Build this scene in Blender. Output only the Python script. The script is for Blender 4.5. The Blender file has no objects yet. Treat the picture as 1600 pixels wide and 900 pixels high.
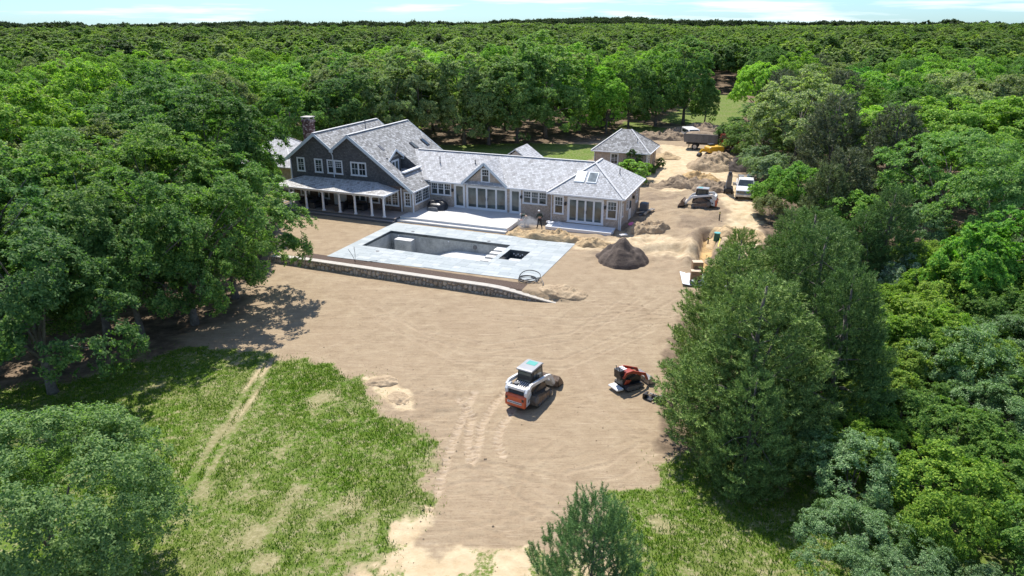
import bpy, math, random
import numpy as np
from mathutils import Vector, Matrix
R = math.radians
sc = bpy.context.scene
COL = sc.collection

# ------------------------------------------------------------ camera, sky, sun
F_PX, PITCH, CAM_Z = 1067.0, math.atan(417 / 1067.0), 18.6
cam_d = bpy.data.cameras.new('camera')
cam = bpy.data.objects.new('camera', cam_d); COL.objects.link(cam)
cam_d.sensor_width = 36; cam_d.lens = 36 * F_PX / 1600
cam.location = (0, 0, CAM_Z); cam.rotation_euler = (math.pi / 2 - PITCH, 0, 0)
cam_d.clip_start = 0.5; cam_d.clip_end = 20000
sc.camera = cam
SUN_EL, SUN_AZ = R(59), R(-15)          # azimuth from +Y, negative = towards -X
world = bpy.data.worlds.new('World'); sc.world = world; world.use_nodes = True
nt = world.node_tree; nt.nodes.clear()
wo = nt.nodes.new('ShaderNodeOutputWorld'); bg = nt.nodes.new('ShaderNodeBackground')
sky = nt.nodes.new('ShaderNodeTexSky'); sky.sky_type = 'NISHITA'; sky.sun_disc = False
sky.sun_elevation = SUN_EL; sky.sun_rotation = SUN_AZ; sky.altitude = 20; sky.air_density = 1.0; sky.dust_density = 0.25; sky.ozone_density = 3.0
tc = nt.nodes.new('ShaderNodeTexCoord'); mp = nt.nodes.new('ShaderNodeMapping')
mp.inputs['Scale'].default_value = (3.2, 3.2, 42)
cn = nt.nodes.new('ShaderNodeTexNoise'); cn.inputs['Scale'].default_value = 1.35; cn.inputs['Detail'].default_value = 7; cn.inputs['Roughness'].default_value = 0.56
cr = nt.nodes.new('ShaderNodeValToRGB'); cr.color_ramp.elements[0].position = 0.50; cr.color_ramp.elements[1].position = 0.68
cm = nt.nodes.new('ShaderNodeMixRGB'); cm.inputs[2].default_value = (7.0, 7.4, 7.8, 1)
nt.links.new(tc.outputs['Generated'], mp.inputs[0]); nt.links.new(mp.outputs[0], cn.inputs['Vector'])
nt.links.new(cn.outputs[0], cr.inputs[0]); nt.links.new(cr.outputs[0], cm.inputs[0])
ti = nt.nodes.new('ShaderNodeMixRGB'); ti.blend_type = 'MULTIPLY'; ti.inputs[0].default_value = 1; ti.inputs[2].default_value = (.46, .70, .98, 1)
nt.links.new(sky.outputs[0], ti.inputs[1]); nt.links.new(ti.outputs[0], cm.inputs[1]); nt.links.new(cm.outputs[0], bg.inputs[0])
bg.inputs[1].default_value = 0.12; nt.links.new(bg.outputs[0], wo.inputs[0])
sun_d = bpy.data.lights.new('sun', 'SUN'); sun_d.energy = 4.5; sun_d.angle = R(0.53); sun_d.color = (1.0, 0.955, 0.88)
sun = bpy.data.objects.new('sun', sun_d); COL.objects.link(sun)
SUN_DIR = Vector((math.sin(SUN_AZ) * math.cos(SUN_EL), math.cos(SUN_AZ) * math.cos(SUN_EL), math.sin(SUN_EL)))
sun.rotation_euler = SUN_DIR.to_track_quat('Z', 'Y').to_euler(); sun.location = (0, 0, 60)
vs = sc.view_settings; vs.view_transform = 'Standard'; vs.look = 'None'; vs.exposure = 0.62; vs.gamma = 1.0
vs.use_curve_mapping = False

# ------------------------------------------------------------ layout maths
TH = R(-21.6)                                             # the house stands turned by this much
AX = np.array([math.cos(TH), math.sin(TH)]); BX = np.array([-math.sin(TH), math.cos(TH)])
ORG = np.array([-11.6016, 65.3576])
def at(u, v, z=0.0):
    x = (u - 800) / F_PX; y = -(v - 450) / F_PX
    d = np.array([x, math.cos(PITCH) + math.sin(PITCH) * y, -math.sin(PITCH) + math.cos(PITCH) * y])
    t = (z - CAM_Z) / d[2]
    return float(d[0] * t), float(d[1] * t)
def hw(s, t):
    p = ORG + s * AX + t * BX
    return float(p[0]), float(p[1])
def st_of(x, y):
    dx, dy = x - ORG[0], y - ORG[1]
    return dx * AX[0] + dy * AX[1], dx * BX[0] + dy * BX[1]
def sstep(a, b, x):
    k = np.clip((np.asarray(x, float) - a) / (b - a), 0, 1)
    return k * k * (3 - 2 * k)
def _hash(ix, iy, seed):
    h = (ix.astype(np.int64) * 374761393 + iy.astype(np.int64) * 668265263 + seed * 1442695041) & 0x7fffffff
    h = ((h ^ (h >> 13)) * 1274126177) & 0x7fffffff
    return ((h ^ (h >> 16)) & 0xffff) / 65535.0
def vnoise(x, y, seed=0):
    x = np.asarray(x, float); y = np.asarray(y, float)
    ix = np.floor(x); iy = np.floor(y); fx = x - ix; fy = y - iy
    fx = fx * fx * (3 - 2 * fx); fy = fy * fy * (3 - 2 * fy)
    a = _hash(ix, iy, seed); b = _hash(ix + 1, iy, seed); c = _hash(ix, iy + 1, seed); d = _hash(ix + 1, iy + 1, seed)
    return (a * (1 - fx) + b * fx) * (1 - fy) + (c * (1 - fx) + d * fx) * fy
def fbm(x, y, seed=0, o=4):
    r = 0; amp = 0.5
    for i in range(o):
        r = r + amp * vnoise(x * 2 ** i, y * 2 ** i, seed + i * 17); amp *= 0.5
    return r                                              # 0..~0.94, mean ~0.47
def poly_sd(x, y, poly):
    """signed distance, negative inside"""
    x = np.asarray(x, float); y = np.asarray(y, float)
    best = np.full(x.shape, 1e18); ins = np.zeros(x.shape, bool)
    n = len(poly)
    for i in range(n):
        ax, ay = poly[i]; bx, by = poly[(i + 1) % n]
        ex, ey = bx - ax, by - ay
        k = np.clip(((x - ax) * ex + (y - ay) * ey) / (ex * ex + ey * ey + 1e-12), 0, 1)
        best = np.minimum(best, (x - ax - k * ex) ** 2 + (y - ay - k * ey) ** 2)
        c = (ay > y) != (by > y)
        with np.errstate(divide='ignore', invalid='ignore'):
            xi = ax + (y - ay) * ex / (ey if ey != 0 else 1e-12)
        ins ^= c & (x < xi)
    d = np.sqrt(best)
    return np.where(ins, -d, d)
def line_d(x, y, pts):
    """distance to a polyline, and the length along it"""
    x = np.asarray(x, float); y = np.asarray(y, float)
    best = np.full(x.shape, 1e9); along = np.zeros(x.shape); L = 0
    for (ax, ay), (bx, by) in zip(pts[:-1], pts[1:]):
        ex, ey = bx - ax, by - ay; l = math.hypot(ex, ey)
        k = np.clip(((x - ax) * ex + (y - ay) * ey) / (l * l), 0, 1)
        d = np.hypot(x - ax - k * ex, y - ay - k * ey)
        along = np.where(d < best, L + k * l, along); best = np.minimum(best, d); L += l
    return best, along
ZF = -0.85
def pxpoly(pts, z): return [at(u, v, z) for u, v in pts]

# tracks pressed in the dirt by the loader, as centre lines
TRACKS = [pxpoly(p, ZF) for p in (
    [(742, 612), (728, 640), (712, 680), (697, 720), (684, 768), (668, 800)],
    [(790, 612), (772, 632), (752, 664), (746, 700), (740, 722)],
    [(716, 622), (738, 650), (730, 690), (736, 720)],
    [(800, 640), (783, 668), (776, 690), (786, 712)],
    [(690, 612), (650, 622), (628, 640), (612, 668)],
    [(960, 790), (900, 808), (850, 806), (800, 790), (770, 760), (755, 730)],
    [(985, 770), (930, 792), (870, 792), (830, 772), (790, 745), (720, 740), (640, 770)],
    [(1010, 700), (960, 735), (900, 745)], [(1000, 670), (950, 640), (900, 560), (820, 520)],
    [(560, 470), (640, 520), (760, 545), (900, 530), (1000, 470)], [(600, 500), (720, 560), (880, 570), (1010, 520)],
    [(1060, 470), (1000, 500), (900, 510), (780, 500)], [(1040, 500), (960, 490), (900, 470)])]
_r = random.Random(31); ARCS = []
for _k in range(46):
    _u, _v = _r.uniform(480, 1010), _r.uniform(455, 840); _x, _y = at(_u, _v, -.85)
    if _x < -13 + (46 - _y) * .22 and _y < 42: continue
    _a, _c, _p = _r.uniform(-.5, .6) if _r.random() < .7 else _r.uniform(1, 2.2), _r.uniform(-.16, .16), []
    for _i in range(7): _p.append((_x, _y)); _x += math.cos(_a) * 1.1; _y += math.sin(_a) * 1.1; _a += _c
    ARCS.append((_p, _r.choice((-1, 1, 1)) * _r.uniform(.4, 1)))
LAWN_TRACKS = [pxpoly(p, ZF) for p in ([(412, 560), (396, 590), (360, 650), (318, 715), (285, 770), (262, 806)],
                                       [(422, 566), (405, 600), (378, 650), (345, 705), (308, 775), (280, 815)])]
PATCH = pxpoly([(600, 640), (640, 612), (730, 606), (750, 640), (720, 690), (660, 700), (615, 680)], ZF)
TRENCH = pxpoly([(1108, 368), (1104, 390), (1100, 412), (1096, 428)], -0.1)
def gh(x, y, detail=True):
    x = np.atleast_1d(np.asarray(x, float)); y = np.atleast_1d(np.asarray(y, float))
    s, t = st_of(x, y)
    zf = -0.58 - 0.30 * sstep(-14, -24, t)
    side = np.maximum(sstep(18.5, 23.0, s), sstep(-3.0, -7.5, s))
    k = sstep(-12.55, -12.35, t) * (1 - side) + sstep(-17, -6, t) * side
    z = zf * (1 - k)
    r = np.hypot(x, y); az = np.arctan2(x, y)
    ridge = -3.5 + 8.0 * np.exp(-((az - 0.16) / 0.17) ** 2) + 2.0 * np.exp(-((az - 0.5) / 0.12) ** 2) + 1.0 * np.sin(az * 17) + (fbm(az * 26 + 40, az * 0, 17, 4) - .45) * 7
    z = z + ridge * sstep(450, 1280, r) - 0.014 * np.maximum(r - 1450, 0)
    z = z + (fbm(x / 60, y / 60, 3, 3) - .45) * 2.5 * sstep(150, 260, r) + (fbm(x / 170, y / 170, 13, 3) - .45) * 13 * sstep(280, 600, r)
    if not detail: return z
    near = 1 - sstep(95, 150, r)
    pool = sstep(0, .15, 9.6 - np.abs(s - 9.3)) * sstep(0, .3, -t) * sstep(0, .3, t + 11.4)
    z = z + near * (1 - pool) * ((fbm(x / 2.6, y / 2.6, 5, 4) - .47) * 0.085 + (fbm(x / .5, y / .5, 9, 3) - .43) * 0.03)
    # rougher, dug-over ground right of the house
    rough = sstep(18.5, 21, s) * sstep(-6, -2, t) * (1 - sstep(30, 45, t))
    z = z + rough * ((fbm(x / 2.2, y / 2.2, 21, 4) - .47) * 0.75 + (fbm(x / .9, y / .9, 25, 4) - .45) * 0.34 + np.abs(fbm(x / 1.3, y / 1.3, 27, 4) - .47) * .5)
    d, al = line_d(x, y, TRENCH)
    z = z - 0.75 * (1 - sstep(0.5, 0.75, d)) + 0.35 * np.exp(-((d - 1.4) / .5) ** 2) * rough
    ridge2 = line_d(x, y, pxpoly([(1008, 388), (1040, 384), (1075, 390), (1096, 402)], -.1))[0]
    z = z + 0.28 * np.exp(-(ridge2 / .7) ** 2) - 0.35 * np.exp(-((line_d(x, y, pxpoly([(1012, 394), (1050, 392), (1090, 405)], -.1))[0]) / .45) ** 2)
    # track prints with cleat bars
    for i, tr in enumerate(TRACKS):
        d, al = line_d(x, y, tr)
        w = 1 - sstep(.17, .24, d)
        if i < 4: z = z + w * (-.06 + .042 * np.sign(np.sin(al * 2 * math.pi / .30))) + .03 * np.exp(-((d - .27) / .07) ** 2)
        else: z = z - .03 * np.exp(-((np.abs(d - .5)) / .09) ** 2) + .02 * np.exp(-((np.abs(d - .5) - .2) / .07) ** 2)
    fine = (y > 15) & (y < 52) & (np.abs(x) < 18)
    if fine.any():
        xf, yf = x[fine], y[fine]; zz = np.zeros(xf.shape)
        for tr, k_ in ARCS:
            d, al = line_d(xf, yf, tr); e_ = np.abs(d - .35)
            zz += k_ * (-.022 * np.exp(-(e_ / .08) ** 2) + .014 * np.exp(-((e_ - .2) / .07) ** 2))
        zz += .022 * (fbm((xf + yf * .35) / .9, (yf - xf * .5) / .16, 77, 3) - .43) + .018 * (fbm((xf * .6 - yf) / .8, (yf * .9 + xf) / .15, 78, 2) - .37)
        ptch = 1 - sstep(-.4, .8, poly_sd(xf, yf, PATCH)); zz += ptch * (.22 * (fbm(xf / .9, yf / .5, 79, 3) - .43) + .02 * np.sign(np.sin((xf * .8 + yf * .6) * 2 * math.pi / .3)) * (fbm(xf / .7, yf / .7, 80, 2) > .38))
        z[fine] = z[fine] + zz
    for tr in LAWN_TRACKS:
        d, al = line_d(x, y, tr); z = z - .05 * (1 - sstep(.12, .25, d))
    # ground falls away below the pool shell, the spa, and the house (nothing of it is seen there)
    z = z - 2.9 * (sstep(.55, .75, s) * (1 - sstep(16.2, 16.4, s)) * sstep(-8.2, -8.0, t) * (1 - sstep(-2.2, -2.0, t)))
    return z
def gz(x, y): return float(gh(np.array([x]), np.array([y]))[0])

# ------------------------------------------------------------ objects
def props(o, label=None, cat=None, group=None, kind=None):
    if label: o['label'] = label
    if cat: o['category'] = cat
    if group: o['group'] = group
    if kind: o['kind'] = kind
    return o
def thing(name, label, cat, loc=(0, 0, 0), rz=0.0, group=None):
    o = bpy.data.objects.new(name, None); COL.objects.link(o)
    o.location = loc; o.rotation_euler = (0, 0, rz); o.empty_display_size = .2
    return props(o, label, cat, group)
def mesh_np(name, V, F, mat, nper=4, smooth=False):
    V = np.ascontiguousarray(V, np.float32); F = np.ascontiguousarray(F, np.int32)
    me = bpy.data.meshes.new(name)
    me.vertices.add(len(V)); me.vertices.foreach_set('co', V.ravel())
    me.loops.add(F.size); me.loops.foreach_set('vertex_index', F.ravel())
    me.polygons.add(len(F)); me.polygons.foreach_set('loop_start', np.arange(0, F.size, nper, dtype=np.int32))
    try: me.polygons.foreach_set('loop_total', np.full(len(F), nper, np.int32))
    except Exception: pass
    if smooth: me.polygons.foreach_set('use_smooth', np.ones(len(F), bool))
    if mat: me.materials.append(mat)
    me.update(calc_edges=True); me.validate()
    return me
def link(name, me, parent=None, loc=(0, 0, 0), rz=0.0, kind=None):
    o = bpy.data.objects.new(name, me); COL.objects.link(o)
    o.location = loc; o.rotation_euler = (0, 0, rz)
    if parent: o.parent = parent
    if kind: o['kind'] = kind
    return o
class MB:
    """collects shapes; build() links them as one mesh object, with metre UVs laid on every face"""
    def __init__(self): self.v = []; self.f = []; self.m = []; self.cm = 0
    def mat(self, i): self.cm = i; return self
    def add(self, vs, fs):
        b = len(self.v); self.v += [tuple(map(float, p)) for p in vs]
        for f in fs: self.f.append(tuple(i + b for i in f)); self.m.append(self.cm)
        return self
    def box(self, x0, x1, y0, y1, z0, z1):
        v = [(x0, y0, z0), (x1, y0, z0), (x1, y1, z0), (x0, y1, z0), (x0, y0, z1), (x1, y0, z1), (x1, y1, z1), (x0, y1, z1)]
        return self.add(v, [(3, 2, 1, 0), (4, 5, 6, 7), (0, 1, 5, 4), (1, 2, 6, 5), (2, 3, 7, 6), (3, 0, 4, 7)])
    def hexa(self, v): return self.add(v, [(3, 2, 1, 0), (4, 5, 6, 7), (0, 1, 5, 4), (1, 2, 6, 5), (2, 3, 7, 6), (3, 0, 4, 7)])
    def beam(self, p, q, w, h, up=(0, 0, 1)):
        p = Vector(p); q = Vector(q); d = (q - p).normalized(); up = Vector(up)
        sx = d.cross(up)
        if sx.length < 1e-4: sx = d.cross(Vector((1, 0, 0)))
        sx.normalize(); uz = sx.cross(d).normalized(); sx *= w / 2; uz *= h / 2
        v = [p - sx - uz, p + sx - uz, q + sx - uz, q - sx - uz, p - sx + uz, p + sx + uz, q + sx + uz, q - sx + uz]
        return self.hexa(v)
    def prism(self, prof, axis, a, b):
        """2-D outline swept along an axis. axis 'x': prof (y,z); 'y': prof (x,z); 'z': prof (x,y)"""
        mk = {'x': lambda p, k: (k, p[0], p[1]), 'y': lambda p, k: (p[0], k, p[1]), 'z': lambda p, k: (p[0], p[1], k)}[axis]
        n = len(prof); v = [mk(p, a) for p in prof] + [mk(p, b) for p in prof]
        ar = sum(prof[i][0] * prof[(i + 1) % n][1] - prof[(i + 1) % n][0] * prof[i][1] for i in range(n))
        fl = (ar > 0) ^ (axis == 'y') ^ (b < a)
        fs = [tuple(range(n))[::-1], tuple(range(n, 2 * n))] + [(i, (i + 1) % n, n + (i + 1) % n, n + i) for i in range(n)]
        if not fl: fs = [f[::-1] for f in fs]
        return self.add(v, fs)
    def slab(self, poly, th):
        """a roof plane: polygon in space with thickness th straight down"""
        n = len(poly); v = list(poly) + [(p[0], p[1], p[2] - th) for p in poly]
        return self.add(v, [tuple(range(n)), tuple(range(n, 2 * n))[::-1]] + [((i + 1) % n, i, n + i, n + (i + 1) % n) for i in range(n)])
    def tube(self, pts, rad, n=8, caps=True):
        pts = [Vector(p) for p in pts]; rad = [rad] * len(pts) if isinstance(rad, (int, float)) else rad
        rings = []; ref = None
        for i, p in enumerate(pts):
            d = (pts[min(i + 1, len(pts) - 1)] - pts[max(i - 1, 0)]).normalized()
            if ref is None: ref = d.orthogonal().normalized()
            ref = (ref - d * ref.dot(d)).normalized(); bi = d.cross(ref)
            rings.append([p + (ref * math.cos(2 * math.pi * k / n) + bi * math.sin(2 * math.pi * k / n)) * rad[i] for k in range(n)])
        v = [q for r in rings for q in r]; fs = []
        for i in range(len(pts) - 1):
            for k in range(n):
                fs.append((i * n + k, i * n + (k + 1) % n, (i + 1) * n + (k + 1) % n, (i + 1) * n + k))
        if caps: fs += [tuple(range(n))[::-1], tuple(range((len(pts) - 1) * n, len(pts) * n))]
        return self.add(v, fs)
    def cyl(self, c, r, h, n=14, r2=None): return self.tube([c, (c[0], c[1], c[2] + h)], [r, r if r2 is None else r2], n)
    def disc(self, c, axis, r, w, n=16):
        ax = Vector(axis).normalized(); c = Vector(c)
        return self.tube([c - ax * w / 2, c + ax * w / 2], r, n)
    def ball(self, c, r, n=10, m=6):
        rx, ry, rz = (r, r, r) if isinstance(r, (int, float)) else r
        v = []; fs = []
        for j in range(m + 1):
            ph = math.pi * j / m
            for k in range(n):
                v.append((c[0] + rx * math.sin(ph) * math.cos(2 * math.pi * k / n), c[1] + ry * math.sin(ph) * math.sin(2 * math.pi * k / n), c[2] + rz * math.cos(ph)))
        for j in range(m):
            for k in range(n): fs.append((j * n + k, (j + 1) * n + k, (j + 1) * n + (k + 1) % n, j * n + (k + 1) % n))
        return self.add(v, fs)
    def mesh(self, name, mat, smooth=False):
        me = bpy.data.meshes.new(name); me.from_pydata(self.v, [], self.f)
        for m in (mat if isinstance(mat, (list, tuple)) else [mat]): me.materials.append(m)
        if any(self.m): me.polygons.foreach_set('material_index', self.m)
        me.validate(); uv = me.uv_layers.new(name='UVMap')
        co = np.array([v.co[:] for v in me.vertices])
        for p in me.polygons:
            n = p.normal
            u = Vector((-n.y, n.x, 0))
            u = u.normalized() if u.length > 1e-3 else Vector((1, 0, 0))
            w = n.cross(u)
            for li in p.loop_indices:
                c = co[me.loops[li].vertex_index]
                uv.data[li].uv = (c[0] * u.x + c[1] * u.y + c[2] * u.z, c[0] * w.x + c[1] * w.y + c[2] * w.z)
        if smooth: me.polygons.foreach_set('use_smooth', [True] * len(me.polygons))
        return me
    def build(self, name, mat, parent=None, smooth=False, kind=None, bevel=0, loc=(0, 0, 0), rz=0.0):
        o = link(name, self.mesh(name, mat, smooth), parent, loc, rz, kind)
        if bevel:
            b = o.modifiers.new('bevel', 'BEVEL'); b.width = bevel; b.segments = 2; b.limit_method = 'ANGLE'
        return o

# ------------------------------------------------------------ materials
def nodes(name):
    m = bpy.data.materials.new(name); m.use_nodes = True
    t = m.node_tree; b = t.nodes['Principled BSDF']
    return m, t, b
def N(t, typ, **kw):
    n = t.nodes.new(typ)
    for k, v in kw.items():
        if k in n.inputs: n.inputs[k].default_value = v
        else: setattr(n, k, v)
    return n
def ramp(t, src, stops):
    r = t.nodes.new('ShaderNodeValToRGB'); e = r.color_ramp.elements
    while len(e) < len(stops): e.new(0.5)
    for i, (p, c) in enumerate(stops): e[i].position = p; e[i].color = (*c, 1) if len(c) == 3 else c
    t.links.new(src, r.inputs[0]); return r.outputs[0]
def g3(v): return (v, v, v)
def paint(name, col, rough=.5, var=.12, scale=6, metal=0.0, bump=.0, dirt=None, dirt_amt=.4):
    m, t, b = nodes(name); L = t.links
    c = N(t, 'ShaderNodeTexCoord'); n = N(t, 'ShaderNodeTexNoise', Scale=scale, Detail=6.0, Roughness=.6)
    L.new(c.outputs['Object'], n.inputs['Vector'])
    o = ramp(t, n.outputs[0], [(.3, tuple(x * (1 - var) for x in col)), (.7, tuple(min(1, x * (1 + var)) for x in col))])
    if dirt:
        n2 = N(t, 'ShaderNodeTexNoise', Scale=scale * .45, Detail=8.0, Roughness=.7); L.new(c.outputs['Object'], n2.inputs['Vector'])
        k = ramp(t, n2.outputs[0], [(.48, g3(0)), (.72, g3(dirt_amt * 2 if dirt_amt < .5 else 1))])
        mx = N(t, 'ShaderNodeMixRGB'); L.new(k, mx.inputs[0]); L.new(o, mx.inputs[1]); mx.inputs[2].default_value = (*dirt, 1); o = mx.outputs[0]
    L.new(o, b.inputs['Base Color']); b.inputs['Roughness'].default_value = rough; b.inputs['Metallic'].default_value = metal
    if bump:
        bp = N(t, 'ShaderNodeBump', Strength=bump, Distance=.02); L.new(n.outputs[0], bp.inputs['Height']); L.new(bp.outputs[0], b.inputs['Normal'])
    return m
def shingle(name, cols, bw=.22, bh=.2, mort=.35, rough=.85, streak=.5, noise=1.0):
    """wooden shingle courses on the metre UVs, each shingle its own tone"""
    m, t, b = nodes(name); L = t.links
    uv = N(t, 'ShaderNodeUVMap')
    br = N(t, 'ShaderNodeTexBrick', offset=.5, Scale=1.0, **{'Mortar Size': .012, 'Brick Width': bw, 'Row Height': bh, 'Bias': 0.0})
    br.inputs['Color1'].default_value = (0, 0, 0, 1); br.inputs['Color2'].default_value = (1, 1, 1, 1); br.inputs['Mortar'].default_value = (.35, .35, .35, 1)
    L.new(uv.outputs[0], br.inputs['Vector'])
    n1 = N(t, 'ShaderNodeTexNoise', Scale=1.3, Detail=8.0, Roughness=.75); L.new(uv.outputs[0], n1.inputs['Vector'])
    n2 = N(t, 'ShaderNodeTexNoise', Scale=5.5, Detail=2.0); L.new(uv.outputs[0], n2.inputs['Vector'])
    a1 = N(t, 'ShaderNodeMath', operation='MULTIPLY'); L.new(br.outputs['Color'], a1.inputs[0]); a1.inputs[1].default_value = .42
    a2 = N(t, 'ShaderNodeMath', operation='MULTIPLY_ADD'); L.new(n1.outputs[0], a2.inputs[0]); a2.inputs[1].default_value = streak; L.new(a1.outputs[0], a2.inputs[2])
    a3 = N(t, 'ShaderNodeMath', operation='MULTIPLY_ADD'); L.new(n2.outputs[0], a3.inputs[0]); a3.inputs[1].default_value = .55 * noise; L.new(a2.outputs[0], a3.inputs[2])
    k = len(cols); lo, hi = .35, 1.0
    o = ramp(t, a3.outputs[0], [(lo + (hi - lo) * i / (k - 1), c) for i, c in enumerate(cols)])
    mx = N(t, 'ShaderNodeMixRGB', blend_type='MULTIPLY'); L.new(br.outputs['Fac'], mx.inputs[0]); L.new(o, mx.inputs[1]); mx.inputs[2].default_value = (*g3(mort), 1)
    L.new(mx.outputs[0], b.inputs['Base Color']); b.inputs['Roughness'].default_value = rough
    inv = N(t, 'ShaderNodeMath', operation='SUBTRACT'); inv.inputs[0].default_value = 1; L.new(br.outputs['Fac'], inv.inputs[1])
    bp = N(t, 'ShaderNodeBump', Strength=.5, Distance=.03); L.new(inv.outputs[0], bp.inputs['Height']); L.new(bp.outputs[0], b.inputs['Normal'])
    return m
def glass(name, col=(.02, .028, .03), rough=.04):
    m, t, b = nodes(name); b.inputs['Base Color'].default_value = (*col, 1); b.inputs['Roughness'].default_value = rough
    b.inputs['Specular IOR Level'].default_value = .6
    c = N(t, 'ShaderNodeTexCoord'); n = N(t, 'ShaderNodeTexNoise', Scale=.9, Detail=2.0); t.links.new(c.outputs['Object'], n.inputs['Vector'])
    o = ramp(t, n.outputs[0], [(.35, col), (.7, tuple(x * 2.6 + .01 for x in col))]); t.links.new(o, b.inputs['Base Color'])
    bp = N(t, 'ShaderNodeBump', Strength=.04, Distance=.02); t.links.new(n.outputs[0], bp.inputs['Height']); t.links.new(bp.outputs[0], b.inputs['Normal'])
    return m
def soil(name, lo, hi, scale=1.2, bump=.8):
    m, t, b = nodes(name); L = t.links
    c = N(t, 'ShaderNodeTexCoord')
    n = N(t, 'ShaderNodeTexNoise', Scale=scale, Detail=10.0, Roughness=.68); L.new(c.outputs['Object'], n.inputs['Vector'])
    v = N(t, 'ShaderNodeTexVoronoi', Scale=7.0); L.new(c.outputs['Object'], v.inputs['Vector'])
    ad = N(t, 'ShaderNodeMath', operation='MULTIPLY_ADD'); L.new(v.outputs['Distance'], ad.inputs[0]); ad.inputs[1].default_value = .18; L.new(n.outputs[0], ad.inputs[2])
    L.new(ramp(t, ad.outputs[0], [(.38, lo), (.72, hi)]), b.inputs['Base Color']); b.inputs['Roughness'].default_value = .95
    bp = N(t, 'ShaderNodeBump', Strength=bump, Distance=.08); L.new(ad.outputs[0], bp.inputs['Height']); L.new(bp.outputs[0], b.inputs['Normal'])
    return m
def leafmat(name, trans=.40, rough=.62, spread=.5, hue=.03, base=None, spec=.14):
    """leaf colour from the object's colour, each leaf a little different"""
    m, t, b = nodes(name); L = t.links
    oi = N(t, 'ShaderNodeObjectInfo'); ge = N(t, 'ShaderNodeNewGeometry')
    col = oi.outputs['Color']
    if base:
        col = ramp(t, oi.outputs['Random'], base)
    hs = N(t, 'ShaderNodeHueSaturation')
    mr = N(t, 'ShaderNodeMapRange'); L.new(ge.outputs['Random Per Island'], mr.inputs[0]); mr.inputs[3].default_value = 1 - spread; mr.inputs[4].default_value = 1 + spread
    mh = N(t, 'ShaderNodeMapRange'); L.new(ge.outputs['Random Per Island'], mh.inputs[0]); mh.inputs[3].default_value = .5 + hue; mh.inputs[4].default_value = .5 - hue
    L.new(col, hs.inputs['Color']); L.new(mr.outputs[0], hs.inputs['Value']); L.new(mh.outputs[0], hs.inputs['Hue'])
    L.new(hs.outputs[0], b.inputs['Base Color']); b.inputs['Roughness'].default_value = rough; b.inputs['Specular IOR Level'].default_value = spec
    tr = N(t, 'ShaderNodeBsdfTranslucent'); g = N(t, 'ShaderNodeMixRGB', blend_type='MULTIPLY'); g.inputs[0].default_value = 1
    L.new(hs.outputs[0], g.inputs[1]); g.inputs[2].default_value = (1.25, 1.5, .6, 1); L.new(g.outputs[0], tr.inputs[0])
    mx = N(t, 'ShaderNodeMixShader'); mx.inputs[0].default_value = trans
    L.new(b.outputs[0], mx.inputs[1]); L.new(tr.outputs[0], mx.inputs[2]); L.new(mx.outputs[0], t.nodes['Material Output'].inputs[0])
    return m
M = {}
M['roof'] = shingle('cedar_roof', [(.24, .228, .215), (.39, .382, .37), (.51, .505, .50), (.62, .62, .61)], bw=.28, bh=.24, mort=.6, noise=.75, streak=.62)
M['roof_old'] = shingle('old_cedar_roof', [(.11, .105, .095), (.22, .212, .20), (.33, .325, .31), (.54, .535, .52)], bw=.28, bh=.24, mort=.5, noise=.85, streak=.55)
M['roof_porch'] = shingle('porch_roof', [(.10, .085, .075), (.22, .20, .185), (.40, .385, .36), (.55, .54, .52)], bw=.26, bh=.26, mort=.5, streak=.8)
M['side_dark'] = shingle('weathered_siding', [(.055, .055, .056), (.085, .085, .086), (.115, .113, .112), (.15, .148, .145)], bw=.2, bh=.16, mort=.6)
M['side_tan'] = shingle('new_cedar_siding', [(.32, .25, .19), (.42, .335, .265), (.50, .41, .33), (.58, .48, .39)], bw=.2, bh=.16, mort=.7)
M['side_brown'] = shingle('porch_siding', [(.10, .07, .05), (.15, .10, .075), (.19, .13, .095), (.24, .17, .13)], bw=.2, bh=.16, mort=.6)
M['cap_wood'] = paint('ridge_boards', (.56, .55, .53), .85, .12, 4)
M['white'] = paint('white_trim', (.70, .71, .72), .45, .03, 3)
M['greytrim'] = paint('grey_gutter', (.55, .60, .63), .4, .05, 3)
M['glass'] = glass('window_glass')
M['glass_door'] = glass('door_glass', (.05, .06, .055), .05)
M['skylight_glass'] = glass('skylight_glass', (.12, .135, .135), .03)
M['dark'] = paint('dark_metal', (.03, .03, .033), .5, .25, 8)
M['black'] = paint('black_vinyl', (.022, .023, .025), .42, .4, 3, bump=.4)
M['lead'] = paint('lead_grey', (.12, .12, .125), .5, .2, 5)
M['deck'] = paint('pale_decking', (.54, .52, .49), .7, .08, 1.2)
M['deck_shade'] = paint('porch_decking_shaded', (.30, .26, .235), .7, .12, 1.5)  # decking darkened to carry the shade under the porch roof
M['plaster'] = soil('pool_plaster_shaded', (.20, .215, .21), (.40, .415, .405), .9, .1)  # shaded copy of the pool plaster, shade put into the colour
M['plaster_lit'] = soil('pool_plaster_sunlit', (.48, .47, .44), (.66, .65, .62), .8, .1)  # sunlit copy of the same plaster, sunlight put into the colour
M['tile'] = paint('waterline_tile', (.055, .07, .075), .25, .25, 9)
M['cap'] = paint('granite_cap', (.43, .395, .34), .8, .12, 2.2, bump=.2)
M['mortar'] = soil('mortar', (.17, .14, .105), (.27, .225, .175), 3, .3)
M['slate'] = paint('slate_grey', (.16, .17, .18), .7, .2, 4)
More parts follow.
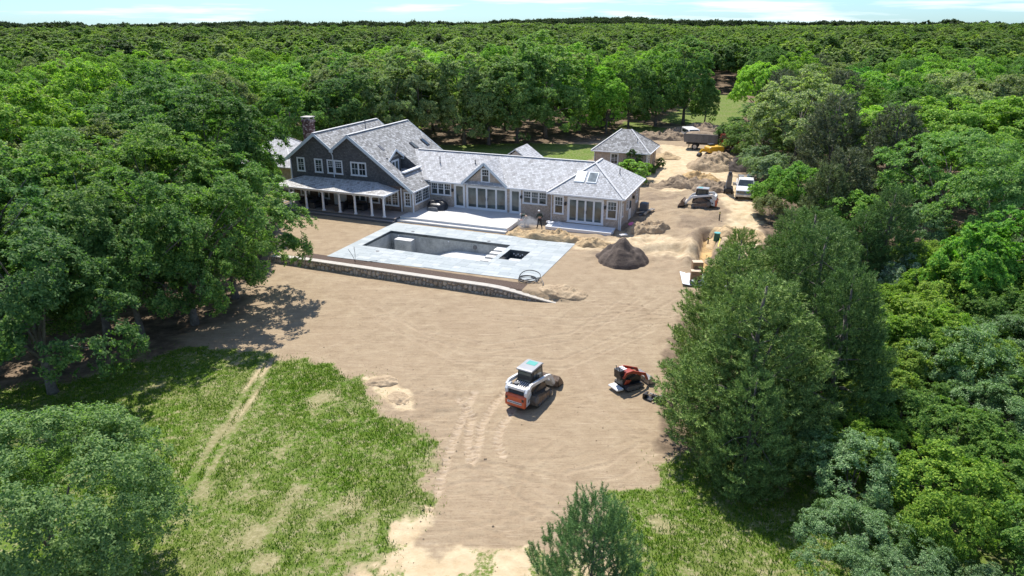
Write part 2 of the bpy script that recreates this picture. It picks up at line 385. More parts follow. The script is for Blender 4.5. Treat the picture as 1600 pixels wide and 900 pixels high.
def objrand(name, cols, scale=4, var=.25, rough=.85, bump=.3):
    m, t, b = nodes(name); L = t.links
    oi = N(t, 'ShaderNodeObjectInfo'); c = N(t, 'ShaderNodeTexCoord'); n = N(t, 'ShaderNodeTexNoise', Scale=scale, Detail=6.0, Roughness=.65)
    L.new(c.outputs['Object'], n.inputs['Vector'])
    k = len(cols); o = ramp(t, oi.outputs['Random'], [(i / (k - 1), c_) for i, c_ in enumerate(cols)])
    f = ramp(t, n.outputs[0], [(.3, g3(1 - var)), (.7, g3(1))])
    mx = N(t, 'ShaderNodeMixRGB', blend_type='MULTIPLY'); mx.inputs[0].default_value = 1; L.new(o, mx.inputs[1]); L.new(f, mx.inputs[2])
    L.new(mx.outputs[0], b.inputs['Base Color']); b.inputs['Roughness'].default_value = rough
    bp = N(t, 'ShaderNodeBump', Strength=bump, Distance=.03); L.new(n.outputs[0], bp.inputs['Height']); L.new(bp.outputs[0], b.inputs['Normal'])
    return m
M['stone'] = objrand('field_stone', [(.34, .265, .19), (.50, .41, .31), (.42, .37, .31), (.58, .49, .38), (.46, .34, .23)])
M['paver'] = objrand('bluestone_paver', [(.285, .32, .325), (.375, .41, .41), (.32, .355, .36), (.425, .45, .45), (.35, .385, .39)], 3, .10, .75, .05)
M['brick'] = shingle('chimney_brick', [(.03, .016, .018), (.07, .03, .028), (.11, .05, .045), (.50, .42, .38)], bw=.24, bh=.16, mort=.9, noise=1.1)

# ------------------------------------------------------------ ground
LAWN_L = pxpoly([(-500, 640), (60, 612), (150, 575), (260, 548), (330, 535), (365, 545), (392, 560), (440, 556), (480, 558), (540, 585), (585, 612), (600, 640), (612, 664), (640, 688), (660, 716), (650, 745), (660, 765), (628, 790), (600, 812), (580, 850), (540, 880), (520, 930), (470, 1100), (-600, 1200)], ZF)
LAWN_R = pxpoly([(942, 806), (965, 780), (1000, 748), (1030, 728), (1060, 700), (1300, 690), (1700, 760), (1700, 1100), (1000, 1150), (950, 900), (930, 840)], ZF)
SPARSE = pxpoly([(560, 868), (650, 848), (760, 862), (830, 852), (1010, 830), (1060, 850), (1080, 1000), (700, 1100), (520, 1000)], ZF)
YARD_L = pxpoly([(424, 330), (432, 318), (470, 304), (470, 284), (300, 280), (300, 330)], 0)
YARD_B = pxpoly([(560, 246), (560, 231), (700, 226), (830, 224), (940, 226), (975, 190), (1000, 192), (1060, 205), (1075, 196), (1030, 190), (1050, 176), (1084, 150), (1110, 146), (1172, 150), (1170, 170), (1135, 214), (1075, 206), (1010, 216), (920, 250)], 0)
CLEAR = pxpoly([(-200, 610), (40, 610), (88, 612), (160, 540), (225, 528), (300, 508), (345, 452), (396, 415), (428, 388), (424, 335), (408, 300), (402, 268), (420, 240)], -.5) + \
    pxpoly([(560, 231), (700, 227), (830, 224), (930, 221), (990, 200), (1060, 196), (1086, 148), (1110, 145), (1172, 149), (1168, 172), (1132, 216), (1122, 242), (1160, 262), (1184, 292), (1186, 335), (1200, 380), (1160, 412)], 0) + \
    pxpoly([(1120, 450), (1080, 500), (1050, 560), (1045, 700), (1068, 742), (1250, 782), (1300, 860), (1330, 980), (-300, 980)], ZF)
def spaced(segs):
    out = [segs[0][0]]
    for a, b, st in segs:
        n = max(1, int(round((b - a) / st))); out += [a + (b - a) * (i + 1) / n for i in range(n)]
    return out
gx = spaced([(-5200, -1500, 500), (-1500, -400, 70), (-400, -80, 16), (-80, -30, 2.0), (-30, -14, .4), (-14, 15, .115), (15, 42, .25), (42, 80, 1.6), (80, 400, 14), (400, 1500, 70), (1500, 5200, 500)])
gy = spaced([(-120, -10, 11), (-10, 16, 2.0), (16, 46, .115), (46, 100, .22), (100, 150, 1.0), (150, 400, 8), (400, 1500, 40), (1500, 6500, 400)])
GX, GY = np.meshgrid(np.array(gx), np.array(gy))
GZ = gh(GX.ravel(), GY.ravel()).reshape(GX.shape)
nx, ny = len(gx), len(gy)
idx = np.arange(nx * ny).reshape(ny, nx)
FQ = np.stack([idx[:-1, :-1].ravel(), idx[:-1, 1:].ravel(), idx[1:, 1:].ravel(), idx[1:, :-1].ravel()], 1)
xs, ys = GX.ravel(), GY.ravel()
S_, T_ = st_of(xs, ys)
wob = (fbm(xs / 1.6, ys / 1.6, 41, 4) - .47) * 2.2 + (fbm(xs / .35, ys / .35, 43, 2) - .37) * .9
wob2 = wob * 1.5 + (fbm(xs / 4, ys / 4, 47, 3) - .45) * 2.4
def inside(poly, soft=.6): return 1 - sstep(-soft, soft, poly_sd(xs, ys, poly) + (wob2 if poly is LAWN_L or poly is LAWN_R else wob))
grass = np.maximum.reduce([inside(LAWN_L), inside(LAWN_R), inside(YARD_L), 1 - sstep(-1, 1, poly_sd(xs, ys, YARD_B) + wob)])
dg = fbm(xs / 2.3, ys / 2.3, 61, 4)
dg2 = fbm(xs / .75, ys / .75, 63, 4)
grass = grass * np.where(ys < 60, .74 + .5 * (dg - .47) + .9 * (dg2 - .47), 1)
grass = np.clip(grass, 0, 1)
grass = np.maximum(grass, .55 * inside(SPARSE, .8) * sstep(.40, .5, fbm(xs / 1.1, ys / 1.1, 65, 3)))
bald = np.zeros(xs.shape)
for c, r in (((408, 830), .9), ((412, 880), .7), ((500, 622), .8), ((470, 760), .5), ((545, 690), .4), ((548, 780), .4), ((1028, 815), .3), ((610, 618), .6)):
    cx, cy = at(*c, ZF); bald = np.maximum(bald, .62 * (1 - sstep(r * .2, r * 1.5, np.hypot(xs - cx, (ys - cy) * .75) + wob * .7)))
for tr in LAWN_TRACKS:
    d, al = line_d(xs, ys, tr); bald = np.maximum(bald, (1 - sstep(.08, .24, d + wob * .07)) * np.clip(1.1 - al / 16, .3, .9))
grass = grass * (1 - bald)
sand = np.maximum.reduce([
    bald * .8, inside(SPARSE, .8) * .75,
    .85 * (1 - sstep(-.6, .9, poly_sd(xs, ys, pxpoly([(566, 590), (600, 588), (632, 610), (640, 634), (618, 640), (600, 618)], ZF)) + wob * .4)),
    .9 * (1 - sstep(-.6, .9, poly_sd(xs, ys, pxpoly([(600, 800), (650, 765), (668, 790), (640, 850), (580, 880), (560, 860)], ZF)) + wob * .5)),
    # the sandy drive right of the house
    .9 * (1 - sstep(-1.5, 1.5, poly_sd(xs, ys, pxpoly([(1030, 225), (1100, 232), (1130, 262), (1185, 300), (1190, 400), (1130, 400), (1135, 330), (1120, 300), (1030, 300), (1012, 278), (1030, 262)], 0)) + wob)),
    .55 * (1 - sstep(-1, 1.5, poly_sd(xs, ys, pxpoly([(800, 372), (900, 380), (960, 372), (1010, 355), (1095, 385), (1100, 410), (1010, 400), (900, 392), (800, 380)], 0)) + wob * .6))])
ora = .8 - .8 * sstep(.25, .8, line_d(xs, ys, TRENCH)[0])
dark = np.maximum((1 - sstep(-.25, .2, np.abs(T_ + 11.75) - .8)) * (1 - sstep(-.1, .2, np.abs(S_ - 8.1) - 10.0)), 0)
rough = sstep(18.5, 21, S_) * sstep(-6, -2, T_) * (1 - sstep(24, 32, T_)) * (1 - sstep(.2, .6, sand))
tone = np.maximum(inside(LAWN_L, 1.0), inside(LAWN_R, 1.0)) * (1 - .6 * bald)
ptch = 1 - sstep(-.5, 1.0, poly_sd(xs, ys, PATCH) + wob * .4)
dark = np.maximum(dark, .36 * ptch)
dark = np.maximum(dark, .45 * rough * sstep(.42, .6, fbm(xs / 3, ys / 3, 75, 4)))
litter = sstep(-2.0, 1.5, poly_sd(xs, ys, CLEAR) + wob) * (1 - np.clip(grass, 0, 1))
for c, r in (((300, 480), 6.5), ((200, 560), 5), ((330, 430), 7)):
    cx, cy = at(*c, ZF); litter = np.maximum(litter, .75 * (1 - sstep(r * .4, r, np.hypot(xs - cx, ys - cy) + wob)) * (1 - grass))
me = mesh_np('ground', np.stack([xs, ys, GZ.ravel()], 1), FQ, None, 4, True)
def vattr(me, name, arr4):
    a = me.color_attributes.new(name, 'FLOAT_COLOR', 'POINT'); a.data.foreach_set('color', np.ascontiguousarray(arr4, np.float32).ravel())
trk = np.zeros(xs.shape)
for i, tr in enumerate(TRACKS):
    d, al = line_d(xs, ys, tr)
    if i < 4: trk = np.maximum(trk, (1 - sstep(.17, .26, d)) * (.45 + .3 * np.sign(np.sin(al * 2 * math.pi / .30))))
    else: trk = np.maximum(trk, .10 * (1 - sstep(.05, .25, np.abs(d - .5))))
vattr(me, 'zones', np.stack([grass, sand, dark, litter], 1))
vattr(me, 'zones_b', np.stack([ora, trk, tone, np.ones_like(trk)], 1))
def ground_mat():
    m, t, b = nodes('site_ground'); L = t.links
    za = N(t, 'ShaderNodeVertexColor', layer_name='zones'); zb = N(t, 'ShaderNodeVertexColor', layer_name='zones_b')
    sa = N(t, 'ShaderNodeSeparateColor'); L.new(za.outputs[0], sa.inputs[0]); sb = N(t, 'ShaderNodeSeparateColor'); L.new(zb.outputs[0], sb.inputs[0])
    c = N(t, 'ShaderNodeTexCoord')
    def noise(s, d=6.0, r=.6, sx=None):
        n = N(t, 'ShaderNodeTexNoise', Scale=s, Detail=d, Roughness=r)
        if sx:
            mp = N(t, 'ShaderNodeMapping'); mp.inputs['Scale'].default_value = sx; mp.inputs['Rotation'].default_value = (0, 0, R(-28)); L.new(c.outputs['Object'], mp.inputs[0]); L.new(mp.outputs[0], n.inputs['Vector'])
        else: L.new(c.outputs['Object'], n.inputs['Vector'])
        return n.outputs[0]
    n_big, n_mid, n_fine = noise(.16, 8, .62), noise(1.1, 9, .66), noise(9, 5, .7)
    n_str = noise(1.0, 5, .65, (.35, 2.6, 1))
    def mix(f, a, bb, typ='MIX'):
        x = N(t, 'ShaderNodeMixRGB', blend_type=typ)
        for i, v in enumerate((f, a, bb)):
            if isinstance(v, (int, float)): x.inputs[i].default_value = v if i == 0 else (*g3(v), 1)
            elif isinstance(v, tuple): x.inputs[i].default_value = (*v, 1)
            else: L.new(v, x.inputs[i])
        return x.outputs[0]
    def thr(z, n, w=.35):
        """soft mask with a ragged edge"""
        a = N(t, 'ShaderNodeMath', operation='MULTIPLY_ADD'); L.new(n, a.inputs[0]); a.inputs[1].default_value = w * 2; a.inputs[2].default_value = -w
        s = N(t, 'ShaderNodeMath', operation='ADD'); L.new(z, s.inputs[0]); L.new(a.outputs[0], s.inputs[1])
        return ramp(t, s.outputs[0], [(.36, g3(0)), (.62, g3(1))])
    dirt = ramp(t, n_mid, [(.25, (.24, .178, .112)), (.5, (.325, .250, .162)), (.78, (.41, .328, .218))])
    dirt = mix(ramp(t, n_big, [(.35, g3(0)), (.7, g3(.55))]), dirt, (.30, .222, .142))
    dirt = mix(ramp(t, n_str, [(.45, g3(0)), (.75, g3(.22))]), dirt, (.40, .305, .20))
    dirt = mix(ramp(t, n_fine, [(.30, g3(.45)), (.5, g3(0))]), dirt, (.19, .125, .082))
    dirt = mix(sb.outputs[1], dirt, (.47, .37, .265))
    for sc_, ro, ps, am in (((.5, 9, 1), -24, .62, .5), ((.45, 8, 1), 28, .63, .5), ((.6, 9, 1), 70, .64, .45), ((.35, 7, 1), 8, .64, .5)):
        nn = N(t, 'ShaderNodeTexNoise', Scale=1.0, Detail=4.0, Roughness=.6); mq = N(t, 'ShaderNodeMapping'); mq.inputs['Rotation'].default_value = (0, 0, R(ro)); mq.inputs['Scale'].default_value = sc_
        L.new(c.outputs['Object'], mq.inputs[0]); L.new(mq.outputs[0], nn.inputs['Vector'])
        dirt = mix(ramp(t, nn.outputs[0], [(ps - .035, g3(0)), (ps, g3(am)), (ps + .03, g3(0))]), dirt, (.20, .14, .09))
        dirt = mix(ramp(t, nn.outputs[0], [(.30, g3(am * .8)), (.36, g3(0))]), dirt, (.48, .38, .27))
    sandc = ramp(t, n_mid, [(.3, (.42, .31, .18)), (.7, (.60, .485, .32))])
    strw = ramp(t, noise(4.5, 8, .75), [(.3, (.13, .13, .05)), (.5, (.24, .225, .10)), (.72, (.42, .37, .23))])
    x = mix(thr(sa.outputs[1], n_mid, .25), dirt, sandc)
    x = mix(ramp(t, sb.outputs[2], [(.35, g3(0)), (.65, g3(.85))]), x, strw)
    x = mix(thr(sb.outputs[0], n_mid, .3), x, (.50, .335, .15))
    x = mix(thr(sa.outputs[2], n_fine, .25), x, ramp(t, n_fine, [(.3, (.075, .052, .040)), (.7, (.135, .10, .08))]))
    lit = ramp(t, n_mid, [(.3, (.06, .045, .03)), (.5, (.15, .11, .073)), (.72, (.30, .215, .145))])
    x = mix(thr(za.outputs[1], n_mid, .3), x, lit)
    gr = ramp(t, n_mid, [(.25, (.056, .115, .010)), (.5, (.095, .165, .016)), (.75, (.155, .19, .034))])
    gr = mix(ramp(t, n_big, [(.42, g3(0)), (.62, g3(.7))]), gr, (.15, .165, .05))
    gr = mix(ramp(t, n_fine, [(.3, g3(.5)), (.5, g3(0))]), gr, (.06, .09, .018))
    straw = noise(3.1, 8, .75)
    gr = mix(ramp(t, straw, [(.50, g3(0)), (.64, g3(.8))]), gr, (.37, .31, .19))
    x = mix(thr(sa.outputs[0], noise(5.5, 7, .78), .75), x, gr)
    L.new(x, b.inputs['Base Color']); b.inputs['Roughness'].default_value = .95; b.inputs['Specular IOR Level'].default_value = .15
    h = N(t, 'ShaderNodeMath', operation='MULTIPLY_ADD'); L.new(n_fine, h.inputs[0]); h.inputs[1].default_value = .35; L.new(n_mid, h.inputs[2])
    h2 = N(t, 'ShaderNodeMath', operation='MULTIPLY_ADD'); L.new(n_str, h2.inputs[0]); h2.inputs[1].default_value = .12; L.new(h.outputs[0], h2.inputs[2])
    bp = N(t, 'ShaderNodeBump', Strength=.75, Distance=.10); L.new(h2.outputs[0], bp.inputs['Height']); L.new(bp.outputs[0], b.inputs['Normal'])
    return m
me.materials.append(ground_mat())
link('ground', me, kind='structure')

# ------------------------------------------------------------ house frame helper
def hthing(name, label, cat, s=0, t=0, z=0, group=None):
    x, y = hw(s, t); return thing(name, label, cat, (x, y, z), TH, group)
class Off(MB):
    """shapes given in house coordinates, stored relative to a thing that stands at (s,t,z)"""
    def __init__(self, s=0, t=0, z=0): super().__init__(); self.o = (s, t, z)
    def add(self, vs, fs): return super().add([(p[0] - self.o[0], p[1] - self.o[1], p[2] - self.o[2]) for p in vs], fs)

# ------------------------------------------------------------ patio, pool and spa
PO = (9.3, -5.3, 0.0)
patio = hthing('pool_patio', 'pale bluestone patio around the empty swimming pool', 'patio', *PO)
rng = random.Random(5)
b = Off(*PO)
def ring(b, x0, x1, y0, y1, h0, h1, k0, k1, za, zb):
    b.box(x0, h0, y0, y1, za, zb); b.box(h1, x1, y0, y1, za, zb); b.box(h0, h1, y0, k0, za, zb); b.box(h0, h1, k1, y1, za, zb)
PS0, PS1, PT0, PT1 = 1.12, 13.35, -7.55, -2.6
SS0, SS1, ST0, ST1 = 13.80, 15.66, -6.42, -3.75
front_t = lambda s: -11.2 + (s / 18.62) * .87
b.box(0.03, PS0, -10.30, -.03, -.10, .012); b.box(SS1, 18.58, -10.30, -.03, -.10, .012); b.box(PS1, SS0, -10.30, -.03, -.10, .012)
b.box(PS0, PS1, PT1, -.03, -.10, .012); b.box(PS0, PS1, -10.30, PT0, -.10, .012); b.box(SS0, SS1, ST1, -.03, -.10, .012); b.box(SS0, SS1, -10.30, ST0, -.10, .012)
b.hexa([(0.03, front_t(0) + .03, -.1), (18.58, front_t(18.6) + .03, -.1), (18.58, -10.3, -.1), (.03, -10.3, -.1), (0.03, front_t(0) + .03, .012), (18.58, front_t(18.6) + .03, .012), (18.58, -10.3, .012), (.03, -10.3, .012)])
b.build('bedding', M['slate'], patio)
def paver(x0, x1, y0, y1):
    g = .006; z1 = .030 + rng.uniform(0, .006)
    lo = [max(y0, front_t(x)) if y0 < -10 else y0 for x in (x0, x1)]
    if y1 - max(lo) < .1: return
    q = Off(*PO)
    q.hexa([(x0 + g, lo[0] + g, .013), (x1 - g, lo[1] + g, .013), (x1 - g, y1 - g, .013), (x0 + g, y1 - g, .013),
            (x0 + g, lo[0] + g, z1), (x1 - g, lo[1] + g, z1), (x1 - g, y1 - g, z1), (x0 + g, y1 - g, z1)])
    q.build('paver', M['paver'], patio)
def tile_rows(x0, x1, y0, y1, rows):
    hgt = (y1 - y0) / rows
    for r in range(rows):
        x = x0
        while x < x1 - .01:
            w = rng.choice((.62, .93, .93, 1.24))
            if x1 - (x + w) < .45: w = x1 - x
            paver(x, x + w, y0 + r * hgt, y0 + (r + 1) * hgt); x += w
tile_rows(0, 18.62, PT1, 0, 4); tile_rows(0, PS0, PT0, PT1, 7); tile_rows(PS1, SS0, PT0, PT1, 6)
tile_rows(SS1, 18.62, PT0, PT1, 7); tile_rows(SS0, SS1, ST1, PT1, 2); tile_rows(SS0, SS1, PT0, ST0, 2)
tile_rows(0, 18.62, -10.0, PT0, 4); tile_rows(0, 18.62, -11.25, -10.0, 2)
for (u, v) in ((590, 392.5), (645, 362), (764, 377)):
    x, y = at(u, v, .03); d_ = MB(); d_.cyl((0, 0, 0), .16, .012, 16); q_ = st_of(x, y); d_.build('skimmer_lid', M['lead'], patio, loc=(q_[0] - PO[0], q_[1] - PO[1], .037))

pool = hthing('swimming_pool', 'empty rectangular swimming pool with plaster walls greyed for shade', 'swimming pool', *PO)
zdeep, zsh = -2.1, -1.12
def floor_z(s): return zdeep + (zsh - zdeep) * float(sstep(4.5, 8.5, s))
b = Off(*PO); w_ = .2
b.box(PS0 - w_, PS1 + w_, PT1, PT1 + w_, -2.4, -.02); b.box(PS0 - w_, PS0, PT0, PT1, -2.4, -.02); b.box(PS1, PS1 + w_, PT0, PT1, -2.4, -.02); b.box(PS0 - w_, PS1 + w_, PT0 - w_, PT0, -2.4, -.02)
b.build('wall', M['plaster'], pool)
b = Off(*PO); ss = [PS0 + (PS1 - PS0) * i / 24 for i in range(25)]
for i in range(24): b.add([(ss[i], PT0, floor_z(ss[i])), (ss[i + 1], PT0, floor_z(ss[i + 1])), (ss[i + 1], PT1, floor_z(ss[i + 1])), (ss[i], PT1, floor_z(ss[i]))], [(0, 1, 2, 3)])
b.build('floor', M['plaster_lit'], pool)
b = Off(*PO)
b.box(PS0 + .003, PS1 - .003, PT1 - .02, PT1 - .003, -.2, -.022); b.box(PS0 + .003, PS0 + .02, PT0 + .003, PT1 - .02, -.2, -.022); b.box(PS1 - .02, PS1 - .003, PT0 + .003, PT1 - .02, -.2, -.022)
b.build('waterline_tiles', M['tile'], pool)
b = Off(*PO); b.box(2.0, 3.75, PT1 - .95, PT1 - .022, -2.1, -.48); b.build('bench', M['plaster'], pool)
b = Off(*PO); b.box(2.0, 3.75, PT1 - .95, PT1 - .022, -.478, -.45); b.build('bench_sunlit_top', M['plaster_lit'], pool)  # thin sheet in the sunlit plaster colour, paints the sun on the bench
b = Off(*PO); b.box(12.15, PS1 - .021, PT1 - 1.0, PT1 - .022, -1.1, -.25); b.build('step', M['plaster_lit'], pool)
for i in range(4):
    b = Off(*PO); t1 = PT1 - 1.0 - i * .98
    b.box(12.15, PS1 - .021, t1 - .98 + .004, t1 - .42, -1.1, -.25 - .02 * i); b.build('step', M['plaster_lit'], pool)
    b = Off(*PO); b.box(12.16, PS1 - .021, t1 - .42, t1 - .004, -1.1, -.62); b.build('step_riser', M['plaster'], pool)  # gap between blocks takes the shaded plaster copy, painting its shadow
for (u, v) in ((624, 368.0), (702, 377.5)):
    b = Off(*PO); x, y = at(u, v, -.4); s = st_of(x, y)[0]; b.disc((s, PT1 - .03, -.35), (0, 1, 0), .07, .04, 12); b.build('pool_light', M['white'], pool)
b = Off(*PO); b.disc((9.9, PT1 - .03, -.6), (0, 1, 0), .2, .05, 18); b.build('pool_light', M['lead'], pool)
for s in (4.6, 10.6):
    b = Off(*PO); b.box(s, s + .5, PT1 - .024, PT1 - .004, -.19, -.03); b.build('skimmer_opening', M['black'], pool)

spa = hthing('spa', 'small square plunge spa with a row of jets beside the pool', 'spa', *PO)
b = Off(*PO)
for q in ((SS0 - .12, SS1 + .12, ST1, ST1 + .12), (SS0 - .12, SS0, ST0, ST1), (SS1, SS1 + .12, ST0, ST1), (SS0 - .12, SS1 + .12, ST0 - .12, ST0)): b.box(*q, -1.3, -.02)
b.box(SS0, SS1, ST0, ST1, -1.3, -1.2); b.build('shell', M['tile'], spa)
b = Off(*PO); b.box(SS0 + .02, SS1 - .02, ST1 - .5, ST1 - .02, -1.2, -.62); b.build('bench', M['tile'], spa)
b = Off(*PO); b.box(SS0 + .15, SS1 - .15, ST1 - 1.05, ST1 - .5, -1.2, -.60); b.build('seat', M['plaster_lit'], spa)
for i in range(7):
    b = Off(*PO); b.disc((SS0 + .35 + i * .2, ST1 - .03, -.32 - .13 * (i % 2)), (0, 1, 0), .055, .05, 10); b.build('jet', M['white'], spa)
# a loose coil of black pipe at the patio corner, and two stray wires sticking from the bed
x, y = at(822, 437, .05); coil = thing('pipe_coil', 'loose coil of black pipe at the front corner of the patio', 'pipe', (x, y, .05))
b = MB(); pts = []
for i in range(90):
    a = i / 90 * 2 * math.pi * 2.6; r = .75 + .12 * math.sin(a * 1.7); tilt = .9 * max(0, (i - 55) / 35)
    pts.append((r * math.cos(a) + .004 * i, r * .8 * math.sin(a), .06 + .001 * i + tilt * (r * math.sin(a + .6) + .5) * .75))
pts += [(1.1, -.3, .3), (1.3, -.9, .05), (1.2, -1.5, -.05)]
b.tube(pts, .035, 6); b.build('pipe', M['black'], coil, True)
b = MB(); b.tube([(-.5, -.2, .03), (.1, -.75, .03), (.8, -.6, .04), (.95, .1, .05), (.4, .5, .05)], .03, 6); b.build('pipe', M['lead'], coil, True)
x, y = at(555, 410, .05); wr = thing('wire_bundle', 'dark wires standing out of the brown bed behind the stone wall', 'wires', (x, y, .05))
for q in ([(0, 0, 0), (-.15, .05, .5), (-.5, .1, 1.1)], [(0, 0, 0), (.05, 0, .7), (.0, .05, 1.35)], [(0, 0, .05), (.5, -.1, .06), (1.0, .1, .05), (1.8, .25, .06)]):
    b = MB(); b.tube(q, .018, 5); b.build('wire', M['black'], wr)

# ------------------------------------------------------------ dry stone retaining wall
WO = (8.5, -12.55, -.6)
wall = hthing('stone_wall', 'long low fieldstone retaining wall with pale granite cap below the patio', 'wall', *WO)
W0, W1, WF, WB = -4.6, 21.6, -12.78, -12.30
def wtop(s): return .10 - .60 * float(sstep(15.5, 21.8, s)) - .12 * float(sstep(-1.5, -4.6, s) if s < -1.5 else 0)
b = Off(*WO)
ss = [W0 + (W1 - W0) * i / 40 for i in range(41)]
for i in range(40):
    za, zb = wtop(ss[i]) - .09, wtop(ss[i + 1]) - .09
    b.hexa([(ss[i], WF + .05, -1.0), (ss[i + 1], WF + .05, -1.0), (ss[i + 1], WB, -1.0), (ss[i], WB, -1.0), (ss[i], WF + .05, za), (ss[i + 1], WF + .05, zb), (ss[i + 1], WB, zb), (ss[i], WB, za)])
b.build('core', M['mortar'], wall)
nst = 0
courses = 2; s_end = 21.3
for c in range(courses):
    s = W0 + rng.uniform(0, .2)
    while s < s_end:
        w = rng.uniform(.17, .46); top = wtop(s + w / 2) - .10; bot = -.74; sp_ = .5 + .3 * math.sin(s * 2.1) + .14 * math.sin(s * 5.3 + 1)
        hh = (top - bot) / courses; z0 = bot + (top - bot) * (0, sp_)[c] + rng.uniform(-.03, .03); z1 = bot + (top - bot) * (sp_, 1)[c] + rng.uniform(-.04, .02)
        if top - .2 < bot + c * .12 and c > 0: s += w; continue
        if z1 - z0 < .04 or nst >= 296: s += w; continue
        # an irregular, rounded field stone, 24 triangles or so
        q = Off(*WO); cx, cz = s + w / 2, (z0 + z1) / 2; d = rng.uniform(.02, .075)
        nn = 7; a0 = rng.uniform(0, 1); out = []; inn = []
        for k in range(nn):
            a = 2 * math.pi * k / nn + a0; rx = w / 2 * rng.uniform(.86, 1.06); rz = (z1 - z0) / 2 * rng.uniform(.86, 1.06)
            ca, sa_ = math.cos(a), math.sin(a); m_ = max(abs(ca), abs(sa_)) ** .55
            out.append((cx + rx * ca / m_ * 1.0 + rng.uniform(-.03, .03), WF + .06, cz + rz * sa_ / m_ * .98)); inn.append((cx + rx * .7 * ca, WF - d + rng.uniform(-.01, .01), cz + rz * .7 * sa_))
        q.add(out + inn, [tuple(range(nn, 2 * nn))] + [(k, (k + 1) % nn, nn + (k + 1) % nn, nn + k) for k in range(nn)])
        q.build('stone', M['stone'], wall); nst += 1; s += w + .008
s = W0
while s < W1:
    w = rng.uniform(.8, 1.3); e = min(s + w, W1); q = Off(*WO)
    q.hexa([(s + .004, WF - .04, wtop(s) - .085), (e - .004, WF - .04, wtop(e) - .085), (e - .004, WB + .03, wtop(e) - .085), (s + .004, WB + .03, wtop(s) - .085),
            (s + .004, WF - .04, wtop(s)), (e - .004, WF - .04, wtop(e)), (e - .004, WB + .03, wtop(e)), (s + .004, WB + .03, wtop(s))])
    q.build('cap_stone', M['cap'], wall); s = e

# ------------------------------------------------------------ decks
def deck(name, label, s0, s1, t0, t1, z, mat, step=None, skirt=None):
    o = hthing(name, label, 'deck', (s0 + s1) / 2, (t0 + t1) / 2, 0); q = ((s0 + s1) / 2, (t0 + t1) / 2, 0)
    b = Off(*q); b.box(s0 + .03, s1 - .03, t0 + .03, t1, -.3, z - .035); b.build('frame', skirt or M['white'], o)
    b = Off(*q); t = t0; 
    while t < t1 - .02:
        e = min(t + .142, t1); b.box(s0, s1, t, e - .006, z - .033, z + rng.uniform(-.002, .002)); t = e
    b.build('deck_boards', mat, o, kind='stuff')
    if step:
        b = Off(*q); b.box(s0, s1, step, t0 + .01, -.3, z * .5 - .03); b.build('step_frame', skirt or M['white'], o)
        b = Off(*q)
        for k in range(3):
            w = (t0 - step) / 3; b.box(s0 - .02, s1 + .02, step - .02 + k * w, step + (k + 1) * w - .01, z * .5 - .028, z * .5)
        b.build('step_board', mat, o, kind='stuff')
    return o
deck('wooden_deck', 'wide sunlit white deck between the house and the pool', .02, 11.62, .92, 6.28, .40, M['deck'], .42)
deck('porch_floor', 'shaded grey porch floor under the long columned roof', -14.2, 0.0, .02, 2.58, .40, M['deck_shade'], -.42, M['lead'])  # dark boards and grey skirt hold the porch shade in their colours
deck('landing_deck', 'small white landing before the right wing glass doors', 14.55, 21.0, 3.35, 5.27, .30, M['white'])
# ------------------------------------------------------------ windows and doors
def plane(kind, c, o):
    """maps (u along wall, d outward, z) to house coordinates. 'f' faces the camera (-t), 'r' faces +s, 'l' faces -s"""
    if kind == 'f': return lambda u, d, z: (u - o[0], c - d - o[1], z - o[2])
    if kind == 'r': return lambda u, d, z: (c + d - o[0], u - o[1], z - o[2])
    return lambda u, d, z: (c - d - o[0], u - o[1], z - o[2])
def pbox(b, P, u0, u1, d0, d1, z0, z1):
    v = [P(u0, d0, z0), P(u1, d0, z0), P(u1, d1, z0), P(u0, d1, z0), P(u0, d0, z1), P(u1, d0, z1), P(u1, d1, z1), P(u0, d1, z1)]
    e1, e2 = Vector(v[1]) - Vector(v[0]), Vector(v[3]) - Vector(v[0])
    if e1.cross(e2).z < 0: v = [v[1], v[0], v[3], v[2], v[5], v[4], v[7], v[6]]
    b.hexa(v)
def window(parent, P, u0, u1, z0, z1, units=1, grid=(2, 2), top_only=True, case=.11, fr=None, meet=True):
    fr = fr or M['white']
    b = MB(); pbox(b, P, u0, u0 + case, .0, .06, z0, z1); pbox(b, P, u1 - case, u1, 0, .06, z0, z1)
    pbox(b, P, u0 + case, u1 - case, 0, .06, z1 - case, z1); pbox(b, P, u0 - .03, u1 + .03, 0, .085, z0 - .02, z0 + case * .8)
    w = (u1 - u0 - 2 * case) / units
    for i in range(1, units): pbox(b, P, u0 + case + i * w - .045, u0 + case + i * w + .045, 0, .055, z0 + case * .8, z1 - case)
    win = b.build('window', fr, parent)
    zb, zt = z0 + case * .8, z1 - case
    for i in range(units):
        a, e = u0 + case + i * w + (.045 if i else 0), u0 + case + (i + 1) * w - (.045 if i < units - 1 else 0)
        q = MB(); pbox(q, P, a, e, .004, .018, zb, zt); q.build('pane', M['glass'], win)
        q = MB(); zm = (zb + zt) / 2
        for (f, g) in ((a, a + .045), (e - .045, e)): pbox(q, P, f, g, .02, .04, zb, zt)
        pbox(q, P, a + .045, e - .045, .02, .04, zb, zb + .05); pbox(q, P, a + .045, e - .045, .02, .04, zt - .045, zt)
        if meet: pbox(q, P, a + .045, e - .045, .02, .042, zm - .025, zm + .025)
        q.build('sash', fr, win)
        q = MB(); gb = zm + .025 if top_only else zb + .05; gt = zt - .045
        for k in range(1, grid[0]):
            u = a + (e - a) * k / grid[0]; pbox(q, P, u - .014, u + .014, .019, .034, gb, gt)
        for k in range(1, grid[1]):
            z = gb + (gt - gb) * k / grid[1]; pbox(q, P, a + .046, e - .046, .019, .033, z - .014, z + .014)
        if grid[0] > 1 or grid[1] > 1: q.build('grille', fr, win)
    return win
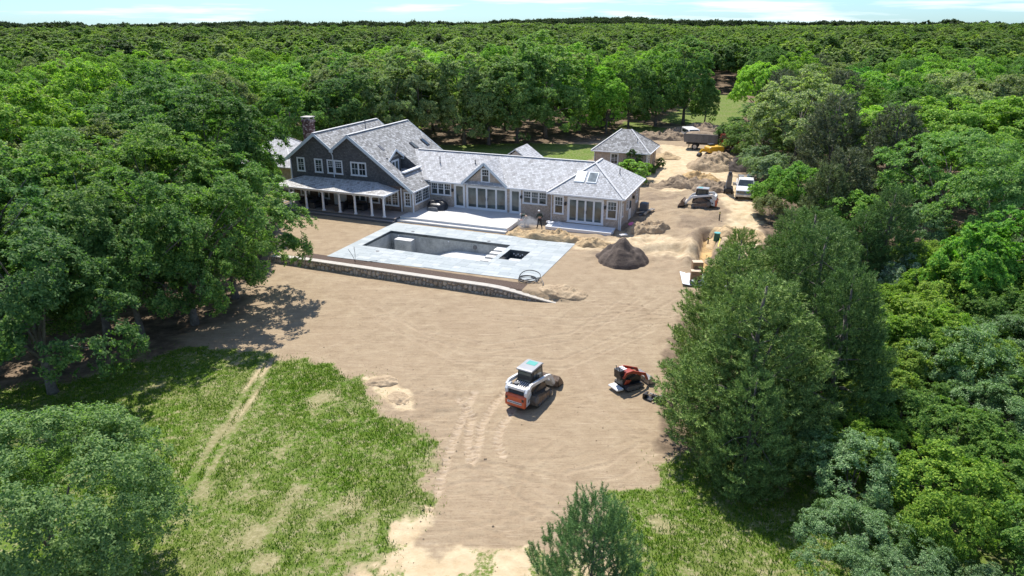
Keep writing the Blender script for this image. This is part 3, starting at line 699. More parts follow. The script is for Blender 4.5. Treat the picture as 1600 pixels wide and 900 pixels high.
def glassdoor(parent, P, u0, u1, z0, z1, leaves=1, case=.13, handles=(), mat=None):
    b = MB(); pbox(b, P, u0, u0 + case, 0, .07, z0, z1); pbox(b, P, u1 - case, u1, 0, .07, z0, z1); pbox(b, P, u0 + case, u1 - case, 0, .07, z1 - case, z1); pbox(b, P, u0 - .04, u1 + .04, 0, .12, z0 - .03, z0 + .05)
    d = b.build('glass_door', M['white'], parent); w = (u1 - u0 - 2 * case) / leaves
    for i in range(leaves):
        a, e = u0 + case + i * w, u0 + case + (i + 1) * w
        q = MB()
        for (f, g) in ((a + .004, a + .09), (e - .09, e - .004)): pbox(q, P, f, g, .02, .052, z0 + .052, z1 - case - .003)
        pbox(q, P, a + .09, e - .09, .02, .052, z0 + .052, z0 + .2); pbox(q, P, a + .09, e - .09, .02, .052, z1 - case - .1, z1 - case - .003)
        q.build('door_leaf', M['white'], d)
        q = MB(); pbox(q, P, a + .088, e - .088, .006, .024, z0 + .19, z1 - case - .09); q.build('pane', mat or M['glass_door'], d)
    for u in handles:
        q = MB(); pbox(q, P, u - .02, u + .02, .054, .1, z0 + .95, z0 + 1.25); q.build('handle', M['lead'], d)
    return d
def lantern(parent, P, u, z):
    b = MB(); pbox(b, P, u - .06, u + .06, .0, .03, z, z + .3); pbox(b, P, u - .09, u + .09, .03, .21, z + .02, z + .24); pbox(b, P, u - .11, u + .11, .03, .23, z + .24, z + .27); pbox(b, P, u - .03, u + .03, .1, .16, z + .27, z + .34)
    b.build('wall_lantern', M['black'], parent)
def trim(parent, name, mat, segs, o):
    for (p, q, w, h) in segs:
        b = Off(*o); b.beam(p, q, w, h); b.build(name, mat, parent)

# ------------------------------------------------------------ the house
HO = (-1.0, 7.0, 0.0)
house = hthing('house', 'large new grey shingled house with two dark gables, long low wing and columned porch', 'house', *HO)
KM = .72; PK = 7.87; G2 = -6.43; G1 = -10.57
def zr(s): return PK - KM * (s - G2)                       # right slope of the right-hand gable
def roof(parent, mat, poly, o, th=.16, name='roof', kind=None):
    b = Off(*o); b.slab(poly, th); return b.build(name, mat, parent)
# main block walls
TF, TB = 2.7, 14.3
b = Off(*HO); vy = PK - KM * (G2 + 8.52 ) if False else 6.26
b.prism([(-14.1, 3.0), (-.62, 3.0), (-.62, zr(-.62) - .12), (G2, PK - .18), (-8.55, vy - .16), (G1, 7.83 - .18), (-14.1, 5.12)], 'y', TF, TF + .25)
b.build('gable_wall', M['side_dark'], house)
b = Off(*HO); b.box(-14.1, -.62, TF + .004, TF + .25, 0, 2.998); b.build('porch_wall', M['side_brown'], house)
b = Off(*HO); b.box(-14.1, -13.85, TF + .25, TB, 0, 5.05); b.build('side_wall', M['side_tan'], house)
b = Off(*HO); b.box(-13.85, .6, TB - .25, TB, 0, 2.6); b.prism([(-13.85, 2.6), (.5, 2.6), (G2, PK - .2), (-8.55, vy - .16), (G1, 7.6), (-13.85, 5.0)], 'y', TB - .25, TB); b.build('back_wall', M['side_tan'], house)
b = Off(*HO); b.box(-.60, .6, TF + .10, TF + .3, 0, 2.72); b.build('entry_wall', M['side_tan'], house)
b = Off(*HO); b.box(.38, .62, TF + .3, 6.42, 0, 2.72); b.build('bay_wall', M['side_tan'], house)
# main roofs; the right slope is laid round the roof balcony
TR0, TR1 = 2.36, 14.62
BS0, BS1, BT0, BT1 = -3.1, -1.05, 4.0, 7.25
EV = .80
def rs(s, t): return (s, t, zr(s))
roof(house, M['roof_old'], [(G1, TR0, 7.83), (G1, TR1, 7.83), (-14.55, TR1, 4.93), (-14.55, TR0, 4.93)], HO)
roof(house, M['roof_old'], [(-8.5, TR0, 6.30), (-8.5, TR1, 6.30), (G1, TR1, 7.828), (G1, TR0, 7.828)], HO)
roof(house, M['roof_old'], [(G2, TR0, PK), (G2, TR1, PK), (-8.62, TR1, 6.29), (-8.62, TR0, 6.29)], HO)
roof(house, M['roof_old'], [rs(EV, TR0), rs(EV, BT0), rs(G2, BT0), rs(G2, TR0)], HO)
roof(house, M['roof_old'], [rs(EV, BT1), rs(EV, TR1), rs(G2, TR1), rs(G2, BT1)], HO)
roof(house, M['roof_old'], [rs(BS0, BT0), rs(BS0, BT1), rs(G2, BT1), rs(G2, BT0)], HO)
roof(house, M['roof_old'], [rs(EV, BT0), rs(EV, BT1), rs(BS1, BT1), rs(BS1, BT0)], HO)
# the roof balcony: recessed floor, cheek walls, little gabled dormer with a door, white parapet
b = Off(*HO); b.box(BS0, BS1, BT0, BT1, 3.0, 3.12); b.build('balcony_floor', M['lead'], house)
b = Off(*HO)
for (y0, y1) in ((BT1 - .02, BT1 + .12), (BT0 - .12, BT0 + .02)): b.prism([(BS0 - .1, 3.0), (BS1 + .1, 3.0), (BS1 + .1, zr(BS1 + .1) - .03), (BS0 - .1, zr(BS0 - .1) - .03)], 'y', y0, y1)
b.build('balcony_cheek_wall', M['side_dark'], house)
dp = 5.7
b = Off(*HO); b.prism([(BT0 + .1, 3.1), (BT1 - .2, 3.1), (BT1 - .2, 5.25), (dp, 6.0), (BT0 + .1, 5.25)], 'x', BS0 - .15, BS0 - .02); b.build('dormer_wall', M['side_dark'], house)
for sgn in (-1, 1):
    e = dp + sgn * 1.72; ze = 6.16 - 1.72 * .62
    roof(house, M['roof_old'], [(BS0 + .28, dp, 6.16), (-4.35, dp, 6.16), (-3.0, e, ze), (BS0 + .28, e, ze)][::(-1 if sgn > 0 else 1)], HO, .1, 'dormer_roof')
    trim(house, 'dormer_rake', M['greytrim'], [((BS0 + .30, dp, 6.08), (BS0 + .30, e, ze - .08), .06, .2)], HO)
b = Off(*HO); b.box(BS0 - .1, BS0 + .30, dp + 1.45, dp + 1.80, 4.86, 5.02); b.build('dormer_return', M['greytrim'], house)
P = plane('r', BS0 - .02, HO)
glassdoor(house, P, 5.05, 6.55, 3.13, 5.0, 2, .09)
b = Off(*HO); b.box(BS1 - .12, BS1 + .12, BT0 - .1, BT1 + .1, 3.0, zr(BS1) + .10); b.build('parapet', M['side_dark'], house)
b = Off(*HO); b.box(BS1 - .2, BS1 + .22, BT0 - .16, BT1 + .16, zr(BS1) + .1, zr(BS1) + .22); b.build('parapet_cap', M['white'], house)
for t in (10.2, 12.75):
    b = Off(*HO); b.hexa([(-3.82, t, zr(-3.82) - .04), (-2.95, t, zr(-2.95) - .04), (-2.95, t + .62, zr(-2.95) - .04), (-3.82, t + .62, zr(-3.82) - .04), (-3.82, t, zr(-3.82) + .12), (-2.95, t, zr(-2.95) + .12), (-2.95, t + .62, zr(-2.95) + .12), (-3.82, t + .62, zr(-3.82) + .12)])
    k = b.build('skylight', M['dark'], house)
    b = Off(*HO); b.hexa([(-3.74, t + .09, zr(-3.74) + .1), (-3.03, t + .09, zr(-3.03) + .1), (-3.03, t + .53, zr(-3.03) + .1), (-3.74, t + .53, zr(-3.74) + .1), (-3.74, t + .09, zr(-3.74) + .135), (-3.03, t + .09, zr(-3.03) + .135), (-3.03, t + .53, zr(-3.03) + .135), (-3.74, t + .53, zr(-3.74) + .135)])
    b.build('pane', M['glass'], k)
RK = TR0 - .03
trim(house, 'rake_board', M['greytrim'], [((-14.6, RK, 4.78), (G1, RK, 7.70), .07, .30), ((G1, RK - .002, 7.70), (-8.56, RK - .002, 6.20), .07, .26), ((-8.56, RK, 6.18), (G2, RK, PK - .13), .07, .26), ((G2, RK - .002, PK - .13), (EV, RK - .002, zr(EV) - .13), .07, .30)], HO)
trim(house, 'rake_board', M['greytrim'], [((G1, TR1 + .03, 7.70), (-8.56, TR1 + .03, 6.20), .07, .26), ((G2, TR1 + .03, PK - .13), (EV, TR1 + .03, zr(EV) - .13), .07, .26)], HO)
trim(house, 'gutter', M['white'], [((EV + .06, TR0 - .05, zr(EV) - .10), (EV + .06, 5.85, zr(EV) - .10), .13, .13)], HO)
trim(house, 'gutter', M['white'], [((-14.62, TR0, 4.82), (-14.62, TR1, 4.82), .13, .13)], HO)
trim(house, 'ridge_cap', M['cap_wood'], [((G1, TR0, 7.85), (G1, TR1, 7.85), .3, .05), ((G2, TR0, PK + .02), (G2, TR1, PK + .02), .3, .05)], HO)
trim(house, 'corner_board', M['white'], [((-14.05, TF - .03, 0), (-14.05, TF - .03, 5.0), .18, .05), ((-.66, TF - .03, .41), (-.66, TF - .03, 2.85), .24, .06), ((.60, TF + .07, .41), (.60, TF + .07, 2.72), .2, .07)], HO)
b = Off(*HO); b.tube([(-8.55, TF - .36, 6.0), (-8.55, TF - .12, 5.6), (-8.6, TF - .07, 5.3), (-8.6, TF - .07, 3.35)], .055, 8); b.build('downspout', M['greytrim'], house)
b = Off(*HO); b.box(-8.75, -8.35, TF - .42, TF - .28, 5.98, 6.16); b.build('rain_head', M['greytrim'], house)
Pf = plane('f', TF, HO)
window(house, Pf, -13.25, -12.25, 3.66, 5.16, 1, (2, 3), False, meet=True)
window(house, Pf, -11.0, -9.98, 3.68, 5.16, 1, (2, 3), False)
window(house, Pf, -9.42, -7.50, 3.68, 5.16, 2, (3, 3), True)
window(house, Pf, -6.52, -4.62, 3.70, 5.14, 2, (2, 2), False)
Pp = plane('f', TF + .004, HO)
window(house, Pp, -13.2, -12.0, 1.0, 2.45, 1, (1, 1)); window(house, Pp, -10.9, -9.5, .9, 2.5, 2, (1, 1))
window(house, Pp, -6.5, -4.9, 1.0, 2.5, 2, (1, 1)); window(house, Pp, -4.6, -3.3, 1.0, 2.5, 1, (1, 1)); window(house, Pp, -2.7, -1.0, .9, 2.5, 2, (2, 3), False)
b = MB(); pbox(b, Pp, -8.9, -8.7, 0, .07, .41, 2.5); pbox(b, Pp, -7.55, -7.35, 0, .07, .41, 2.5); pbox(b, Pp, -8.7, -7.55, 0, .07, 2.35, 2.5); dr = b.build('front_door', M['white'], house)
for u0, u1 in ((-8.69, -8.14), (-8.11, -7.56)):
    b = MB(); pbox(b, Pp, u0, u1, .01, .045, .42, 2.34); pbox(b, Pp, u0 + .1, u1 - .1, .046, .06, .55, 1.2); pbox(b, Pp, u0 + .1, u1 - .1, .046, .06, 1.35, 2.2); b.build('door_leaf', M['white'], dr)
b = MB(); pbox(b, Pp, -8.18, -8.15, .06, .12, 1.3, 1.5); b.build('handle', M['lead'], dr)
window(house, plane('f', TF + .10, HO), -.42, .36, .95, 2.45, 1, (2, 4), False, .09)
Pr = plane('r', .62, HO)
window(house, Pr, 3.05, 6.15, 1.12, 2.52, 2, (4, 4), False, .10, meet=False)
# porch roof, beam and columns
zA, zB = 3.22, 2.66; a0, a1 = -12.55, -3.45
roof(house, M['roof_porch'], [(-14.5, -.12, zB), (-1.0, -.12, zB), (a1, TF - .004, zA), (a0, TF - .004, zA)], HO, .1, 'porch_roof')
roof(house, M['roof_porch'], [(-1.0, -.12, zB), (-1.0, TF - .004, zB), (a1, TF - .004, zA)], HO, .1, 'porch_roof')
roof(house, M['roof_porch'], [(-14.5, TF - .004, zB), (-14.5, -.12, zB), (a0, TF - .004, zA)], HO, .1, 'porch_roof')
b = Off(*HO); b.box(-14.35, -1.15, .04, .24, 2.36, 2.555); b.box(-14.35, -14.15, .24, TF - .01, 2.36, 2.555); b.box(-1.35, -1.15, .24, TF - .01, 2.36, 2.555); b.build('porch_beam', M['white'], house)
trim(house, 'porch_gutter', M['white'], [((-14.56, -.19, zB - .05), (-.94, -.19, zB - .05), .11, .10), ((-.94, -.13, zB - .05), (-.94, TF - .05, zB - .05), .11, .10)], HO)
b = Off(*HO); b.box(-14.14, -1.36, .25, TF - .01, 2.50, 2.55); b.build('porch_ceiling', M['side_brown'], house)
for s in (-14.2, -12.6, -10.55, -8.45, -6.45, -4.6, -2.65, -1.25):
    b = Off(*HO); b.tube([(s, .14, .41), (s, .14, .50)], .19, 14); b.tube([(s, .14, .50), (s, .14, .56)], [.16, .125], 14, False); b.tube([(s, .14, .56), (s, .14, 1.2), (s, .14, 2.24)], [.125, .12, .095], 14, False); b.box(s - .15, s + .15, -.01, .29, 2.28, 2.358); b.tube([(s, .14, 2.24), (s, .14, 2.28)], [.10, .14], 14, False)
    b.build('column', M['white'], house)
b = Off(*HO); b.box(-14.25, -14.15, .3, TF, 1.2, 1.28); b.box(-14.25, -14.15, .3, TF, .55, .62)
for k in range(9): b.box(-14.22, -14.18, .45 + k * .25, .49 + k * .25, .62, 1.2)
b.build('porch_railing', M['white'], house)
# chimney
b = Off(*HO); b.box(-15.15, -14.15, 6.6, 7.5, 0, 8.2); ch = b.build('chimney', M['brick'], house)
b = Off(*HO); b.box(-15.23, -14.07, 6.52, 7.58, 8.2, 8.42); b.build('corbel', M['brick'], ch)
b = Off(*HO)
for s, t in ((-15.15, 6.6), (-14.27, 6.6), (-15.15, 7.38), (-14.27, 7.38)): b.box(s, s + .12, t, t + .12, 8.42, 8.70)
b.box(-15.25, -14.05, 6.5, 7.6, 8.70, 8.78); b.build('chimney_cap', M['cap'], ch)
# middle wing
TW = 6.4; RT, RZ, EZ = 10.1, 5.47, 3.12; MS0, MS1 = .62, 14.45
b = Off(*HO); b.box(MS0, MS1, TW, TW + .22, 0, 2.98); b.prism([(4.72, 2.98), (9.32, 2.98), (7.02, 5.05)], 'y', TW - .004, TW + .2); b.build('wing_wall', M['side_tan'], house)
b = Off(*HO); b.box(MS0, MS1, 13.7, 13.92, 0, 3.0); b.build('back_wall', M['side_tan'], house)
KW = (RZ - EZ) / (RT - 6.0)
roof(house, M['roof'], [(-4.0, 6.0, EZ), (15.0, 6.0, EZ), (17.4, RT, RZ), (-4.0, RT, RZ)], HO, .14)
roof(house, M['roof'], [(-4.0, RT, RZ), (17.4, RT, RZ), (17.4, 14.3, EZ), (-4.0, 14.3, EZ)], HO, .14)
trim(house, 'ridge_cap', M['cap_wood'], [((-2.6, RT, RZ + .02), (17.4, RT, RZ + .02), .26, .05)], HO)
gp, gk = (7.02, 5.36), .88
for sg in (-1, 1):
    e = 7.02 + sg * 2.45; ze = 5.36 - 2.45 * gk
    q = [(7.02, TW - .35, 5.36), (7.02, 10.0, 5.36), (e, 6.25, ze), (e, TW - .35, ze)]
    roof(house, M['roof'], q if sg < 0 else q[::-1], HO, .13, 'gable_roof')
    trim(house, 'rake_board', M['greytrim'], [((7.02, TW - .38, 5.25 - .001 * sg), (e + sg * .04, TW - .38 + .002 * sg, ze - .13), .06, .26)], HO)
    trim(house, 'eave_return', M['greytrim'], [((e - sg * .12, TW - .38, ze - .22), (e + sg * .06, TW - .38, ze - .22), .14, .14)], HO)
for sg in (-1, 1):                                          # the cross gable on the back, its ridge a little higher
    e = 8.35 + sg * 3.4; q = [(8.35, 11.3, 5.98), (8.35, 15.0, 5.98), (e, 15.0, 3.6), (e, 11.3, 3.6)]
    roof(house, M['roof'], q if sg < 0 else q[::-1], HO, .13, 'back_gable_roof')
b = Off(*HO); b.prism([(5.1, 2.6), (11.6, 2.6), (11.6, 3.6), (8.35, 5.8), (5.1, 3.6)], 'y', 14.5, 14.7); b.prism([(5.3, 3.4), (11.4, 3.4), (8.35, 5.72)], 'y', 11.5, 11.6); b.build('back_gable_wall', M['side_tan'], house)
trim(house, 'gutter', M['white'], [((.95, 5.93, EZ - .08), (4.5, 5.93, EZ - .08), .13, .13), ((9.55, 5.93, EZ - .08), (14.0, 5.93, EZ - .08), .13, .13)], HO)
b = Off(*HO); b.box(MS0, 4.7, TW - .35, TW - .02, 2.90, 2.96); b.box(9.34, MS1 - .4, TW - .35, TW - .02, 2.90, 2.96); b.build('soffit', M['white'], house)
Pw = plane('f', TW, HO)
window(house, Pw, .72, 3.14, 1.52, 2.90, 3, (3, 2), True)
glassdoor(house, Pw, 3.46, 4.72, .42, 2.90, 1, .14)
glassdoor(house, Pw, 4.86, 9.42, .42, 2.86, 4, .13, (7.05, 7.25))
glassdoor(house, Pw, 9.72, 10.94, .42, 2.90, 1, .14)
window(house, Pw, 11.1, 13.72, 1.50, 2.88, 3, (3, 2), True)
window(house, plane('f', TW - .004, HO), 6.55, 7.55, 3.26, 4.74, 1, (3, 2), True)
for u in (3.3, 10.98): lantern(house, Pw, u, 2.0)
# right wing
RF, RB_, RL, RR = 5.4, 14.4, 14.45, 21.3
b = Off(*HO); b.box(RL, RR, RF, RF + .22, -.3, 3.08); b.build('wing_wall', M['side_tan'], house)
b = Off(*HO); b.box(RR - .22, RR, RF + .22, RB_, -.3, 3.08); b.build('side_wall', M['side_tan'], house)
b = Off(*HO); b.box(RL, RR - .22, RB_ - .22, RB_, -.3, 3.08); b.box(RL, RL + .2, RF + .22, 6.4, -.3, 3.08); b.build('back_wall', M['side_tan'], house)
X0, X1, Y0, Y1, HZ, HS, HT0, HT1, HP = 14.1, 21.68, 5.0, 14.8, 3.2, 17.9, 8.6, 11.1, 5.66
roof(house, M['roof'], [(X0, Y0, HZ), (X1, Y0, HZ), (HS, HT0, HP)], HO, .14)
roof(house, M['roof'], [(X1, Y0, HZ), (X1, Y1, HZ), (HS, HT1, HP), (HS, HT0, HP)], HO, .14)
roof(house, M['roof'], [(X1, Y1, HZ), (X0, Y1, HZ), (HS, HT1, HP)], HO, .14)
roof(house, M['roof'], [(X0, Y1, HZ), (X0, Y0, HZ), (HS, HT0, HP), (HS, HT1, HP)], HO, .14)
trim(house, 'hip_cap', M['cap_wood'], [((X1, Y0, HZ + .02), (HS, HT0, HP + .02), .22, .05), ((X0, Y0, HZ + .02), (HS, HT0, HP + .02), .22, .05), ((HS, HT0, HP + .02), (HS, HT1, HP + .02), .22, .05)], HO)
trim(house, 'gutter', M['white'], [((X0, Y0 - .06, HZ - .09), (X1 + .06, Y0 - .06, HZ - .09), .12, .13), ((X1 + .06, Y0, HZ - .09), (X1 + .06, Y1, HZ - .09), .12, .13)], HO)
b = Off(*HO); b.box(RL, X1 - .08, Y0 + .02, RF - .01, 2.98, 3.03); b.box(RR + .01, X1 - .08, RF, RB_, 2.98, 3.03); b.build('soffit', M['white'], house)
trim(house, 'corner_board', M['white'], [((RL + .05, RF - .03, .0), (RL + .05, RF - .03, 3.0), .2, .06), ((RR - .06, RF - .03, -.3), (RR - .06, RF - .03, 3.0), .2, .06), ((RR + .03, RF + .04, -.3), (RR + .03, RF + .04, 3.0), .06, .16)], HO)
b = Off(*HO); b.tube([(RR + .12, RF - .05, 3.0), (RR + .12, RF - .05, -.1)], .05, 8); b.build('downspout', M['white'], house)
Pg = plane('f', RF, HO)
window(house, Pg, 14.72, 15.75, 1.05, 2.88, 1, (3, 2), True); window(house, Pg, 19.98, 21.05, 1.05, 2.86, 1, (3, 2), True)
glassdoor(house, Pg, 16.12, 19.72, .40, 2.86, 4, .14, (17.82, 18.02))
for u in (15.93, 19.85): lantern(house, Pg, u, 2.0)
Ps = plane('r', RR, HO)
window(house, Ps, 6.0, 6.6, 1.1, 2.4, 1, (1, 2)); window(house, Ps, 8.0, 8.75, 1.35, 2.5, 1, (1, 2)); window(house, Ps, 12.3, 13.2, 1.1, 2.6, 1, (1, 2))
b = MB(); pbox(b, Ps, 9.1, 10.1, 0, .06, .1, 2.45); dr = b.build('side_door', M['white'], house); b = MB(); pbox(b, Ps, 9.22, 9.98, .05, .075, 1.2, 2.2); b.build('pane', M['glass'], dr)
lantern(house, Ps, 10.8, 1.9)
sl = (HP - HZ) / (HT0 - Y0)
def zf(t): return HZ + sl * (t - Y0)
for s0, lab in ((16.42, 'pale blind'), (17.62, None)):
    b = Off(*HO); a, e = 6.35, 7.5
    b.hexa([(s0, a, zf(a) - .04), (s0 + .98, a, zf(a) - .04), (s0 + .98, e, zf(e) - .04), (s0, e, zf(e) - .04), (s0, a, zf(a) + .08), (s0 + .98, a, zf(a) + .08), (s0 + .98, e, zf(e) + .08), (s0, e, zf(e) + .08)])
    k = b.build('skylight', M['greytrim'], house)
    b = Off(*HO); a += .08; e -= .08; u, w = s0 + .08, s0 + .90
    b.hexa([(u, a, zf(a) + .05), (w, a, zf(a) + .05), (w, e, zf(e) + .05), (u, e, zf(e) + .05), (u, a, zf(a) + .095), (w, a, zf(a) + .095), (w, e, zf(e) + .095), (u, e, zf(e) + .095)])
    p = b.build('pane', M['white'] if lab else M['skylight_glass'], k)
    if lab: p['label'] = 'skylight pane covered white'
def vent(parent, o, s, t, z, h=.55):
    b = Off(*o); b.cyl((s, t, z - .1), .05, h + .1, 8); b.cyl((s, t, z - .1), .13, .16, 8, .06); b.build('vent_pipe', M['lead'], parent)
vent(house, HO, .9, 8.4, EZ + KW * 2.4, .7); vent(house, HO, 19.9, 10.6, HZ + (X1 - 19.9) * (HP - HZ) / (X1 - HS)); vent(house, HO, -9.8, 10.9, 7.26, .9); vent(house, HO, 4.9, 8.7, EZ + KW * 2.7, .4)
b = Off(*HO); b.hexa([(-4.5, 4.9, zr(-4.5) + .0), (-3.9, 4.9, zr(-3.9)), (-3.9, 5.3, zr(-3.9)), (-4.5, 5.3, zr(-4.5)), (-4.5, 4.9, zr(-4.5) + .05), (-3.9, 4.9, zr(-3.9) + .05), (-3.9, 5.3, zr(-3.9) + .05), (-4.5, 5.3, zr(-4.5) + .05)]); b.build('flashing', M['lead'], house)

# ------------------------------------------------------------ the small hip-roofed garage and the outbuilding on the left
def hip(root, o, x0, x1, y0, y1, ez, r0, r1, rt, rz, mat, wallmat, eav=.35, low=-.3):
    roof(root, mat, [(x0, y0, ez), (x1, y0, ez), (r1, rt, rz), (r0, rt, rz)], o, .13)
    roof(root, mat, [(x1, y0, ez), (x1, y1, ez), (r1, rt, rz)], o, .13); roof(root, mat, [(x1, y1, ez), (x0, y1, ez), (r0, rt, rz), (r1, rt, rz)], o, .13); roof(root, mat, [(x0, y1, ez), (x0, y0, ez), (r0, rt, rz)], o, .13)
    trim(root, 'hip_cap', M['cap_wood'], [((x1, y0, ez + .02), (r1, rt, rz + .02), .2, .05), ((x0, y0, ez + .02), (r0, rt, rz + .02), .2, .05), ((x1, y1, ez + .02), (r1, rt, rz + .02), .2, .05)], o)
    trim(root, 'gutter', M['white'], [((x0, y0 - .06, ez - .08), (x1 + .06, y0 - .06, ez - .08), .11, .11), ((x1 + .06, y0, ez - .08), (x1 + .06, y1, ez - .08), .11, .11)], o)
    e = eav; b = Off(*o); b.box(x0 + e, x1 - e, y0 + e, y0 + e + .2, low, ez - .05); b.build('front_wall', wallmat, root)
    b = Off(*o); b.box(x1 - e - .2, x1 - e, y0 + e + .2, y1 - e, low, ez - .05); b.build('side_wall', wallmat, root)
    b = Off(*o); b.box(x0 + e, x0 + e + .2, y0 + e + .2, y1 - e, low, ez - .05); b.box(x0 + e + .2, x1 - e - .2, y1 - e - .2, y1 - e, low, ez - .05); b.build('back_wall', wallmat, root)
    trim(root, 'corner_board', M['white'], [((x1 - e - .06, y0 + e - .03, low), (x1 - e - .06, y0 + e - .03, ez - .1), .2, .06), ((x0 + e + .06, y0 + e - .03, low), (x0 + e + .06, y0 + e - .03, ez - .1), .2, .06), ((x1 - e + .03, y0 + e + .05, low), (x1 - e + .03, y0 + e + .05, ez - .1), .06, .2)], o)
GO = (15.1, 35.1, 0)
garage = hthing('garage', 'small hip-roofed outbuilding with pale cedar walls behind the right wing', 'building', *GO)
hip(garage, GO, 11.2, 18.95, 31.6, 38.6, 2.75, 14.35, 15.7, 35.1, 5.2, M['roof_old'], M['side_tan'])
Pq = plane('f', 31.95, GO); window(garage, Pq, 13.75, 14.85, 1.0, 2.5, 1, (2, 3), False)
window(garage, plane('r', 18.6, GO), 32.6, 33.5, 1.0, 2.45, 1, (1, 2)); vent(garage, GO, 16.9, 33.3, 3.8, .5)
b = MB(); P2 = plane('r', 18.6, GO); pbox(b, P2, 34.6, 34.72, 0, .03, .0, 2.3); pbox(b, P2, 36.1, 36.22, 0, .03, .0, 2.3); pbox(b, P2, 34.72, 36.1, 0, .03, 2.18, 2.3); b.build('door_trim', M['side_brown'], garage)
LO = (-22.2, 11.5, 0)
outb = hthing('outbuilding', 'pale roofed outbuilding half hidden by trees left of the house', 'building', *LO)
hip(outb, LO, -26.8, -17.6, 7.0, 16.0, 2.9, -22.5, -21.9, 11.5, 5.6, M['roof'], M['side_tan'])
x, y = hw(-18.6, 6.6)
# ------------------------------------------------------------ soil heaps
M['soil_dark'] = soil('dark_loam', (.062, .045, .036), (.125, .095, .075), 1.6, .9)
M['soil_tan'] = soil('tan_subsoil', (.235, .165, .098), (.43, .325, .205), 1.6, 1.0)
M['soil_orange'] = soil('orange_sand', (.36, .225, .09), (.54, .37, .175), 1.3, .7)
M['soil_brown'] = soil('brown_spoil', (.14, .10, .064), (.32, .24, .158), 1.6, 1.0)
M['soil_shade'] = soil('shaded_loam', (.03, .023, .02), (.075, .058, .046), 1.3, .9)  # tree shade over the heap is put into this near-black colour
M['soil_sand'] = soil('yellow_sand', (.28, .19, .10), (.52, .38, .21), 1.6, .9)
def mound(label, u, v, rx, ry, h, mat, seed, rz=0.0, rough=.12, z=None, sharp=1.5, rings=26, segs=72, cat='soil heap'):
    x, y = at(u, v, -.3 if z is None else z); z0 = gz(x, y)
    o = []
    V = []; F = []
    V.append((0, 0, 0))
    for i in range(1, rings + 1):
        f = i / rings
        for k in range(segs):
            a = 2 * math.pi * k / segs
            lob = 1 + .28 * (fbm(np.array([math.cos(a) * 1.6 + seed * 3.1]), np.array([math.sin(a) * 1.6 + seed]), seed, 3)[0] - .45) * 2
            V.append((rx * f * lob * math.cos(a), ry * f * lob * math.sin(a), 0))
    V = np.array(V)
    f = np.concatenate([[0], np.repeat(np.arange(1, rings + 1) / rings, segs)])
    prof = (1.039 - np.sqrt(f * f + .08)) / (1.039 - .283) if sharp < 1.15 else (1 - f ** sharp)
    n = (fbm(V[:, 0] / .9 + seed * 7, V[:, 1] / .9, seed, 5) - .47)
    n2 = (fbm(V[:, 0] / .35 + seed * 3, V[:, 1] / .35, seed + 3, 3) - .42)
    n4 = fbm(V[:, 0] / .22 + seed * 2, V[:, 1] / .22, seed + 5, 3) - .43
    n3 = np.abs(fbm(V[:, 0] / .6 + seed, V[:, 1] / .6 + 5, seed + 9, 4) - .47)
    V[:, 2] = h * prof * (1 + .5 * n) + (n * rough * 2.6 + n2 * rough * 1.8 + n3 * rough * 3.0 + n4 * (.05 + rough * .5)) * np.minimum(1, (1 - f) * 5) - .10 * (f > .96)
    ca, sa = math.cos(rz), math.sin(rz)
    wx = x + V[:, 0] * ca - V[:, 1] * sa; wy = y + V[:, 0] * sa + V[:, 1] * ca
    V[:, 2] += gh(wx, wy) - z0 + .0
    tris = [(0, 1 + k, 1 + (k + 1) % segs) for k in range(segs)]
    me = bpy.data.meshes.new('soil_heap')
    fs = tris + [(1 + i * segs + k, 1 + (i + 1) * segs + k, 1 + (i + 1) * segs + (k + 1) % segs, 1 + i * segs + (k + 1) % segs) for i in range(rings - 1) for k in range(segs)]
    me.from_pydata([tuple(p) for p in V], [], fs); me.materials.append(mat); me.polygons.foreach_set('use_smooth', [True] * len(fs)); me.validate()
    ob = link('soil_heap', me, None, (x, y, z0), rz); props(ob, label, cat)
    return ob
mound('large dark brown cone of loam by the patio corner', 970, 414, 2.15, 1.9, 1.8, M['soil_dark'], 3, 0, .07, sharp=.95)
mound('orange tan spoil ridge along the back of the patio below the landing', 862, 372.5, 5.0, 1.0, .6, M['soil_sand'], 4, TH + .02, .26, 0, 2.0)
mound('orange sandy lumps beside the spoil ridge and dark loam cone', 928, 384, 2.0, 1.1, .5, M['soil_sand'], 5, TH, .22, 0, 1.6)
mound('ragged tan heap against the right wing corner beside the pink bag', 1010, 361, 2.4, 1.3, .85, M['soil_tan'], 6, .3, .3, 0, 1.3)
mound('rough brown spoil bank in front of the white track loader', 1072, 292, 4.4, 2.2, 1.0, M['soil_brown'], 7, -.25, .34, 0, 1.4)
mound('heap of orange sand on top of the brown spoil bank', 1092, 286, 2.9, 1.5, 1.1, M['soil_orange'], 8, -.45, .2, 0, 1.3)
mound('brown shoulder of spoil at the right end of the sand heap', 1112, 298, 2.4, 1.8, .9, M['soil_brown'], 9, .2, .2, 0, 1.4)
mound('wide pale tan heap in front of the dump truck', 1117, 262, 4.4, 3.4, 1.9, M['soil_tan'], 10, .1, .3, 0, 1.1)
mound('loam heap coloured nearly black for tree shade past the tan heap', 1156, 264, 3.6, 2.8, 1.6, M['soil_shade'], 11, 0, .15, 0, 1.2)
mound('dark debris bank on the lawn edge behind the garage', 1033, 217, 5.5, 2.0, 1.1, M['soil_brown'], 12, -.1, .35, 0, 1.6)
mound('low pinkish brown bank behind the dump truck', 1100, 208, 7.5, 3.0, 1.4, M['soil_brown'], 13, -.15, .25, 0, 1.5)
mound('small smooth sand heap beside the garage wall', 1040, 247, 2.4, 1.8, .8, M['soil_sand'], 14, 0, .08, 0, 1.2)
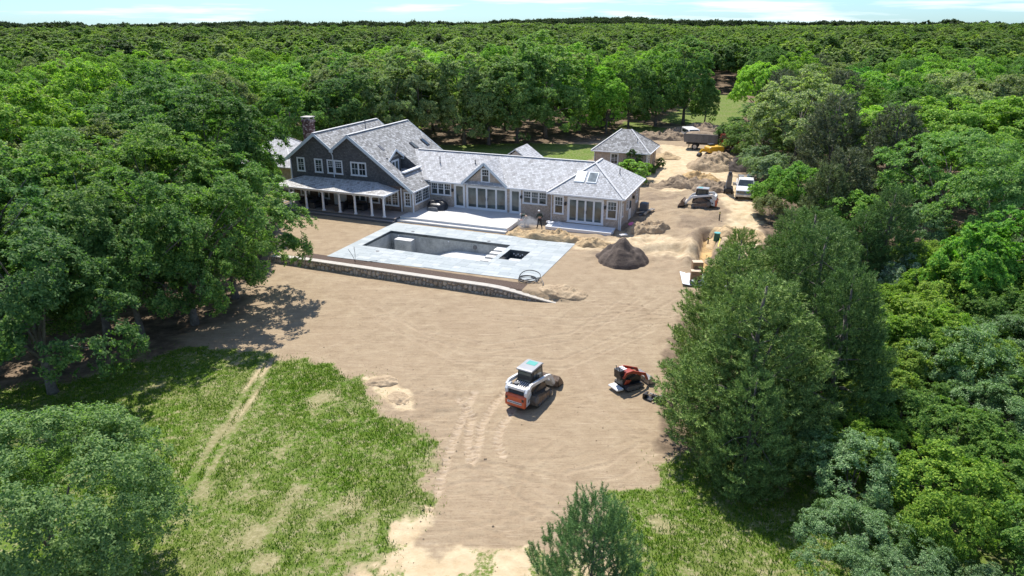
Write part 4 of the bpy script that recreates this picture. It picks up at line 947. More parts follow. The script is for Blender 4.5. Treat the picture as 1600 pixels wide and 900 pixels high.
mound('broad pale sand heap beside the trench and pines', 1152, 372, 3.0, 2.4, .6, M['soil_sand'], 15, .4, .12, -.1, 1.3)
mound('low grey brown spoil beside the trench above the boxes', 1130, 402, 1.8, 1.4, .55, M['soil_brown'], 16, .5, .14, -.2, 1.5)
mound('small pale sand spill at the lawn edge', 598, 596, 1.0, .7, .16, M['soil_tan'], 17, .2, .06, ZF, 1.6)
mound('flat smear of tan sand left of the patio loader tracks', 623, 622, .6, .85, .07, M['soil_tan'], 18, .5, .02, ZF, 1.8)
mound('sandy shoulder of soil at the low right end of the stone wall', 880, 462, 2.0, 1.2, .35, M['soil_tan'], 19, TH, .12, -.4, 1.7)

# ------------------------------------------------------------ compact track loaders
M['w_paint'] = paint('machine_white', (.70, .70, .69), .38, .06, 4, dirt=(.40, .32, .235), dirt_amt=.34)
M['o_paint'] = paint('machine_orange', (.58, .105, .035), .4, .10, 4, dirt=(.38, .28, .2), dirt_amt=.2)
M['r_paint'] = paint('machine_red', (.36, .05, .022), .38, .12, 4, dirt=(.36, .27, .2), dirt_amt=.2)
M['track'] = paint('dusty_rubber_track', (.10, .085, .068), .9, .35, 9, bump=.4, dirt=(.26, .20, .145), dirt_amt=.35)
M['cabdark'] = paint('cab_black', (.025, .026, .026), .45, .3, 6)
M['cabroof'] = paint('cab_roof_grey', (.30, .30, .305), .5, .08, 3, dirt=(.36, .31, .26), dirt_amt=.2)
M['teal'] = paint('tinted_roof_pane', (.14, .40, .33), .15, .08, 3)
M['rust'] = paint('worn_steel', (.17, .115, .08), .65, .4, 8, bump=.3, dirt=(.36, .28, .21), dirt_amt=.4)
M['dusty'] = paint('dusty_cream', (.50, .46, .38), .7, .15, 5, dirt=(.36, .28, .2), dirt_amt=.35)
M['steel'] = paint('scuffed_steel', (.33, .32, .31), .4, .3, 8, .5, .2, dirt=(.36, .28, .21), dirt_amt=.25)
def track(root, y0, y1, prof, wheels, mat, fmat, cleat=.13):
    b = MB(); b.prism(prof, 'y', y0, y1); t = b.build('track', mat, root, bevel=.02)
    n = len(prof); per = []
    for i in range(n):
        p, q = prof[i], prof[(i + 1) % n]; L = math.hypot(q[0] - p[0], q[1] - p[1]); k = max(1, int(L / cleat))
        for j in range(k): per.append((p[0] + (q[0] - p[0]) * (j + .5) / k, p[1] + (q[1] - p[1]) * (j + .5) / k, math.atan2(q[1] - p[1], q[0] - p[0])))
    b = MB()
    for x, z, a in per:
        c, s = math.cos(a), math.sin(a); e = .028; h = .022
        pr = [(x - c * e + s * -h, z - s * e + c * -h), (x + c * e + s * -h, z + s * e + c * -h), (x + c * e + s * h, z + s * e + c * h), (x - c * e + s * h, z - s * e + c * h)]
        b.prism(pr, 'y', y0 + .01, y1 - .01)
    b.build('tread', mat, t, kind='stuff')
    b = MB(); ym = y0 if abs(y0) > abs(y1) else y1; o = 1 if ym > 0 else -1
    cx = sum(p[0] for p in prof) / n; cz = sum(p[1] for p in prof) / n
    b.prism([(cx + (p[0] - cx) * .78, cz + (p[1] - cz) * .62) for p in prof], 'y', ym, ym + o * .03)
    b.build('track_frame', fmat, t)
    for x, z, r in wheels:
        b = MB(); b.disc((x, ym + o * .025, z), (0, 1, 0), r, .05, 14); b.disc((x, ym + o * .055, z), (0, 1, 0), r * .45, .03, 10); b.build('roller', M['lead'], t)
    return t
def loader(root, newer=False):
    prof = [(-.62, .0), (.72, .0), (.95, .10), (1.0, .28), (.90, .42), (.2, .56), (-.72, .80), (-.98, .76), (-1.06, .56), (-.98, .30)]
    for s in (1, -1):
        track(root, s * .48, s * .89, prof, [(.78, .22, .17), (.4, .14, .11), (.1, .14, .11), (-.2, .14, .11), (-.5, .14, .11), (-.82, .56, .2)], M['track'], M['rust'])
    b = MB(); b.prism([(-1.15, .32), (.85, .22), (.98, .55), (.9, .95), (-1.0, .98), (-1.2, .9)], 'y', -.46, .46); b.build('chassis', M['cabdark'], root, bevel=.02)
    for s in (1, -1):                                       # rear quarter panels
        b = MB(); b.prism([(-1.46, .30), (-1.05, .34), (-.86, .84), (-.9, 1.02), (-1.40, 1.0)], 'y', s * .42, s * .60); p = b.build('side_panel', M['w_paint'], root, bevel=.02)
        b = MB(); b.prism([(-1.26, .5), (-1.16, .52), (-1.08, .68), (-1.2, .66)], 'y', s * .60, s * .608); b.build('decal', M['cabdark'], p)
    b = MB(); b.prism([(-1.64, .38), (-1.60, .28), (-1.40, .28), (-1.40, .99), (-1.56, .99), (-1.64, .88)], 'y', -.60, .60); tg = b.build('tailgate', M['o_paint'], root, bevel=.025)
    b = MB(); b.box(-1.668, -1.641, -.44, .44, .50, .62); pl = b.build('plate', M['white'], tg)
    b = MB(); rr = random.Random(2); y = .40
    while y > -.40:                                         # a row of dark letters, too small to read
        w = rr.uniform(.035, .06); b.box(-1.674, -1.669, y - w, y, .535, .535 + rr.choice((.05, .05, .055))); y -= w + .014
    b.build('lettering', M['cabdark'], pl, kind='stuff')
    for y in (-.5, .5):
        b = MB(); b.box(-1.66, -1.63, y - .06, y + .06, .70, .84); b.build('tail_light', M['cabdark'], tg)
    b = MB(); b.prism([(-1.5, .99), (-1.38, 1.0), (-.55, 1.12), (-.55, 1.30), (-1.28, 1.20), (-1.42, 1.16)], 'y', -.45, .45); hd = b.build('engine_cover', M['cabdark'], root, bevel=.02)
    for i in range(7):
        b = MB(); y = -.36 + i * .12; b.beam((-1.36, y, 1.2), (-.62, y, 1.31), .045, .03); b.build('grille_slat', M['w_paint'], hd)
    b = MB(); b.cyl((-.95, .30, 1.26), .13, .1, 14); b.build('air_cleaner', M['lead'], hd)
    # lift-arm towers, cross beam and arms
    for s in (1, -1):
        b = MB(); b.prism([(-1.52, .95), (-1.26, .95), (-1.08, 1.12), (-.96, 1.34), (-1.16, 1.44), (-1.40, 1.38), (-1.55, 1.2)], 'y', s * .50, s * .68); b.build('tower', M['w_paint'], root, bevel=.03)
        b = MB(); b.prism([(-1.30, 1.20), (-1.02, 1.36), (-.6, 1.30), (.62, 1.08), (.92, 1.00), (1.18, .80), (1.50, .34), (1.66, .40), (1.38, .86), (1.10, 1.18), (.80, 1.30), (-.6, 1.50), (-1.12, 1.56), (-1.38, 1.40)][::-1], 'y', s * .60, s * .74)
        a = b.build('lift_arm', M['w_paint'], root, bevel=.015)
        b = MB(); b.tube([(-.85, s * .66, .85), (.1, s * .66, 1.2)], .055, 8); b.build('lift_cylinder', M['cabdark'], a)
        b = MB(); b.prism([(-.95, .75), (.8, .5), (.9, .62), (.3, 1.05), (-.9, 1.2)], 'y', s * .48, s * .56); b.build('arm_guard', M['rust'], root)
    b = MB(); b.box(-1.50, -1.28, -.52, .52, 1.22, 1.38); b.build('cross_beam', M['w_paint'], root, bevel=.03)
    b = MB(); b.beam((1.2, -.62, .75), (1.2, .62, .75), .1, .1); b.build('arm_torque_tube', M['w_paint'], root)
    # cab
    b = MB(); b.prism([(-.62, 1.0), (.62, .8), (.72, 1.15), (.60, 1.96), (-.52, 1.96), (-.60, 1.6)], 'y', -.44, .44); cb = b.build('cab', M['cabdark'], root, bevel=.02)
    b = MB(); b.prism([(-.66, 1.955), (.68, 1.955), (.66, 2.02), (.5, 2.06), (-.56, 2.06), (-.66, 2.03)], 'y', -.48, .48); b.build('cab_roof', M['cabroof'], cb, bevel=.02)
    b = MB(); b.box(.02, .46, -.28, .28, 2.058, 2.072); b.build('roof_pane', M['cabroof'] if newer else M['teal'], cb, bevel=.02)
    for s in (1, -1):
        b = MB(); b.prism([(-.40, 1.34), (.48, 1.28), (.48, 1.86), (-.36, 1.86)], 'y', s * .442, s * .452); b.build('side_window', M['glass_door'], cb)
        b = MB(); b.box(-.05, -.01, *sorted((s * .453, s * .46)), 1.3, 1.9); b.build('window_bar', M['cabdark'], cb)
    b = MB(); b.hexa([(-.614, -.36, 1.36), (-.60, -.36, 1.36), (-.60, .36, 1.36), (-.614, .36, 1.36), (-.56, -.36, 1.86), (-.54, -.36, 1.86), (-.54, .36, 1.86), (-.56, .36, 1.86)]); b.build('rear_window', M['glass_door'], cb)
    b = MB(); b.hexa([(.70, -.36, 1.15), (.73, -.36, 1.15), (.73, .36, 1.15), (.70, .36, 1.15), (.61, -.36, 1.86), (.63, -.36, 1.86), (.63, .36, 1.86), (.61, .36, 1.86)]); b.build('front_window', M['glass'], cb)
    # bucket
    b = MB(); th = .03
    pr = [(1.72, .08), (2.42, .04), (2.44, .07), (1.78, .13), (1.76, .45), (1.92, .66), (1.90, .70), (1.70, .48)]
    b.prism(pr[::-1], 'y', -.88, .88)
    for s in (1, -1): b.prism([(1.72, .08), (2.40, .05), (2.22, .36), (1.92, .68), (1.70, .48)][::-1], 'y', s * .88, s * .86)
    bk = b.build('bucket', M['rust'], root)
    b = MB(); b.box(1.56, 1.72, -.6, .6, .16, .56); b.build('quick_coupler', M['dusty'], bk)
    for i in range(3):
        b = MB(); b.box(1.73, 1.77, -.55 + i * .4, -.25 + i * .4, .70, .72); b.build('bucket_step', M['rust'], bk)
    for y in (-.3, .3):
        b = MB(); b.tube([(1.05, y, .85), (1.62, y, .45)], .04, 8); b.build('tilt_cylinder', M['steel'], root)
def face(p, q): return math.atan2(q[1] - p[1], q[0] - p[0])
p1, p2 = at(800, 645, ZF), at(856, 604, ZF)
c = (.98, 33.05); l1 = thing('track_loader', 'white track loader with orange tailgate on the open dirt below the pool', 'loader', (c[0], c[1], gz(*c) + .0), face((-.1, 31.55), (.95, 33.3)))
loader(l1)
def copy_tree(o, label=None, parent=None):
    c = o.copy(); COL.objects.link(c)
    if parent: c.parent = parent
    if label: c['label'] = label
    for ch in list(o.children): copy_tree(ch, None, c)
    return c
l2 = copy_tree(l1, 'white track loader seen side on beside the house, next to the pickup')
pa, pb = at(1084, 327, -.1), at(1113, 330, -.1)
c2 = ((pa[0] + pb[0]) / 2, (pa[1] + pb[1]) / 2 + .8); l2.location = (*c2, gz(*c2) + .02); l2.rotation_euler[2] = face(pb, pa) + .05
l1['group'] = l2['group'] = 'compact track loaders'

# small stand-on loader
c = at(984, 607, ZF); ms = thing('mini_loader', 'small red stand-on tracked loader with grey bucket near the pines', 'loader', (c[0], c[1] + .3, gz(*c)), face(at(972, 612, ZF), at(1010, 600, ZF)))
prof = [(-.5, 0), (.5, 0), (.66, .1), (.66, .25), (.5, .34), (-.42, .42), (-.62, .36), (-.66, .15)]
for s in (1, -1): track(ms, s * .28, s * .53, prof, [(.48, .17, .12), (.2, .1, .08), (-.05, .1, .08), (-.3, .1, .08), (-.48, .22, .13)], M['black'], M['lead'], .1)
b = MB(); b.prism([(-.7, .3), (.55, .25), (.62, .6), (.2, .95), (-.6, 1.12), (-.75, .9)], 'y', -.29, .29); b.build('engine_housing', M['cabdark'], ms, bevel=.03)
b = MB(); b.prism([(-.62, .9), (.1, .82), (.62, .62), (.66, .70), (.15, 1.0), (-.55, 1.18), (-.66, 1.1)][::-1], 'y', -.27, .27); b.build('hood', M['r_paint'], ms, bevel=.02)
b = MB(); b.prism([(-.62, .42), (-.3, .42), (-.15, .62), (-.5, .7)], 'y', -.36, .36); b.build('rear_panel', M['r_paint'], ms, bevel=.02)
for s in (1, -1):
    b = MB(); b.prism([(-.7, .85), (-.5, 1.06), (-.2, 1.06), (.72, .70), (.95, .34), (1.06, .38), (.84, .82), (-.15, 1.22), (-.6, 1.2), (-.82, .9)][::-1], 'y', s * .34, s * .42); a = b.build('lift_arm', M['r_paint'], ms, bevel=.01)
    b = MB(); b.tube([(-.5, s * .32, .7), (.5, s * .32, .9)], .035, 8); b.build('lift_cylinder', M['cabdark'], a)
b = MB(); b.box(-.95, -.62, -.26, .26, 1.05, 1.30); b.box(-.9, -.66, -.3, .3, .75, 1.05); k = b.build('control_panel', M['black'], ms, bevel=.02)
for y in (-.16, 0, .16):
    b = MB(); b.box(-.66, -.4, y - .05, y + .05, 1.30, 1.325); b.build('decal', M['white'], k)
for y in (-.12, .12):
    b = MB(); b.tube([(-.85, y, 1.28), (-.92, y, 1.48)], .02, 6); b.ball((-.92, y, 1.5), .035, 8, 5); b.build('lever', M['black'], k)
b = MB(); b.prism([(-1.2, .18), (-1.1, .14), (-.72, .14), (-.72, .26), (-1.16, .26)], 'y', -.42, .42); b.build('platform', M['w_paint'], ms, bevel=.03)
b = MB(); b.prism([(1.0, .06), (1.5, .03), (1.52, .06), (1.06, .11), (1.04, .36), (1.2, .52), (1.18, .56), (.98, .4)][::-1], 'y', -.56, .56)
for s in (1, -1): b.prism([(1.0, .06), (1.5, .04), (1.38, .3), (1.2, .54), (.98, .4)][::-1], 'y', s * .56, s * .54)
b.build('bucket', M['steel'], ms)
# black attachment lying beside it
c = at(1020, 625, ZF); tl = thing('tiller_attachment', 'black two-part digging attachment lying on dirt beside the pines', 'attachment', (*c, gz(*c)), -.75)
b = MB(); b.box(-.55, .0, -.2, .2, .02, .08); b.prism([(-.55, .06), (-.45, .06), (-.4, .34), (-.55, .3)], 'y', -.2, .2); b.beam((-.5, -.18, .3), (.1, -.1, .4), .05, .05); b.build('mount_plate', M['black'], tl)
b = MB(); b.beam((-.3, .15, .3), (.7, .1, .32), .05, .05); b.beam((.1, -.25, .2), (.1, .3, .2), .05, .05); b.tube([(.2, -.1, .35), (.5, .1, .5), (.8, .0, .35), (1.1, .3, .06)], .025, 6); b.build('arm', M['steel'], tl)
for i, x in enumerate((.1, .42, .62)):
    b = MB(); b.disc((x, .02, .2), (.3, 1, 0), .2, .12, 12)
    for k in range(6): a = k * math.pi / 3; b.beam((x + .1 * math.cos(a), .02, .2 + .1 * math.sin(a)), (x + .26 * math.cos(a), .02, .2 + .26 * math.sin(a)), .04, .05, (0, 1, 0))
    b.build('tine_wheel', M['black'], tl)

# ------------------------------------------------------------ vehicles
M['tyre'] = paint('tyre', (.028, .027, .026), .9, .3, 10)
M['chrome'] = paint('bumper_grey', (.42, .41, .40), .35, .1, 4, .5)
M['blue'] = paint('blue_plastic', (.04, .13, .28), .4, .15, 5)
M['yellow'] = paint('machine_yellow', (.62, .36, .02), .4, .1, 4, dirt=(.4, .3, .2), dirt_amt=.2)
def wheel(root, x, y, r, w):
    s = 1 if y > 0 else -1
    b = MB(); b.disc((x, y, r), (0, 1, 0), r, w, 18); t = b.build('wheel', M['tyre'], root, bevel=.03)
    b = MB(); b.disc((x, y + s * (w / 2 + .005), r), (0, 1, 0), r * .58, .03, 14); b.build('rim', M['chrome'], t)
    return t
c = at(1160, 312, -.05); pk = thing('pickup_truck', 'white pickup truck facing the camera at the tree edge', 'pickup', (c[0] + .95, c[1] + 2.3, gz(*c)), face((c[0], c[1]), (0, -2)) + .02)
b = MB(); b.prism([(2.95, .55), (3.0, .62), (2.98, 1.12), (2.85, 1.22), (1.5, 1.32), (1.3, 1.32), (-2.9, 1.30), (-2.95, .6), (-2.5, .5)][::-1], 'y', -1.0, 1.0); b.build('body', M['w_paint'], pk, bevel=.05)
b = MB(); v = [(1.45, -.95, 1.31), (1.45, .95, 1.31), (-.75, .95, 1.31), (-.75, -.95, 1.31), (.70, -.78, 1.96), (.70, .78, 1.96), (-.62, .78, 1.96), (-.62, -.78, 1.96)]
b.hexa(v); cb = b.build('cab', M['w_paint'], pk, bevel=.04)
def quadp(name, pts, off, mat, root):
    n = (Vector(pts[1]) - Vector(pts[0])).cross(Vector(pts[2]) - Vector(pts[0])).normalized() * off
    b = MB(); b.add([tuple(Vector(p) - n * .3) for p in pts] + [tuple(Vector(p) + n) for p in pts], [(3, 2, 1, 0), (4, 5, 6, 7), (0, 1, 5, 4), (1, 2, 6, 5), (2, 3, 7, 6), (3, 0, 4, 7)]); return b.build(name, mat, root)
quadp('windscreen', [(1.39, -.86, 1.37), (1.39, .86, 1.37), (.78, .74, 1.90), (.78, -.74, 1.90)], .02, M['glass'], cb)
for s in (1, -1):
    pts = [(1.15, s * .935, 1.38), (-.6, s * .935, 1.38), (-.5, s * .82, 1.86), (.68, s * .81, 1.86)]; quadp('side_window', pts if s > 0 else pts[::-1], .012, M['glass'], cb)
    b = MB(); b.box(.95, 1.15, *sorted((s * 1.02, s * 1.42)), 1.28, 1.62); b.box(1.0, 1.08, *sorted((s * .95, s * 1.04)), 1.32, 1.40); b.build('wing_mirror', M['chrome'], pk, bevel=.02)
    b = MB(); b.box(2.96, 3.02, *sorted((s * .66, s * .96)), .84, 1.08); b.build('headlight', M['glass_door'], pk)
    for x in (1.95, -1.75): wheel(pk, x, s * .86, .41, .28)
b = MB(); b.box(2.97, 3.03, -.64, .64, .82, 1.10); gr = b.build('grille', M['cabdark'], pk)
for z in (.88, .955, 1.03): b = MB(); b.box(3.03, 3.045, -.62, .62, z, z + .02); b.build('grille_bar', M['chrome'], gr)
b = MB(); 
for k in range(1): b.ball((3.045, 0, .965), (.015, .13, .055), 14, 8)
b.build('emblem', M['blue'], gr)
b = MB(); b.box(2.95, 3.16, -1.0, 1.0, .48, .76); bm = b.build('bumper', M['chrome'], pk, bevel=.03)
b = MB(); b.box(3.162, 3.172, -.16, .16, .56, .70); b.build('number_plate', M['white'], bm)
b = MB(); b.ball((2.3, .0, 1.27), (.09, .09, .03), 8, 5); b.build('hood_mark', M['chrome'], pk)
b = MB(); b.box(-2.8, -.85, -.82, .82, 1.29, 1.305); b.build('cargo_bed', M['cabdark'], pk)
b = MB(); b.beam((-1.0, -.9, 1.3), (-1.0, -.9, 2.1), .06, .06); b.beam((-1.0, .9, 1.3), (-1.0, .9, 2.1), .06, .06); b.beam((-1.0, -.93, 2.1), (-1.0, .93, 2.1), .06, .06); b.build('rack', M['chrome'], pk)
def inpk(x, y, z): return pk.matrix_basis @ Vector((x, y, z))
for (x, y, h, lab, mt) in ((-1.5, .35, .75, 'round blue drum standing in the white pickup bed', M['blue']), (-1.6, -.55, .55, 'grey blue tote at the far side of the pickup bed', M['slate'])):
    o = thing('drum' if h > .6 else 'tote', lab, 'drum' if h > .6 else 'tote', inpk(x, y, 1.31), pk.rotation_euler[2])
    b = MB()
    if h > .6: b.tube([(0, 0, 0), (0, 0, .1), (0, 0, h * .5), (0, 0, h * .52), (0, 0, h)], [.27, .29, .29, .30, .27], 16)
    else: b.hexa([(-.3, -.22, 0), (.3, -.22, 0), (.3, .22, 0), (-.3, .22, 0), (-.36, -.27, h), (.36, -.27, h), (.36, .27, h), (-.36, .27, h)])
    b.build('shell', mt, o, bevel=.02)
    b = MB()
    if h > .6: b.cyl((0, 0, h), .24, .05, 14); b.cyl((.1, .05, h + .05), .04, .04, 8)
    else: b.box(-.38, .38, -.29, .29, h, h + .05)
    b.build('lid', mt, o)
# dark upright machine left of the pickup
c = at(1143, 306, -.05); mx_ = thing('trencher', 'tall dark machine with upright boom left of the white pickup', 'machine', (c[0] - .1, c[1] + 1.2, gz(*c)), 1.3)
b = MB(); b.box(-1.3, .9, -.35, .35, .25, .75); b.build('body', M['black'], mx_, bevel=.04)
b = MB(); b.beam((-.9, 0, .6), (-1.3, 0, 2.3), .55, .4); b.beam((-1.3, 0, 2.2), (-1.2, 0, 2.6), .4, .5); b.build('boom', M['lead'], mx_)
b = MB(); b.disc((-1.5, 0, 2.5), (0, 1, 0), .24, .16, 14); b.build('boom_wheel', M['black'], mx_)
b = MB(); b.box(-.3, .7, -.3, .3, .75, 1.25); b.build('engine', M['slate'], mx_, bevel=.04)
for x in (-.8, .5):
    for y in (-.42, .42): wheel(mx_, x, y, .33, .2)

# dump truck, broadside, loaded with soil
ca_, cb_ = at(1075, 236, 0), at(1135, 240, 0); dt = thing('dump_truck', 'dark dump truck with soil-filled box parked broadside on the drive', 'truck', (ca_[0] + 3.4, ca_[1] + 1.4, gz(*ca_)), face(ca_, cb_) + .03)
b = MB(); b.box(-3.3, 3.9, -.5, .5, .75, 1.05); b.build('chassis', M['black'], dt)
b = MB(); b.box(-3.6, 1.4, -1.2, 1.2, 1.15, 1.27)
for s in (1, -1): b.box(-3.6, 1.4, *sorted((s * 1.2, s * 1.12)), 1.271, 2.35)
b.box(1.32, 1.4, -1.115, 1.115, 1.271, 2.55); b.prism([(-3.6, 1.271), (-3.52, 1.271), (-3.66, 2.35), (-3.74, 2.35)], 'y', -1.115, 1.115); bx_ = b.build('dump_box', M['lead'], dt)
for s in (1, -1):
    for x in (-2.8, -1.8, -.8, .2, 1.1): b = MB(); b.box(x - .05, x + .05, *sorted((s * 1.2, s * 1.28)), 1.3, 2.3); b.build('rib', M['lead'], bx_)
    b = MB(); b.box(-3.66, 1.42, *sorted((s * 1.10, s * 1.27)), 2.352, 2.43); b.build('side_rail', M['lead'], bx_)
ld = []; b = MB(); nx_, ny_ = 16, 8; vv = [(-3.5 + 4.8 * i / nx_, -1.1 + 2.2 * j / ny_, 2.30 + .45 * math.sin(math.pi * i / nx_) ** .6 * math.sin(math.pi * j / ny_) ** .6 + .12 * (fbm(np.array([i * .7]), np.array([j * .7]), 8)[0] - .45)) for i in range(nx_ + 1) for j in range(ny_ + 1)]
b.add(vv, [(i * (ny_ + 1) + j, (i + 1) * (ny_ + 1) + j, (i + 1) * (ny_ + 1) + j + 1, i * (ny_ + 1) + j + 1) for i in range(nx_) for j in range(ny_)]); lo = b.build('soil_load', M['soil_brown'], None, True)
lo.matrix_basis = dt.matrix_basis.copy(); props(lo, 'brown soil load heaped in the dark dump truck box', 'soil')
b = MB(); b.box(1.4, 1.55, -1.15, 1.15, 1.1, 2.8); b.build('headboard', M['black'], dt)
b = MB(); b.prism([(1.7, .9), (3.3, .9), (3.25, 1.7), (2.95, 2.6), (1.75, 2.65)][::-1], 'y', -1.1, 1.1); cb = b.build('cab', M['r_paint'], dt, bevel=.05)
b = MB(); b.prism([(3.3, .8), (4.7, .8), (4.7, 1.45), (3.26, 1.68)][::-1], 'y', -.85, .85); b.build('hood', M['r_paint'], dt, bevel=.06)
for s in (1, -1):
    b = MB(); b.prism([(1.95, 1.75), (3.05, 1.75), (2.85, 2.4), (1.98, 2.42)], 'y', s * 1.102, s * 1.115); b.build('side_window', M['glass'], cb)
quadp('windscreen', [(3.26, -.95, 1.75), (3.26, .95, 1.75), (2.98, .9, 2.5), (2.98, -.9, 2.5)], .02, M['glass'], cb)
for s in (1, -1):
    wheel(dt, 3.9, s * .95, .5, .3); wheel(dt, -1.9, s * .92, .5, .5); 
    b = MB(); b.box(-2.9, -2.86, *sorted((s * .6, s * 1.2)), .3, 1.1); b.build('mud_flap', M['black'], dt)
    b = MB(); b.cyl((.6 if s < 0 else .2, s * .85, .6), .3, .5, 12); b.build('fuel_tank', M['chrome'], dt)
# yellow compact excavator in front of it
c = at(1104, 240, 0); ye = thing('excavator', 'small yellow excavator turned away in front of the dump truck', 'excavator', (c[0] + .5, c[1] - 1.8, gz(*c)), .25)
for s in (1, -1): track(ye, s * .45, s * .8, [(-.8, 0), (.8, 0), (1.0, .2), (.8, .42), (-.8, .42), (-1.0, .2)], [(.75, .21, .16), (-.75, .21, .16), (0, .12, .1)], M['black'], M['lead'], .14)
b = MB(); b.tube([(0, 0, .42), (0, 0, .6)], .4, 14); b.build('turntable', M['black'], ye)
b = MB(); b.prism([(-1.2, .62), (-.9, .55), (1.0, .55), (1.25, .7), (1.3, 1.25), (1.05, 1.45), (-.9, 1.45), (-1.2, 1.3)], 'y', -.8, .8); b.build('house', M['yellow'], ye, bevel=.12)
b = MB(); b.box(-.7, .2, .1, .85, 1.45, 1.7); b.build('seat_console', M['black'], ye, bevel=.05)
b = MB(); b.beam((-1.1, 0, .8), (-1.9, 0, 1.0), .3, .35); b.beam((-1.9, 0, 1.0), (-2.2, 0, .55), .2, .3); b.build('boom', M['yellow'], ye)
b = MB(); b.prism([(-2.6, .05), (-2.05, .05), (-2.0, .5), (-2.2, .6), (-2.5, .35)], 'y', -.35, .35); b.build('bucket', M['black'], ye)
# red machine half hidden by the leaves
c = at(1121, 229, 0); rd = thing('compactor', 'red rolling compactor half hidden by leaves right of the excavator', 'machine', (c[0] + .3, c[1] - 1.2, gz(*c)), .1)
b = MB(); b.prism([(-1.0, .6), (1.0, .6), (1.1, 1.0), (.5, 1.2), (-.9, 1.25)], 'y', -.6, .6); b.build('body', M['r_paint'], rd, bevel=.06)
for x in (-.8, .8): b = MB(); b.disc((x, 0, .45), (0, 1, 0), .45, 1.1, 18); b.build('drum', M['steel'], rd)
b = MB(); b.beam((-.3, -.5, 1.2), (-.3, -.5, 2.0), .06, .06); b.beam((-.3, .5, 1.2), (-.3, .5, 2.0), .06, .06); b.beam((-.3, -.53, 2.0), (-.3, .53, 2.0), .06, .06); b.build('roll_bar', M['r_paint'], rd)
# white van behind
c = at(1068, 224, 0); vn = thing('van', 'white van parked at the far end behind the dump truck', 'van', (c[0] + 2.0, c[1] + 3.2, gz(*c)), face(c, (0, 0)) + .35)
b = MB(); b.prism([(2.4, .45), (2.45, .95), (1.6, 1.2), (.9, 1.9), (-2.3, 1.95), (-2.4, .45)][::-1], 'y', -.95, .95); b.build('body', M['w_paint'], vn, bevel=.06)
quadp('windscreen', [(1.58, -.82, 1.24), (1.58, .82, 1.24), (.98, .76, 1.84), (.98, -.76, 1.84)], .02, M['glass'], vn)
b = MB(); b.box(2.40, 2.52, -.93, .93, .42, .70); b.build('bumper', M['cabdark'], vn)
for s in (1, -1):
    b = MB(); b.prism([(1.2, 1.25), (-2.0, 1.25), (-2.0, 1.75), (.9, 1.75)][::-1], 'y', s * .952, s * .962); b.build('side_window', M['glass'], vn)
    b = MB(); b.box(2.42, 2.47, *sorted((s * .6, s * .88)), .78, .92); b.build('headlight', M['glass_door'], vn)
    for x in (1.6, -1.6): wheel(vn, x, s * .85, .34, .22)

# ------------------------------------------------------------ small things about the site
M['card'] = paint('brown_cardboard', (.33, .20, .10), .8, .06, 3); M['card_top'] = paint('pale_cardboard', (.55, .43, .30), .8, .05, 3)
M['tarp'] = paint('white_sheet', (.62, .64, .66), .6, .08, 3, bump=.4); M['pink'] = paint('pink_plastic', (.75, .16, .34), .5, .1, 4)
M['green'] = paint('green_plastic', (.03, .12, .07), .5, .1, 4); M['tape'] = paint('yellow_tape', (.65, .6, .12), .5, .1, 4)
c0 = at(1090, 450, -.55); ra = -.15
sh = thing('ground_sheet', 'crumpled white plastic sheet spread on the dirt under the boxes', 'sheet', (*c0, gz(*c0) + .03), ra)
vv = []; n = 14
for i in range(n + 1):
    for j in range(n + 1):
        X, Y = -1.3 + 3.6 * i / n, -1.3 + 2.8 * j / n
        vv.append((X, Y, .05 + .10 * float(fbm(np.array([X * 1.4]), np.array([Y * 1.4]), 31)[0]) + .25 * max(0, (-.9 - X))))
b = MB(); b.add(vv, [(i * (n + 1) + j, (i + 1) * (n + 1) + j, (i + 1) * (n + 1) + j + 1, i * (n + 1) + j + 1) for i in range(n) for j in range(n)]); o = b.build('sheet', M['tarp'], sh, True); o.modifiers.new('t', 'SOLIDIFY').thickness = .01
def cbox(dx, dy, w, d, h, label, rz=0.0):
    p = sh.matrix_basis @ Vector((dx, dy, .12)); o = thing('cardboard_box', label, 'box', p, ra + rz, 'cardboard boxes on the white sheet')
    b = MB(); b.box(-w / 2, w / 2, -d / 2, d / 2, 0, h - .01); b.build('carton', M['card'], o)
    b = MB(); b.box(-w / 2 + .004, w / 2 - .004, -d / 2 + .004, d / 2 - .004, h - .01, h); b.build('top_flap', M['card_top'], o)
    b = MB(); b.box(-w / 2 + .1, -w / 2 + .35, -d / 2 - .004, -d / 2, h * .7, h * .8); b.build('printed_mark', M['soil_brown'], o)
cbox(-.15, .35, .78, .6, 1.35, 'taller cardboard box standing behind the shorter one on white sheet', .1); cbox(-.3, -.35, .74, .55, .85, 'shorter cardboard box in front of the taller one')
p = sh.matrix_basis @ Vector((.75, .25, .1)); o = thing('folded_chair', 'dark folded frame leaning beside the cardboard boxes', 'frame', p, ra)
for y in (-.25, .25): b = MB(); b.beam((-.3, y, 0), (.35, y, 1.05), .06, .05); b.build('rail', M['black'], o)
b = MB(); b.hexa([(-.28, -.22, .05), (-.24, -.22, .05), (-.24, .22, .05), (-.28, .22, .05), (.33, -.22, 1.0), (.37, -.22, 1.0), (.37, .22, 1.0), (.33, .22, 1.0)]); b.build('panel', M['black'], o)
p = sh.matrix_basis @ Vector((-.25, -.95, .1)); o = thing('tool_tray', 'black tray of pipe fittings in front of the cardboard boxes', 'tray', p, ra)
b = MB(); b.box(-.5, .45, -.25, .25, 0, .04); b.box(-.5, -.46, -.25, .25, .04, .2); b.box(.41, .45, -.25, .25, .04, .2); b.box(-.46, .41, -.25, -.21, .04, .2); b.box(-.46, .41, .21, .25, .04, .2); b.build('tray', M['black'], o)
rr = random.Random(4)
